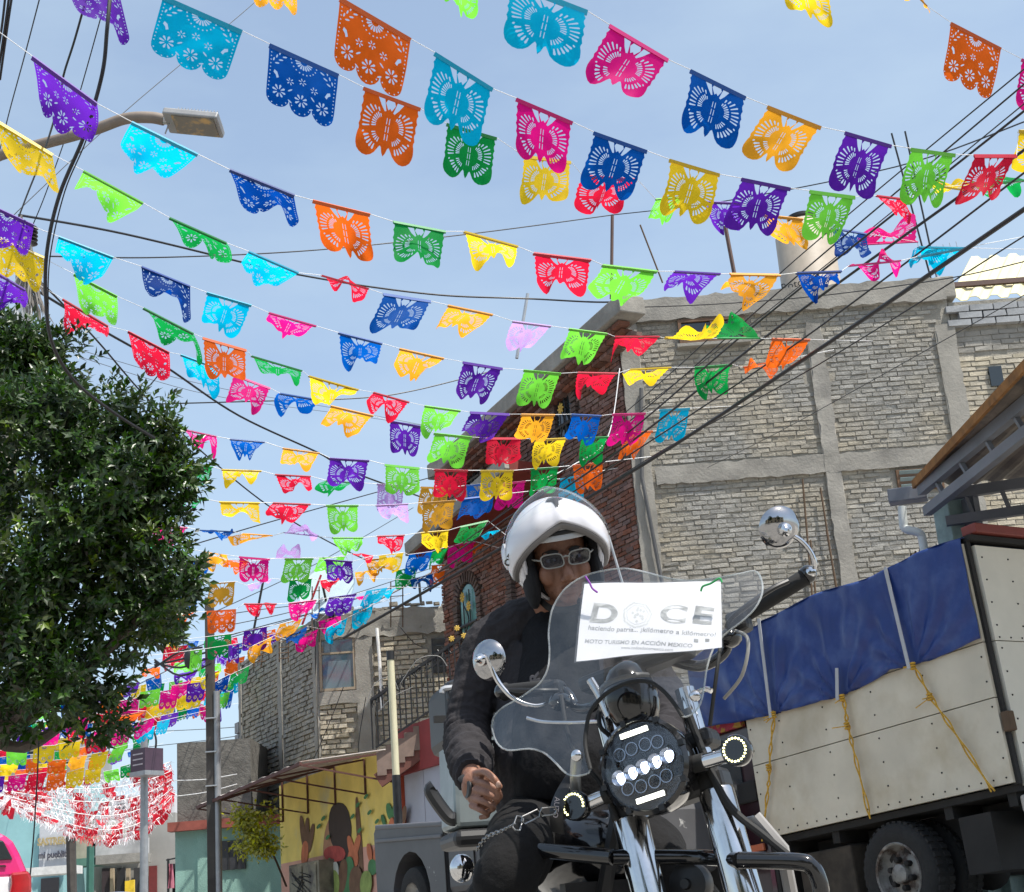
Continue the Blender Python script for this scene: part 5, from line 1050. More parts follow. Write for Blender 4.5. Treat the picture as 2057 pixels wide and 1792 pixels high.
for k,q in enumerate(rp):
    pts=[hit(x,y,R0-E2*.045,E2) for x,y in q]; r=thing('rope',pts[-1],rl[k],'rope','yellow ropes tying the tarp')
    L1=ratio(pts,12); 
    def twist(ph,of,g=.65):
        out=[]
        for i,p in enumerate(L1): out.append(p+E1*(.007*math.cos(i*.8+ph)+of*g)-E2*(.007*math.sin(i*.8+ph)))
        return out
    MB().tube(twist(0,-.012),.0068,6).build('strand',m_rope,r,True); MB().tube(twist(3.1,.012),.0068,6).build('strand',m_rope,r,True)
    for f in ((.0,.42) if k<2 else (.02,.35)):
        i=int(f*(len(L1)-1)); kn=MB()
        for j in range(3): kn.tube([L1[i]+E3*(.02*j-.02)+E1*(.018*math.cos(t))-E2*(.012+.015*math.sin(t)) for t in np.linspace(0,6.28,11)],.008,6)
        for j in range(9 if (k==0 and f==0) else 2): kn.tube([L1[i],L1[i]+E1*random.uniform(-.02,.16)+E3*random.uniform(-.05,.05)-E2*random.uniform(.0,.04)],.004,4)
        kn.build('knot',m_rope,r,True)
# ================= workshop canopy
K=P(1850,980,12.3); K2=P(1862,1027,12.3); KE=hit(2057,806,K,Z3); KE2=hit(2057,872,K2,Z3)
cn=thing('workshop_canopy',(K.x+.2,12.5,ground(3.5,12.5)),'grey steel truss canopy with rusty roof edge at the right side','canopy')
m_gst=M('grey_steel_paint',(.15,.16,.18),.5,var=.12,scale=3); m_teal=M('pale_teal_paint',(.26,.36,.35),.7,var=.25,scale=5,bump=.3,bscale=30)
dF=(KE-K).normalized(); dF2=(KE2-K2).normalized(); Ln=5.0
MB().bar(K-Z3*.02,K+dF*Ln-Z3*.02,.07,.09).build('upper_chord',m_gst,cn); MB().bar(K2,K2+dF2*Ln,.07,.08).build('lower_chord',m_gst,cn)
for k in range(8):
    u=.35+k*.55; MB().bar(K+dF*u-Z3*.03,K2+dF2*(u+.1),.035,.035,X3).build('truss_web',m_gst,cn)
dR=Vector((1,-.33,0)).normalized()
MB().bar(K+dR*.1+Vector((.1,.2,-.04)),K+dR*5+Vector((.1,.2,-.04)),.07,.09).build('upper_chord',m_gst,cn); MB().bar(K2+dR*.1+Vector((.1,.2,-.06)),K2+dR*5+Vector((.1,.2,-.06)),.07,.08).build('lower_chord',m_gst,cn)
for k in range(8): MB().bar(K+dR*(.3+.3*k)+Vector((.1,.2,-.04)),K2+dR*(.33+.3*k)+Vector((.1,.2,-.06)),.03,.03,X3).build('truss_web',m_gst,cn)
RA=P(1839,971,12.3); RB=hit(2057,738,RA,Z3); dE=(RB-RA).normalized()
m_roof=M('brown_sheet_roof',(.17,.14,.11),.7,var=.25,scale=2.5,col2=(.1,.085,.07),c2scale=3)
mb=MB(); mb.grid(lambda u,v: RA+dE*(u*6-.05)+Vector((.92,.36,0))*(v*5.5)+Z3*(.14*v*3+.02*math.sin(v*150)),20,120); mb.build('roof_sheet',m_roof,cn,solid=.012)
MB().bar(RA+Z3*.005-dE*.06,RA+dE*6,.03,.07).build('rusty_edge',M('rust_edge',(.24,.11,.03),.9,var=.3,scale=8),cn)
px0=P(1912,1040,12.5); pz0=ground(3.6,12.5)
MB().box((px0.x+.02,12.6,(pz0+K.z-.05)/2),(.2,.2,K.z-.05-pz0),(Vector((.9,.43,0)),Vector((-.43,.9,0)),Z3)).build('post',m_teal,cn,bevel=.01)
MB().box((px0.x+.16,12.5,(pz0+K.z-.05)/2),(.06,.2,K.z-.1-pz0),(Vector((.9,.43,0)),Vector((-.43,.9,0)),Z3)).build('post_flange',m_gst,cn)
ga,gb_=P(1785,1000,12.6),P(1862,990,12.5); MB().bar(ga,gb_,.16,.12).build('gutter',m_gst,cn,bevel=.01)
MB().tube(ratio([P(1812,1018,12.5),P(1814,1045,12.5),P(1818,1062,12.5),P(1845,1070,12.45),P(1853,1085,12.45),P(1862,1150,12.4),P(1868,1230,12.4)],5),.036,10).build('drain_pipe',M('pale_plastic_pipe',(.55,.58,.56),.45,var=.08),cn,True)
MB().box((px0.x-.15,12.62,(pz0+3.2)/2),(.2,.18,3.2-pz0),(Vector((.9,.43,0)),Vector((-.43,.9,0)),Z3)).build('side_post',m_teal,cn)
MB().box(K+dR*2.2+Vector((.1,1.6,-.75)),(4.4,.1,.32),(dR,Vector((.33,1,0)).normalized(),Z3)).build('dark_beam',m_chas,cn)
for k in range(3): MB().tube([P(1830+k*9,1112-k*5,12.9),P(1830+k*9,1160,12.9)],.01,5).build('rebar',m_rust,cn)
# ================= grey pickup
PK0=P(752,1700,16.0); A1=-S
pk=thing('grey_pickup',(PK0.x+1.3,PK0.y-2,ground(-1,14.5)),'old grey pickup with chipped paint parked behind the rider','pickup')
m_gp=M('chipped_grey_paint',(.075,.075,.08),.5,var=.12,scale=3,coat=.0,col2=(.36,.36,.35),c2scale=4.5,c2lo=.66,c2hi=.69)
m_gp2=M('pale_grey_paint',(.11,.11,.118),.5,var=.08,scale=3,coat=.0)
def XZ(x,y):
    h=hit(x,y,PK0,NS); return ((h-PK0).dot(A1),h.z)
PB=Vector((PK0.x,PK0.y,0))
def KP(t,z,off=0): return PB+A1*t+Z3*z+NS*off
def PX(x,y,off=0): t,z=XZ(x,y); return KP(t,z,off)
wt0,wz0_=XZ(828,1818); wr_=.36
def arch(cx,cz,r,n=11): return [(cx+r*math.cos(a),cz+r*math.sin(a)) for a in np.linspace(math.pi,0,n)]
tb0,zb0=XZ(756,1815); t9,z9=XZ(889,1657); tt0,zt0=XZ(756,1664)
bed=[(.03,zb0),(wt0-.47,zb0)]+arch(wt0,max(wz0_,zb0-.02),.47)+[(wt0+.47,zb0),(t9,zb0),(t9,z9),(.06,zt0+.01),(0,zt0-.05)]
MB().prism(bed,PB,A1,Z3,-NS,1.6).build('bed',m_gp,pk,bevel=.05)
MB().bar(PX(757,1690,.012),PX(889,1679,.012),.02,.035).build('side_trim',m_gp2,pk,bevel=.008)
MB().bar(KP(.05,zt0+.01,-.04),KP(t9,z9+.01,-.04),.1,.05).build('bed_rail',m_gp2,pk,bevel=.015)
c0=t9+.03; zc=zb0; zr_=z9+.02; zroof=z9+.62
cab=[(c0,zc),(c0,zr_),(c0+.12,zr_+.08),(c0+.3,zroof-.03),(c0+.5,zroof),(c0+1.15,zroof),(c0+1.55,zr_+.05),(c0+2.1,zr_-.05),(c0+2.15,zc)]
MB().prism(cab,PB,A1,Z3,-NS,1.58).build('cab',m_gp,pk,bevel=.07)
MB().prism([(c0+.2,zr_+.08),(c0+.36,zroof-.1),(c0+.55,zroof-.09),(c0+.55,zr_+.07)],PB+NS*.012,A1,Z3,-NS,.03).build('quarter_window',m_dglass,pk,bevel=.012)
MB().prism([(c0+.68,zr_+.07),(c0+.70,zroof-.09),(c0+1.1,zroof-.09),(c0+1.4,zr_+.07)],PB+NS*.012,A1,Z3,-NS,.03).build('door_window',m_dglass,pk,bevel=.012)
MB().box(KP(c0+.8,zr_-.12,.015),(.13,.04,.04),(A1,NS,Z3)).build('door_handle',M('chrome',(.75,.75,.75),.08,1,var=0),pk,bevel=.01)
for t_ in (c0-.012,c0+.62): MB().bar(KP(t_,zr_+.0,.006),KP(t_+.02,zc,.006),.012,.012,A1).build('door_seam',m_chas,pk)
wc=KP(wt0,wz0_,-.02)
tw=MB(False).lathe([(wr_*.58,.02),(wr_*.8,.03),(wr_*.97,.0),(wr_,-.05),(wr_,-.18),(wr_*.6,-.2)],wc,NS,32).build('tyre',m_tyre,pk,True)
MB(False).lathe([(wr_*.6,.02),(wr_*.55,-.02),(wr_*.4,-.05),(wr_*.2,-.01),(0,.0)],wc,NS,24).build('rim',m_rim,tw,True)
MB().prism(arch(wt0,wz0_,.46,12)+[(wt0+.46,zb0-.3),(wt0-.46,zb0-.3)],PB-NS*.28,A1,Z3,-NS,.6).build('wheel_well',m_chas,pk)
MB().tube(ratio([KP(.42,zb0-.02,.03),KP(-.02,zb0+.02,.05),KP(-.1,zb0+.03,-.15),KP(-.12,zb0+.03,-1.4)],5),.07,10).build('rear_bumper',M('chrome',(.75,.75,.75),.08,1,var=0),pk,True)
# ================= pink and white taxi
tx=thing('taxi',(P(20,1800,8.6).x,9.3,ground(-3,9)),'pink and white taxi hatchback with red tail lamp, bottom left corner','car')
hx=S; # heads along the street
tr0=P(74,1752,8.5); Tn=NS*-1
def TX(a,b_,c): return Vector((tr0.x,tr0.y,ground(-3,9)))+S*a-(-NS)*b_+Z3*c   # a forward, b towards the kerb side, c up
m_pinkc=M('taxi_pink_paint',(.62,.02,.16),.25,coat=.8,var=.03); m_whitec=M('taxi_white_paint',(.72,.72,.72),.3,coat=.6,var=.03)
LAT=Vector((math.cos(SA),math.sin(SA),0)); TO=P(30,1740,8.6)
def rp_(pts): 
    o=[]
    for x,y in pts:
        h=hit(x,y,TO,S)-TO; o.append((h.dot(LAT),h.z))
    return o
MB().prism(rp_([(-120,1664),(4,1671),(14,1679),(28,1690),(42,1716),(55,1747),(58,1768),(-120,1775)]),TO,LAT,Z3,S,3.3).build('body',m_pinkc,tx,bevel=.05)
MB().prism(rp_([(-120,1765),(61,1757),(66,1790),(66,1880),(-120,1880)]),TO-S*.02,LAT,Z3,S,3.6).build('lower_body',m_whitec,tx,bevel=.04)
MB().prism(rp_([(-120,1690),(6,1688),(26,1727),(-120,1734)]),TO-S*.012,LAT,Z3,S,.03).build('rear_window',m_dglass,tx,bevel=.01)
MB().prism(rp_([(18,1754),(55,1750),(61,1764),(61,1790),(56,1806),(14,1806),(20,1776)]),TO-S*.05,LAT,Z3,S,.12).build('tail_lamp',M('red_lens',(.35,.008,.012),.12,coat=1,var=.15,scale=14),tx,bevel=.015)
MB().prism(rp_([(-120,1742),(10,1738),(12,1741),(-120,1745)]),TO-S*.012,LAT,Z3,S,.02).build('boot_trim',m_chas,tx)
for a_ in (.55,2.7): MB(False).lathe([(.16,.0),(.28,.02),(.3,-.02),(.3,-.2)],TO+LAT*.12+S*a_+Z3*(ground(-3,9)+.3-TO.z),LAT,24).build('wheel',m_tyre,tx,True)
# ================= motorcycle: front assembly in its own steering frame
HC=P(1300,1540,3.2)
def cw(v): return RT*v[0]+UP*v[1]-D0*v[2]
FR=cw((.84,.38,.36)).normalized(); FU=cw((-.15,.93,-.42)); FU=(FU-FR*FU.dot(FR)).normalized(); FF=FR.cross(FU).normalized()
FA=(FR,FU,FF)
def B(r,u,f=0): return HC+FR*r+FU*u+FF*f
def LB(x,y,f): return hit(x,y,HC+FF*f,FF)
m_chr=M('chrome_plate',(.66,.66,.67),.07,1,var=.02,scale=3)
m_chrd=M('dusty_chrome',(.64,.64,.64),.13,1,var=.05,scale=30,col2=(.5,.49,.46),c2scale=14,c2lo=.5,c2hi=.75)
m_gblk=M('gloss_black',(.008,.008,.009),.12,coat=.6,var=0); m_mblk=M('satin_black',(.012,.012,.013),.45,var=.1,scale=10)
m_rub=M('black_rubber',(.01,.01,.01),.75,var=0)
gz=ground(.3,3.2)
mc=thing('motorcycle',(HC.x-.1,3.6,gz),'black motorcycle facing the camera, clear windshield and lit round headlight','motorcycle')
# headlight
hl=MB().lathe([(.0,-.13),(.05,-.125),(.085,-.09),(.099,-.03),(.102,.0),(.102,.018),(.094,.026),(.09,.02)],HC,FF,40).build('headlight',m_gblk,mc,True)
MB().lathe([(.0,.012),(.088,.012),(.089,.018)],HC,FF,36).build('reflector',M('headlight_reflector',(.20,.22,.28),.2,.9,var=.1,scale=8),hl,True)
MB().lathe([(0,.036),(.04,.034),(.075,.028),(.0905,.02)],HC,FF,36).build('lens',clear('headlight_glass',(.97,.98,1),.003),hl,True)
m_led=M('white_led',(1,1,1),.3,emit=(.86,.92,1),emst=6,var=0); m_ledb=M('warm_led_bar',(1,1,1),.3,emit=(1,1,.82),emst=3,var=0); m_bowl=M('projector_bowl',(.4,.45,.55),.12,.9,var=0)
for k in range(5):
    r=-.058+.029*k; u=-.004+.003*(k-2)
    pj=MB().lathe([(.017,.012),(.0165,.026),(.013,.023),(.008,.02),(0,.018)],B(r,u,0),FF,14).build('projector',m_bowl,hl,True)
    MB().ell(B(r,u,.022),(.0055,.0095,.004),FA,12,6).build('led',m_led,pj,True)
for row,us in ((.042,(-.045,-.015,.017,.045)),(-.042,(-.045,-.015,.017,.045))):
    for r in us: MB().lathe([(.0145,.012),(.0145,.024),(.0125,.024),(.011,.018),(.006,.016),(0,.019)],B(r,row*(1-abs(r)*3),0),FF,12).build('dark_projector',M('dark_bowl',(.32,.34,.38),.15,.9,var=0),hl,True)
for u in (.071,-.068):
    lb=MB().box(B(0,u,.018),(.07,.013,.01),FA).build('led_bar_housing',m_gblk,hl)
    for k in range(13): MB().box(B(-.030+.005*k,u,.025),(.0036,.010,.004),FA).build('bar_led',m_ledb,lb)
for k in range(8):
    a=k*math.pi/4+.2; MB().box(B(.097*math.cos(a),.097*math.sin(a),.02),(.012,.012,.016),FA).build('ring_clip',m_mblk,hl)
# cowl over the instruments
cwl=MB().ell(B(-.008,.158,-.03),(.059,.085,.062),(FR,FU,FF),28,18).build('instrument_cowl',m_gblk,mc,True)
MB().tube([B(-.008+.056*math.cos(t),.19,-.03+.060*math.sin(t)) for t in np.linspace(.2,2.9,14)],.006,6).build('cowl_rim',M('grey_plastic',(.1,.1,.1),.4),cwl,True)
# forks
for s_ in (-1,1):
    fk=MB().lathe([(.036,0),(.038,.005),(.038,.24),(.0355,.242),(.0355,.40),(.039,.405),(.039,.62)],B(s_*(.106 if s_>0 else .098),-.075,-.075),-FU,28).build('fork_leg',m_chrd,mc,True)
    MB().tube([B(s_*.098,-.09,-.075),B(s_*.098,.15,-.075)],.0215,20).build('fork_tube',m_chr,fk,True)
    MB().lathe([(.028,0),(.03,.01),(.03,.03),(.026,.04)],B(s_*.098,-.08,-.075),FU,20).build('dust_seal',m_rub,fk,True)
for u,h in ((.235,.035),(.035,.04),(-.055,.05)): MB().box(B(0,u,-.085),(.27,h,.07),FA).build('triple_clamp',m_mblk,mc,bevel=.012)
for s_ in (-1,1):
    MB().lathe([(.012,0),(.013,.012),(.006,.02)],B(s_*.06,-.06,-.045),FF,10).build('clamp_bolt',m_chr,mc,True)
# turn signals
for s_ in (-1,1):
    c=B(.20 if s_>0 else -.178,-.03,.0)
    ts=MB().lathe([(0,-.03),(.024,-.026),(.031,-.01),(.032,.012),(.029,.016),(0,.016)],c,FF,26).build('turn_signal',m_gblk,mc,True)
    MB().tube([c-FF*.012-FR*(s_*.02),B(s_*.085,-.022,-.02)],.016,14).build('stalk',m_chr,ts,True)
    MB().tube([B(s_*.12,-.025,-.018),B(s_*.085,-.022,-.02)],.0185,14).build('stalk_collar',m_rub,ts,True)
    for k in range(21 if s_>0 else 15):
        a=(k*2*math.pi/21) if s_>0 else (-.35+k*2*math.pi/21)
        MB().box(c+FR*(.0235*math.cos(a))+FU*(.0235*math.sin(a))+FF*.0175,(.0034,.0034,.003),FA).build('ring_led',M('yellow_led',(1,1,.6),.3,emit=(1,.95,.45),emst=3,var=0),ts)
# handlebar, grips, levers
for s_ in (-1,1):
    bar=ratio([B(0,.245,-.09),B(s_*.05,.245,-.10),B(s_*.13,.20,-.12),B(s_*.185,.215,-.14),B(s_*.205,.255,-.15),B(s_*.235,.285,-.165),B(s_*.30,.305,-.185)],7)
    MB().tube(bar,.0125,12).build('handlebar',m_gblk,mc,True)
    g=MB().tube([B(s_*.245,.289,-.167),B(s_*.25,.29,-.168),B(s_*.385,.332,-.21),B(s_*.39,.334,-.211)],[.0165,.0185,.0185,.0225],14).build('grip',m_rub,mc,True)
    MB().ell(B(s_*.398,.338,-.213),(.021,.021,.021),None,14,8).build('bar_end',m_gblk,g,True)
    sw=MB().box(B(s_*.235,.27,-.15),(.05,.05,.05),FA).build('switch_block',m_mblk,mc,bevel=.012)
    MB().tube(ratio([B(s_*.215,.262,-.12),B(s_*.25,.268,-.085),B(s_*.33,.30,-.11),B(s_*.37,.315,-.14)],5),.006,8).build('lever',m_mblk,sw,True)
    MB().ell(B(s_*.215,.235,-.12),(.026,.022,.03),FA,12,8).build('reservoir',m_gblk,sw,True)
    st=ratio([B(s_*.405,.336,-.21),B(s_*.425,.345,-.19),B(s_*.428,.37,-.18),B(s_*.418,.40,-.165),B(s_*.395,.425,-.14),B(s_*.388,.432,-.115)],6)
    if s_<0: st=ratio([B(-.255,.25,-.15),B(-.285,.25,-.13),B(-.32,.275,-.11),B(-.345,.32,-.10),B(-.352,.36,-.09),B(-.352,.385,-.075)],6)
    ms_t=MB().tube(st,.006,10).build('mirror_stem',m_chr,mc,True)
    cm=B(.392,.432,-.13) if s_>0 else B(-.362,.385,-.10)
    ax=(FF*.9+FR*(.05 if s_>0 else -.25)-UP*.05).normalized() if s_>0 else (FF*.75-FR*.5+UP*.1).normalized()
    if s_<0: ax=(-D0*.78-RT*.6+UP*.12).normalized()
    else: ax=(-D0*.93+RT*.25-UP*.1).normalized()
    MB().lathe([(0,.020),(.012,.0193),(.026,.015),(.038,.008),(.046,.000),(.0485,-.006),(.0465,-.01),(.0,-.01)],cm,ax,36).build('mirror',M('dark_chrome',(.42,.42,.43),.05,1,var=.02),ms_t,True)
    MB().lathe([(.016,.014),(.015,.028),(.008,.034),(.005,.046),(0,.048)],cm,ax,16).build('mirror_hub',m_chr,ms_t,True)
    if s_>0: MB().lathe([(.011,0),(.011,.02),(.007,.022)],B(.407,.336,-.21),FR*.3+FF*.9,14).build('mirror_clamp',m_chr,ms_t,True)
# hoses and cables
for k,pts in enumerate((((.225,.25,-.12),(.27,.20,-.06),(.24,.13,-.05),(.18,.10,-.07)),((.2,.24,-.11),(.19,.16,-.05),(.14,.05,-.05)),((-.2,.24,-.1),(-.17,.1,-.03),(-.12,-.02,-.04),(-.1,-.2,-.05)),((-.1,.2,-.09),(-.09,.12,-.02),(-.06,.08,-.05)),((.1,.1,-.05),(.13,-.1,-.04),(.19,-.2,-.05),(.26,-.3,-.08)),((-.05,.2,-.09),(-.11,.15,-.06),(-.06,.06,-.06)))):
    MB().tube(ratio([B(*p) for p in pts],7),(.004,.0045,.005,.005,.0085,.006)[k],8).build('hose',M('braided_hose',(.30,.29,.27),.4,.4) if k==0 else m_rub,mc,True)
MB().tube([LB(1516,1640,-.06),LB(1572,1705,-.08),LB(1590,1800,-.1)],.014,8).build('hose',M('grey_sleeve',(.26,.25,.24),.7),mc,True)
# windshield
OUT=[(988,1463),(992,1440),(1010,1421),(1039,1405),(1063,1389),(1085,1372),(1100,1345),(1104,1310),(1102,1275),(1105,1245),(1112,1218),(1136,1182),(1174,1157),(1215,1146),(1256,1142),(1299,1150),(1345,1162),(1395,1166),(1445,1160),(1488,1152),(1516,1147),(1529,1163),(1531,1192),(1516,1223),(1488,1250),(1454,1276),(1432,1305),(1420,1342),(1414,1382),(1407,1413),(1392,1433),(1371,1439),(1352,1410),(1329,1385),(1301,1369),(1264,1371),(1221,1391),(1188,1426),(1178,1463),(1176,1500),(1186,1546),(1170,1557),(1148,1558),(1132,1549),(1111,1527),(1090,1511),(1063,1504),(1020,1507),(998,1492)]
def surf(r,u): return .085-.75*r*r-.26*(u-.1)
def onsh(x,y):
    f=.05
    for _ in range(5):
        h=LB(x,y,f)-HC; r,u=h.dot(FR),h.dot(FU); f=surf(r,u)
    return r,u
po=[onsh(x,y) for x,y in OUT]; po2=[(p.x,p.y) for p in ratio([Vector((a,b,0)) for a,b in po+[po[0]]],3)[:-1]]
vs=[Vector(p) for p in po2]; ed=[(i,(i+1)%len(vs)) for i in range(len(vs))]
us=np.array([(x,y) for x in np.arange(-.36,.38,.025) for y in np.arange(-.1,.5,.025)]); ins=inpoly(us[:,0],us[:,1],po2)
far_=[all(math.hypot(q[0]-p[0],q[1]-p[1])>.012 for p in po2) for q in us]
vs+=[Vector(q) for q,k,j in zip(us,ins,far_) if k and j]
res=delaunay_2d_cdt(vs,ed,[],0,1e-6); Vv=np.array([tuple(v) for v in res[0]]); Tt=np.array(res[2]); cc_=Vv[Tt].mean(1); kk=inpoly(cc_[:,0],cc_[:,1],po2)
mb=MB(); mb.v=[tuple(B(x,y,surf(x,y))) for x,y in Vv]; mb.f=[tuple(t) for t in Tt[kk]]
m_ws=clear('windshield_acrylic',(.84,.85,.85),.028,1,1.62,.03)
ws=mb.build('windshield',m_ws,mc,'all')
MB().tube([B(x,y,surf(x,y)) for x,y in po2+[po2[0]]],.0022,6,False).build('windshield_rim',clear('acrylic_edge',(.75,.8,.78),.25,1,1.8,.1),ws,True)
ar=[onsh(x,y) for x,y in ((1371,1439),(1352,1410),(1329,1385),(1301,1369),(1264,1371),(1221,1391),(1188,1426),(1178,1463),(1176,1500),(1186,1546))]
MB().tube(ratio([B(x,y,surf(x,y)) for x,y in ar],6),.0045,8).build('edge_trim',m_rub,ws,True)
for (x,y) in ((1160,1518),(1397,1398),(1180,1300)):
    r,u=onsh(x,y); MB().lathe([(.012,0),(.012,.006),(.006,.012),(0,.013)],B(r,u,surf(r,u)),FF,14).build('windshield_bolt',m_chr,ws,True)
for s_,pts in ((-1,((1158,1522),(1156,1560),(1158,1605))),):
    MB().tube(ratio([LB(x,y,f) for (x,y),f in zip(pts,(.03,.0,-.03))],5),[(.012,.003)]*11,8).build('bracket',M('brushed_steel',(.5,.5,.48),.35,.8),ws,True)
for pts in (((1186,1366),(1206,1400),(1224,1440)),):
    MB().tube(ratio([LB(x,y,-.02) for x,y in pts],5),.010,10).build('bracket_rod',m_chr,ws,True)
MB().tube(ratio([LB(1058,1442,-.01),LB(1090,1450,-.02),LB(1145,1452,-.03),LB(1200,1450,-.05)],5),.005,8).build('brace_rod',m_chr,ws,True)
MB().tube(ratio([LB(1386,1402,-.02),LB(1415,1385,-.02),LB(1430,1388,-.02)],5),.006,8).build('brace_rod',m_chr,ws,True)
# engine guard
for pts in (((1230,1722),(1115,1711),(1052,1707),(1022,1720),(1003,1750),(994,1795),(990,1880)),((1485,1728),(1602,1731),(1630,1741),(1644,1766),(1650,1800),(1650,1880))):
    MB().tube(ratio([LB(x,y,-.02-.05*i/6) for i,(x,y) in enumerate(pts)],7),.017,14).build('engine_guard',m_gblk,mc,True)
MB().tube(ratio([LB(1485,1728,-.03),LB(1400,1722,-.12),LB(1230,1722,-.03)],6),.016,12).build('engine_guard',m_gblk,mc,True)
# frame, tank, engine behind the fork
BF=Vector((.24,-.97,0)).normalized(); BR=Vector((BF.y*-1,BF.x,0)).normalized(); BR=Vector((-BF.y,BF.x,0)); BO=Vector((HC.x,HC.y,gz))-BF*.16
def Q(a,b_,c): return BO-BF*a+BR*b_*-1*-1+Z3*c
MB().ell(Q(.36,0,.86),(.15,.30,.13),(BR,BF,Z3),20,12).build('fuel_tank',m_gblk,mc,True)
MB().ell(Q(.85,0,.74),(.16,.30,.06),(BR,BF,Z3),18,8).build('seat',m_rub,mc,True)
for s_ in (-1,1):
    MB().tube(ratio([Q(.06,0,.95),Q(.12,s_*.08,.6),Q(.2,s_*.12,.25),Q(.7,s_*.13,.22)],6),.018,8).build('frame_tube',m_mblk,mc,True)
    cy=MB()
    for k in range(9): cy.box(Q(.34-.0*k,s_*.07,.36+.03*k),(.16,.17,.012),(BR,BF,Z3))
    cy.box(Q(.34,s_*.07,.48),(.12,.13,.26),(BR,BF,Z3)); cy.build('cylinder_fins',M('dark_engine_alloy',(.03,.03,.03),.45,.6,var=.2,scale=10),mc)
MB().lathe([(.0,-.25),(.13,-.24),(.15,-.1),(.15,.1),(.13,.24),(0,.25)],Q(.45,0,.3),BR,22).build('crankcase',M('dark_engine_alloy',(.03,.03,.03),.45,.6),mc,True)
MB().lathe([(0,.05),(.01,.05),(.012,.04),(.042,.035),(.046,.02),(.046,0),(.03,-.02)],LB(1393,1778,-.16),FF,26).build('horn',m_mblk,mc,True)
MB().box(Q(.12,0,.62),(.26,.05,.34),(BR,BF,Z3)).build('radiator',M('radiator_fins',(.012,.012,.013),.6,var=.4,scale=50),mc)
# front wheel and mudguard
wcn=B(0,-.72,.02)
wt_=MB(False).lathe([(.23,.05),(.29,.055),(.315,.03),(.318,0),(.315,-.03),(.29,-.055),(.23,-.05)],wcn,FR,36).build('front_wheel',m_tyre,mc,True)
rm_=MB(False).lathe([(.235,.045),(.225,.03),(.215,0),(.225,-.03),(.235,-.045)],wcn,FR,36)
for k in range(10): a=k*math.pi/5; rm_.tube([wcn+(FF*math.cos(a)+FU*math.sin(a))*.04,wcn+(FF*math.cos(a)+FU*math.sin(a))*.225],.012,6)
rm_.lathe([(.05,-.06),(.05,.06)],wcn,FR,14); rm_.build('rim',m_chr,wt_,True)
mb=MB(); mb.grid(lambda u,v: wcn+(FF*math.cos(.15+u*2.2)+FU*math.sin(.15+u*2.2))*(.335+.02*math.cos((v-.5)*3))+FR*((v-.5)*.14),20,8); mb.build('mudguard',m_gblk,mc,'all',solid=.004)
rw=MB(False).lathe([(.2,.06),(.27,.065),(.30,.04),(.305,0),(.30,-.04),(.27,-.065),(.2,-.06)],Q(1.35,0,.31),BR,36).build('rear_wheel',m_tyre,mc,True)
MB(False).lathe([(.2,.05),(.18,0),(.2,-.05)],Q(1.35,0,.31),BR,30).lathe([(.06,-.08),(.06,.08)],Q(1.35,0,.31),BR,14).build('rim',m_chr,rw,True)
MB().tube([Q(1.35,.11,.31),Q(.5,.13,.3)],.03,8).tube([Q(1.35,-.11,.31),Q(.5,-.13,.3)],.03,8).build('swing_arm',m_mblk,mc)
MB().tube(ratio([Q(.3,-.16,.4),Q(.4,-.2,.25),Q(.7,-.22,.22),Q(1.4,-.24,.26)],6),.04,12).build('exhaust',m_chr,mc,True)
# luggage
m_case=M('scuffed_aluminium_case',(.30,.34,.34),.38,.55,var=.15,scale=5,col2=(.2,.24,.25),c2scale=3)
YC=4.45
sc0=P(894,1530,YC); MB().box(sc0+Vector((.13,.15,-.01)),(.28,.24,.36),(Vector((.97,.24,0)),Vector((-.24,.97,0)),Vector((.02,0,1)))).build('side_case',m_case,mc,bevel=.015)
MB().box(sc0+Vector((.13,.15,.19)),(.29,.26,.04),(Vector((.97,.24,0)),Vector((-.24,.97,0)),Vector((.02,0,1)))).build('case_lid',m_mblk,mc,bevel=.012)
MB().box(sc0+Vector((.12,.14,-.22)),(.28,.26,.05),(Vector((.97,.24,0)),Vector((-.24,.97,0)),Vector((.05,0,1)))).build('case_foot',m_mblk,mc,bevel=.02)
MB().tube(ratio([P(872,1580,YC),P(866,1592,YC),P(900,1640,YC),P(915,1645,YC)],5),.02,8).build('rack_bar',m_mblk,mc,True)
tcx=P(915,1422,YC); tcs=MB().box(tcx+Vector((.10,.2,-.01)),(.34,.34,.20),(Vector((.97,.24,0)),Vector((-.24,.97,0)),Z3)).build('top_case',m_mblk,mc,bevel=.03)
MB().tube(ratio([P(888,1392,YC),P(895,1383,YC),P(945,1380,YC)],4),.009,8).build('case_handle',M('pale_trim',(.5,.5,.5),.35,.5),tcs,True)
MB().box(tcx+Vector((.08,.03,-.03)),(.3,.012,.02),(Vector((.97,.24,0)),Vector((-.24,.97,0)),Z3)).build('case_seam',m_rub,tcs)
# chrome highway lamp left of the leg
MB().ell(P(928,1744,3.75),(.03,.028,.034),None,20,14).build('fog_lamp',m_chr,mc,True)
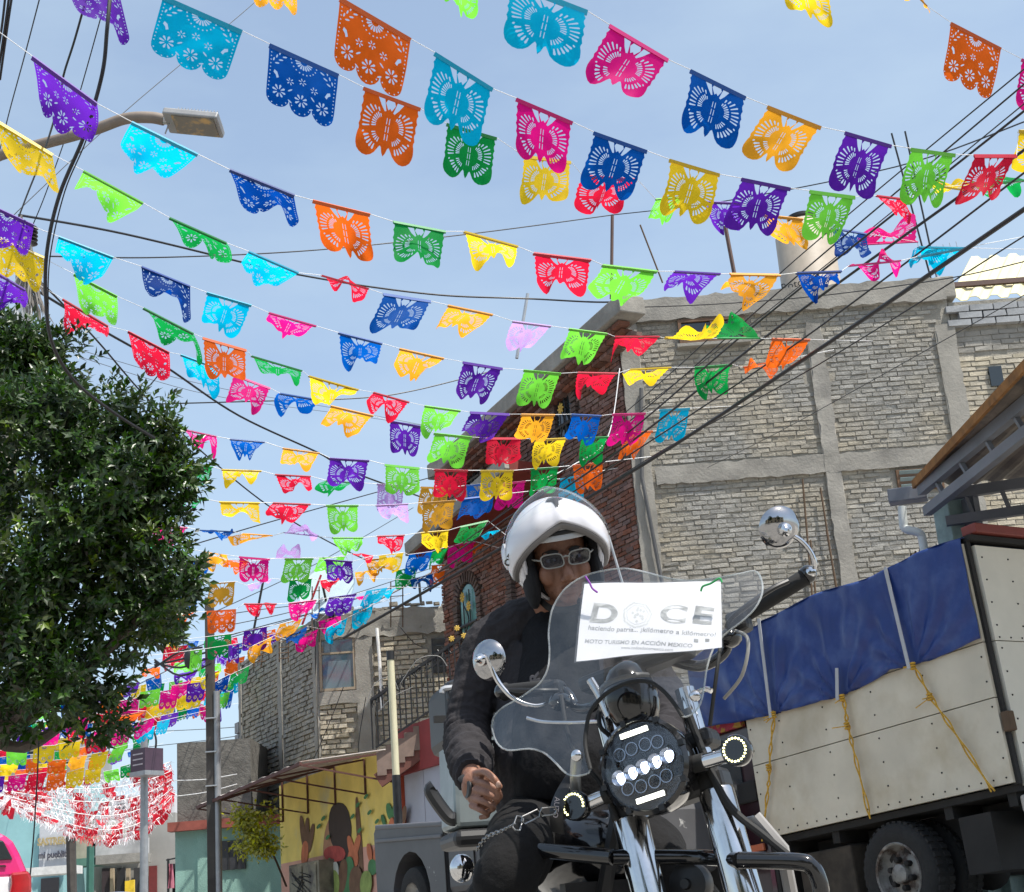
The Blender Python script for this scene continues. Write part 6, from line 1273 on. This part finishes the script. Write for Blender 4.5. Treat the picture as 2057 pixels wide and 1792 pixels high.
# ================= paper sign on the windshield
SG=[LB(1174,1173,.045),LB(1448,1169,.04),LB(1450,1301,.10),LB(1157,1328,.11)]
sg=thing('paper_sign',(SG[3]+SG[2])/2,'white printed paper sign in a clear sleeve tied to the windshield','sign')
sn=(SG[1]-SG[0]).cross(SG[3]-SG[0]).normalized()
if sn.dot(CAM-SG[0])<0: sn=-sn
def sp(u,v,d=0):
    return SG[0].lerp(SG[1],u).lerp(SG[3].lerp(SG[2],u),v)+sn*(d+.006*math.sin(u*3.1)*math.sin(v*2.5+.4)+.002*math.sin(u*9+v*4))
m_pap=M('white_paper',(.88,.88,.90),.6,var=.03,scale=6,trans=.12)
MB().grid(sp,24,12).build('paper',m_pap,sg,'all')
MB().grid(lambda u,v: sp(-.012+u*1.024,-.02+v*1.04,.0022),24,12).build('sleeve',clear('plastic_sleeve',(.97,.97,.97),.05,1,1.5,.09),sg,'all')
sx=(SG[1]-SG[0]); sy=(SG[0]-SG[3]); W0=sx.length; m_pr=M('faded_grey_print',(.68,.69,.68),.6,var=.12,scale=30); m_pr2=M('grey_print',(.5,.51,.51),.6); m_pr3=M('pale_grey_print',(.52,.53,.54),.6)
def onpaper(ob):
    wo=ob.matrix_world if 0 else None
    for v in ob.data.vertices:
        p=v.co; q=p-SG[0]
        # lay the print on the bowed sheet
        w_=-q.dot(sy)/sy.length_squared; ea=SG[0].lerp(SG[3],w_); eb=SG[1].lerp(SG[2],w_); u=(p-ea).dot(eb-ea)/(eb-ea).length_squared
        v.co=sp(u,w_,.0003)
def put(s,u,v,size,mat,sxs=1,bold=0,res=3): o=text('printed_text',s,SG[0].lerp(SG[1],u).lerp(SG[3].lerp(SG[2],u),v)+sn*.0009,sx,sy,size,mat,sg,.00002,sxs,bold,res); onpaper(o)
put('D',.175,.40,W0*.21,m_pr,1.35,.0022,8); put('C',.685,.38,W0*.21,m_pr,1.3,.0022,8); put('E',.885,.37,W0*.21,m_pr,1.35,.0022)
em=SG[0].lerp(SG[1],.425).lerp(SG[3].lerp(SG[2],.425),.39)+sn*.001
for r_,w_ in ((.034,.004),(.026,.0016)):
    mb=MB(); 
    for k in range(28):
        a,b_=k*2*math.pi/28,(k+1)*2*math.pi/28; xx_,yy_=sx.normalized(),sy.normalized(); rr=r_*(1+.06*(k%4==0))
        mb.add([em+(xx_*math.cos(a)+yy_*math.sin(a))*rr,em+(xx_*math.cos(b_)+yy_*math.sin(b_))*rr,em+(xx_*math.cos(b_)+yy_*math.sin(b_))*(rr-w_),em+(xx_*math.cos(a)+yy_*math.sin(a))*(rr-w_)],[(0,1,2,3)])
    o=mb.build('emblem_ring',m_pr,sg); onpaper(o)
mb=MB()
for k in range(14): 
    a=random.uniform(0,6.28); r_=random.uniform(0,.018); xx_,yy_=sx.normalized(),sy.normalized(); c=em+(xx_*math.cos(a)+yy_*math.sin(a))*r_; mb.add([c+xx_*.004,c+yy_*.005,c-xx_*.004,c-yy_*.004],[(0,1,2,3)])
o=mb.build('emblem_motif',M('paler_print',(.66,.67,.66),.6),sg); onpaper(o)
put('haciendo patria... ¡kilómetro a kilómetro!',.52,.625,W0*.053,m_pr3,1.05,.0002); put('MOTO TURISMO EN ACCIÓN MEXICO',.43,.80,W0*.043,m_pr3,1.05,.0002); put('www.todosdocemexico.com',.5,.885,W0*.032,m_pr3)
for u in (.835,.91): 
    c=SG[0].lerp(SG[1],u).lerp(SG[3].lerp(SG[2],u),.775)+sn*.001; o=MB().box(c,(.0095,.0095,.0002),(sx.normalized(),sy.normalized(),sn)).build('printed_square',m_pr2,sg); onpaper(o)
for k,(pts,mt,lb) in enumerate((((( 1176,1158),(1184,1170),(1190,1182),(1200,1190)),M('purple_wire',(.2,.03,.3),.5),'purple and black wire tie at the upper left of the paper sign'),(((1408,1188),(1412,1178),(1428,1172),(1445,1162),(1450,1170)),M('green_wire',(.02,.3,.08),.5),'green wire tie at the upper right of the paper sign'))):
    tag(MB().tube(ratio([LB(x,y,.085) for x,y in pts],5),.0022,8).build('wire_tie',mt,smooth=True),lb,'wire tie')
# ================= rider
gz2=ground(0,3.8)
pe_=thing('person',(P(1120,1500,3.85).x,3.85,gz2),'motorcyclist in black jacket and trousers with raised white helmet and glasses','person')
def fuse(mb,name,mat,parent,vox=.008,smooth=6,disp=0,dsc=.06):
    o=mb.build(name,mat,parent,'all'); r=o.modifiers.new('remesh','REMESH'); r.mode='VOXEL'; r.voxel_size=vox; r.use_smooth_shade=True
    s_=o.modifiers.new('smooth','SMOOTH'); s_.iterations=smooth; s_.factor=.5
    if disp:
        t=bpy.data.textures.new(name,'CLOUDS'); t.noise_scale=dsc; t.noise_depth=2; d=o.modifiers.new('disp','DISPLACE'); d.texture=t; d.strength=disp; d.mid_level=.5; d.texture_coords='LOCAL'
    return o
def limb(mb,st,k=5,n=16,up=Y3):
    pts=[P(*s_[:3]) for s_ in st]; R=[s_[3] if isinstance(s_[3],tuple) else (s_[3],s_[3]) for s_ in st]
    pp=ratio(pts,k); rr=[]
    for i in range(len(pts)-1):
        for j in range(k): t=j/k; rr.append((R[i][0]*(1-t)+R[i+1][0]*t,R[i][1]*(1-t)+R[i+1][1]*t))
    rr.append(R[-1]); mb.tube(pp,rr,n,True,up)
    for p,r in ((pp[0],rr[0]),(pp[-1],rr[-1])): mb.ell(p,(min(r)*.98,)*3,None,12,8)
    return pp
# head frame
hfc=Vector((.15,-.02,.98)); hrc=Vector((.98,.165,-.14)); 
HF=cw(hfc).normalized(); HR=cw(hrc); HR=(HR-HF*HR.dot(HF)).normalized(); HU=HF.cross(HR).normalized()*1.0
if HU.z<0: HU=-HU
HD=P(1121,1114,3.76); HA=(HR,HF,HU)
def Hh(r,u,f): return HD+HR*r+HU*u+HF*f
m_skin=M('tan_skin',(.225,.105,.064),.5,var=.18,scale=30,bump=.2,bscale=180,col2=(.25,.11,.065),c2scale=14,c2lo=.5,c2hi=.75)
bd=MB()
bd.ell(Hh(0,.02,-.015),(.074,.092,.11),HA,24,16); bd.ell(Hh(0,-.045,.02),(.062,.068,.075),HA,20,12); bd.ell(Hh(0,-.082,.045),(.042,.045,.036),HA,16,10)
bd.ell(Hh(0,-.104,.072),(.022,.018,.018),HA,12,8)
for s_ in (-1,1):
    bd.ell(Hh(s_*.04,-.04,.058),(.028,.024,.03),HA,12,8); bd.ell(Hh(s_*.013,-.053,.098),(.010,.012,.009),HA,10,6); bd.ell(Hh(s_*.03,.014,.078),(.024,.01,.009),HA,12,6)
    bd.ell(Hh(s_*.032,-.006,.066),(.016,.014,.012),HA,12,8); bd.ell(Hh(s_*.076,-.015,-.01),(.012,.028,.034),HA,10,8)
bd.tube([Hh(0,.008,.082),Hh(0,-.02,.094),Hh(0,-.044,.106),Hh(0,-.055,.104)],[.009,.010,.014,.011],10); 
bd.ell(Hh(0,-.078,.088),(.025,.010,.006),HA,14,6); bd.ell(Hh(0,-.089,.087),(.022,.010,.0065),HA,14,6)
nk=[P(1112,1200,3.84),P(1112,1245,3.88)]
bd.tube([Hh(0,-.05,-.02)]+nk+[P(1125,1400,3.88),P(1130,1600,3.83),P(1135,1680,3.84)],[.062,.062,.066,(.12,.08),(.12,.08),(.12,.08)],14,True,Y3)
ARM_R=[(984,1296,3.90,.045),(957,1372,3.90,.042),(938,1468,3.86,.038),(944,1520,3.72,.034),(949,1558,3.56,.028)]
ARM_L=[(1262,1318,3.90,.045),(1320,1390,3.86,.042),(1352,1462,3.76,.038),(1320,1500,3.62,.034),(1288,1512,3.5,.028)]
limb(bd,ARM_R,4,12); limb(bd,ARM_L,4,12)
bd.tube([P(1262,1318,3.9),P(1120,1310,3.9),P(984,1296,3.9)],[.045,.08,.045],12)
LEG_R=[(1085,1665,3.84,.08),(1052,1690,3.58,.075),(1030,1738,3.36,.06),(992,1830,3.42,.05),(962,1960,3.5,.04),(952,2040,3.52,.035)]
LEG_L=[(1185,1665,3.84,.08),(1270,1700,3.62,.075),(1325,1745,3.48,.06),(1352,1850,3.6,.05),(1370,1985,3.7,.04),(1375,2050,3.72,.035)]
limb(bd,LEG_R,4,12); limb(bd,LEG_L,4,12)
def hand(st,Y):
    for c in st:
        pts=[P(x,y,yy) for x,y,yy in c[0]]; bd.tube(ratio(pts,4),[c[1]*(1-.22*i/(4*(len(pts)-1))) for i in range(4*(len(pts)-1)+1)],10)
        for p in (pts[0],pts[-1]): bd.ell(p,(c[1]*.85,)*3,None,8,6)
bd.ell(P(949,1580,3.515),(.026,.022,.036),(RT,-D0,UP),16,10); bd.ell(P(949,1563,3.535),(.024,.022,.026),(RT,-D0,UP),14,8); bd.ell(P(956,1598,3.505),(.022,.018,.024),(RT,-D0,UP),14,8)
hand([([(954,1569,3.49),(976,1574,3.45),(1000,1588,3.435),(1005,1600,3.44)],.0083),([(953,1586,3.485),(977,1593,3.445),(1000,1606,3.44),(990,1615,3.46)],.0085),([(950,1603,3.485),(973,1611,3.445),(992,1623,3.445),(978,1630,3.47)],.0082),([(946,1618,3.49),(966,1628,3.455),(980,1638,3.46),(966,1642,3.475)],.0073),([(953,1555,3.51),(972,1550,3.455),(990,1562,3.415),(1003,1580,3.42)],.0098)],3.5)
bd.ell(P(968,1604,3.49),(.026,.012,.034),(RT,-D0,UP),14,8); bd.ell(P(978,1568,3.485),(.02,.012,.018),(RT,-D0,UP),12,8)
LH=lambda x,y,yy:(x,y,yy)
bd.ell(P(1278,1516,3.47),(.035,.026,.03),(RT,-D0,UP),14,8)
hand([([(1268,1510,3.45),(1252,1518,3.42),(1244,1530,3.43)],.009),([(1270,1520,3.45),(1254,1530,3.42),(1248,1541,3.43)],.0095),([(1274,1528,3.46),(1260,1540,3.43),(1255,1549,3.44)],.009),([(1280,1534,3.46),(1268,1547,3.44),(1264,1554,3.45)],.008),([(1275,1502,3.44),(1258,1502,3.41),(1248,1510,3.4)],.0105)],3.45)
fuse(bd,'body',m_skin,pe_,.0029,3)
# eyes, brows, stubble stay small parts
for s_ in (-1,1):
    MB().ell(Hh(s_*.032,-.003,.073),(.013,.007,.0075),HA,14,8).build('eye',M('eye_white',(.55,.52,.48),.2,var=0),pe_,True); MB().ell(Hh(s_*.032,-.003,.0795),(.0055,.002,.0055),HA,10,6).build('iris',M('dark_iris',(.015,.008,.005),.15,var=0),pe_,True)
    MB().tube(ratio([Hh(s_*.014,.016,.089),Hh(s_*.032,.021,.087),Hh(s_*.052,.014,.074)],4),[(.003,.005)]*9,6).build('eyebrow',M('black_hair',(.01,.008,.007),.8),pe_,True)
# thumb nail
MB().ell(P(1001,1576,3.41),(.006,.003,.008),(RT,-D0,UP),8,6).build('fingernail',M('nail',(.5,.32,.25),.3),pe_,True)
# jacket
m_jk=M('faded_black_cotton',(.029,.0265,.029),.88,var=.16,scale=7,bump=.35,bscale=38,spec=.25)
m_vest=M('black_vest_cloth',(.0075,.0075,.009),.85,var=.12,scale=8,bump=.3,bscale=60,spec=.25)
jk=MB()
limb(jk,[(1110,1228,3.88,(.062,.062)),(1112,1258,3.90,(.115,.085)),(1118,1300,3.91,(.155,.115)),(1122,1380,3.89,(.160,.135)),(1125,1460,3.86,(.165,.155)),(1128,1540,3.83,(.172,.175)),(1132,1610,3.83,(.170,.16)),(1135,1660,3.85,(.16,.14))],5,24)
def sleeve(arm,rad_,ph):
    pts=[P(*a[:3]) for a in arm]; pp=ratio(pts,14); n=len(pp); rr=[]
    for i in range(n):
        t=i/(n-1); r=float(np.interp(t,[0,.25,.5,.75,.93,1],rad_)); r+=.0060*math.sin(t*95+ph+2*math.sin(t*13))*(min(1,max(0,(t-.28)*3.2))); rr.append((r,r*1.02))
    jk.tube(pp,rr,26,True,Y3); jk.ell(pp[0],(rad_[0]*1.0,rad_[0]*.95,rad_[0]*1.0),None,16,10)
sleeve(ARM_R,[.070,.061,.058,.056,.045,.036],.3); sleeve(ARM_L,[.074,.066,.06,.055,.044,.038],1.3)
jk.tube([P(1255,1312,3.905),P(1190,1270,3.9),P(1112,1250,3.9),P(1040,1262,3.9),P(990,1292,3.9)],[.07,.075,.085,.075,.07],16)
fuse(jk,'jacket',m_jk,pe_,.0048,2,.012,.03)
vt=MB(); limb(vt,[(1113,1232,3.86,(.075,.062)),(1117,1262,3.865,(.095,.085)),(1122,1310,3.86,(.105,.105)),(1124,1380,3.84,(.118,.13)),(1128,1460,3.81,(.135,.152)),(1131,1540,3.785,(.142,.172)),(1133,1600,3.79,(.14,.155))],5,24)
fuse(vt,'vest',m_vest,pe_,.006,4,.01,.05)
text('lettering','IAR',P(1078,1375,3.63),UP*.97-RT*.22,-RT,.034,M('grey_print_cloth',(.22,.21,.22),.9),pe_,.001,1.1,.001)
# trousers, boots
m_tr=M('black_trouser_cloth',(.0085,.0082,.0086),.9,var=.15,scale=8,bump=.35,bscale=45,spec=.25)
tr2=MB()
limb(tr2,[(1135,1600,3.84,(.165,.15)),(1135,1670,3.86,(.17,.15))],3,20)
def leg(st,rad_,ph):
    pts=[P(*a[:3]) for a in st]; pp=ratio(pts,10); n=len(pp); rr=[]
    for i in range(n):
        t=i/(n-1); r=float(np.interp(t,[0,.2,.4,.6,.8,1],rad_))+.0045*math.sin(t*60+ph+2*math.sin(9*t)); rr.append((r,r))
    tr2.tube(pp,rr,22,True,Y3); tr2.ell(pp[0],(rad_[0],)*3,None,14,8)
leg(LEG_R,[.098,.086,.072,.068,.06,.06],.2); leg(LEG_L,[.105,.095,.078,.068,.06,.06],1.4)
fuse(tr2,'trousers',m_tr,pe_,.007,4,.01,.05)
for st in (LEG_R,LEG_L):
    a=P(*st[-1][:3]); bt=MB(); bt.tube([a+Z3*.1,Vector((a.x,a.y,gz2+.12))],[.055,.05],14); bt.ell(Vector((a.x-.01,a.y-.07,gz2+.05)),(.05,.14,.05),None,16,8); bt.build('boot',m_rub,pe_,True)
# watch
wp=P(945,1562,3.53); MB().lathe([(.0,-.004),(.021,-.004),(.022,.002),(.019,.006),(0,.006)],P(941,1586,3.505),(-RT*.93-D0*.35+UP*.05),24).build('wrist_watch',m_mblk,pe_,True)
MB().tube([P(948,1568,3.53)+(RT*math.cos(t)*.9-D0*math.sin(t))*.027-UP*.008*math.cos(t) for t in np.linspace(0,6.28,17)],[(.004,.010)]*17,8).build('watch_strap',m_rub,pe_,True)
# glasses
m_gf=M('pale_glasses_frame',(.24,.235,.215),.35,var=0); gl_=thing
g0=[]
for s_ in (-1,1):
    c=Hh(s_*.0345,-.001,.1085); rim=[]
    for k in range(24):
        t=2*math.pi*k/24; x=.0275*math.copysign(abs(math.cos(t))**.55,math.cos(t)); y=.0175*math.copysign(abs(math.sin(t))**.6,math.sin(t)); rim.append(c+HR*(x+.15*y*s_)+HU*y-HF*(abs(x*s_+.0275)*.10 if x*s_>0 else 0))
    if s_<0: gb=MB()
    gb.tube(rim+[rim[0]],.0018,8,False); g0.append(rim)
    gb.tube([c+HR*(s_*.029)+HU*.006,Hh(s_*.076,.006,.08),Hh(s_*.08,.004,.0)],.0022,8)
gb.tube(ratio([Hh(-.009,.004,.1095),Hh(0,.007,.113),Hh(.009,.004,.1095)],4),.0024,8)
gls=gb.build('glasses',m_gf,pe_,True)
for rim in g0: MB().add(rim,[tuple(range(24))]).build('lens',clear('tinted_lens',(.11,.12,.19),.02,1,1.5,.02),gls)
# helmet
m_hw=M('white_helmet_gloss',(.64,.63,.66),.22,coat=.7,var=.02); m_hl=M('helmet_liner',(.006,.006,.008),.9,var=.1,bump=.2)
def sph(az,e,k=1,off=(0,.012,-.018)): 
    return Hh(off[0]+.118*k*math.cos(e)*math.sin(az),off[1]+.132*k*math.sin(e),off[2]+.138*k*math.cos(e)*math.cos(az))
def shell(name,mat,parent,k,azo,elo,ehi,thick,nv=44,nu=72):
    mb=MB(); vid={}
    def V(i,j):
        i%=nu
        if (i,j) not in vid:
            az=-math.pi+2*math.pi*i/nu; e=-1.12+(1.12+math.pi/2-.02)*j/nv; p=sph(az,e,k)
            if e<-.3: p=p+HU*0
            vid[(i,j)]=len(mb.v); mb.v.append(tuple(p))
        return vid[(i,j)]
    for j in range(nv):
        for i in range(nu):
            az=-math.pi+2*math.pi*(i+.5)/nu; e=-1.12+(1.12+math.pi/2-.02)*(j+.5)/nv
            if abs(az)<azo*(1-.18*max(0,e)) and elo<e<ehi: continue
            mb.f.append((V(i,j),V(i+1,j),V(i+1,j+1),V(i,j+1)))
    return mb.build(name,mat,parent,'all',solid=thick)
hm=shell('helmet',m_hw,pe_,1.0,.98,-1.3,.42,.008)
shell('helmet_liner',m_hl,hm,.885,.86,-1.3,.34,.016)
for s_ in (-1,1): MB().ell(Hh(s_*.083,-.055,.02),(.022,.055,.07),HA,18,12).build('cheek_pad',m_hl,hm,True)
MB().tube(ratio([sph(a,.40+.02*math.cos(2*a),1.015) for a in np.linspace(-.78,.78,13)],3),[(.003,.006)]*37,8).build('brow_seal',m_rub,hm,True)
MB().tube(ratio([sph(a,.33,.99) for a in np.linspace(-.8,.8,13)],3),[(.002,.008)]*37,8).build('sun_shield',M('grey_brow_plastic',(.42,.42,.42),.4),hm,True)
# raised chin bar
def cbar(u,v):
    az=(u-.5)*2*1.45; a=abs(az)/1.45
    lo=.54-.95*a**1.5; hi=1.16-.72*a**1.6; e=lo+(hi-lo)*v; bul=.165*(1-.55*a**2)*math.sin(math.pi*(.25+.6*v))+.04*math.exp(-(az/.10)**2)*(1-v)+.03*math.exp(-((abs(az)-.5)/.12)**2)*math.sin(math.pi*v)
    return sph(az,e,1.04+bul)
mb=MB(); mb.grid(cbar,72,18); cbo=mb.build('chin_bar',m_hw,hm,'all',solid=.012)
mb=MB(); mb.grid(lambda u,v: sph((u-.5)*2.86,.50-.95*abs(2*u-1)**1.5+.05*v-.02,1.05+.13*(1-.5*(2*u-1)**2)*v),60,4); mb.build('chin_bar_lip',M('grey_lip',(.20,.19,.19),.6),cbo,'all',solid=.006)
def onbar(u,v,d=.004): 
    p=cbar(u,v); q=p-sph(0,.6,0); n=(p-Hh(0,.012,-.018)).normalized(); return p+n*d
vent=[(.5,.86),(.43,.90),(.40,.80),(.465,.66),(.487,.42),(.513,.42),(.535,.66),(.60,.80),(.57,.90)]
mb=MB(); mb.add([onbar(.5,.72,.011)]+[onbar(u,v,.009) for u,v in vent],[(0,i+1,(i+1)%9+1) for i in range(9)]); mb.build('chin_vent',m_gblk,cbo)
# clear visor swung up over the crown
mb=MB(); mb.grid(lambda u,v: sph((u-.5)*2*1.5,.78-.75*abs(2*u-1)**2+(1.0+.2*(1-abs(2*u-1)))*v,1.30-.07*v-.10*abs(2*u-1)**3),48,16); mb.build('visor',clear('visor_plastic',(.95,.96,.95),.03,1,1.5,.02),hm,'all')
for s_ in (-1,1): MB().lathe([(.034,0),(.034,.012),(.02,.018),(0,.02)],sph(s_*1.62,.02,1.03),HR*s_,24).build('visor_pivot',m_hw if s_<0 else m_gblk,hm,True)
text('lettering','ODA',sph(-1.2,.06,1.135),HU*.75+HR*.45+HF*.5,HU*.6-HR*.6,.026,m_gblk,hm,.0008,1.1,.0008)
for s_ in (-1,1):
    mb=MB(); mb.grid(lambda u,v: sph(s_*(1.02+u*1.1),-.15-v*.82,1.02+.02*math.sin(math.pi*v)),12,12); mb.build('side_shell',m_hw,hm,'all',solid=.006)
MB().tube(ratio([Hh(-.075,-.09,.0),Hh(-.05,-.125,.05),Hh(.0,-.135,.06),Hh(.05,-.125,.05),Hh(.075,-.09,.0)],5),[(.003,.009)]*21,8).build('chin_strap',m_rub,hm,True)
# wallet chain with clips, at the belt
ch=thing('wallet_chain',P(1030,1680,3.3),'steel wallet chain with clips hanging over the right thigh','chain')
m_chn=M('dark_steel_chain',(.22,.22,.22),.25,1,var=.1)
cp=ratio([P(958,1708,3.36),P(978,1682,3.30),P(1010,1668,3.24),P(1035,1655,3.22)],7)
for i in range(len(cp)-1):
    t=(cp[i+1]-cp[i]).normalized(); a=t.cross(D0).normalized() if i%2 else t.cross(t.cross(D0)).normalized(); c=(cp[i]+cp[i+1])/2; l=(cp[i+1]-cp[i]).length*.78
    MB().tube([c+t*(l*.7*math.cos(q))+a*(l*.42*math.sin(q)) for q in np.linspace(0,6.28,13)],.0022,6,False).build('link',m_chn,ch,True)
for (x0_,y0_,x1_,y1_) in ((1036,1668,1046,1640),(1048,1650,1085,1632),(1085,1632,1118,1628)):
    a,b_=P(x0_,y0_,3.22),P(x1_,y1_,3.24); d=(b_-a); n=d.cross(D0).normalized()*.008
    MB().tube([a,a+d*.1+n,b_-d*.1+n,b_,b_-d*.1-n,a+d*.1-n,a],.0021,8).build('clip',m_chn,ch,True)
sb=thing('hanging_strap',P(1132,1640,3.3),'black woven strap with printed tag hanging beside the windshield','strap')
MB().tube(ratio([P(1160,1540,3.4),P(1130,1590,3.3),P(1118,1630,3.26),P(1120,1672,3.3)],6),[(.016,.003)]*19,8).build('webbing',m_mblk,sb,True)
text('printed_text','AUTO',P(1117,1622,3.25),-UP*.98-RT*.1,RT,.016,M('pale_print',(.4,.36,.38),.6),sb,.0004)
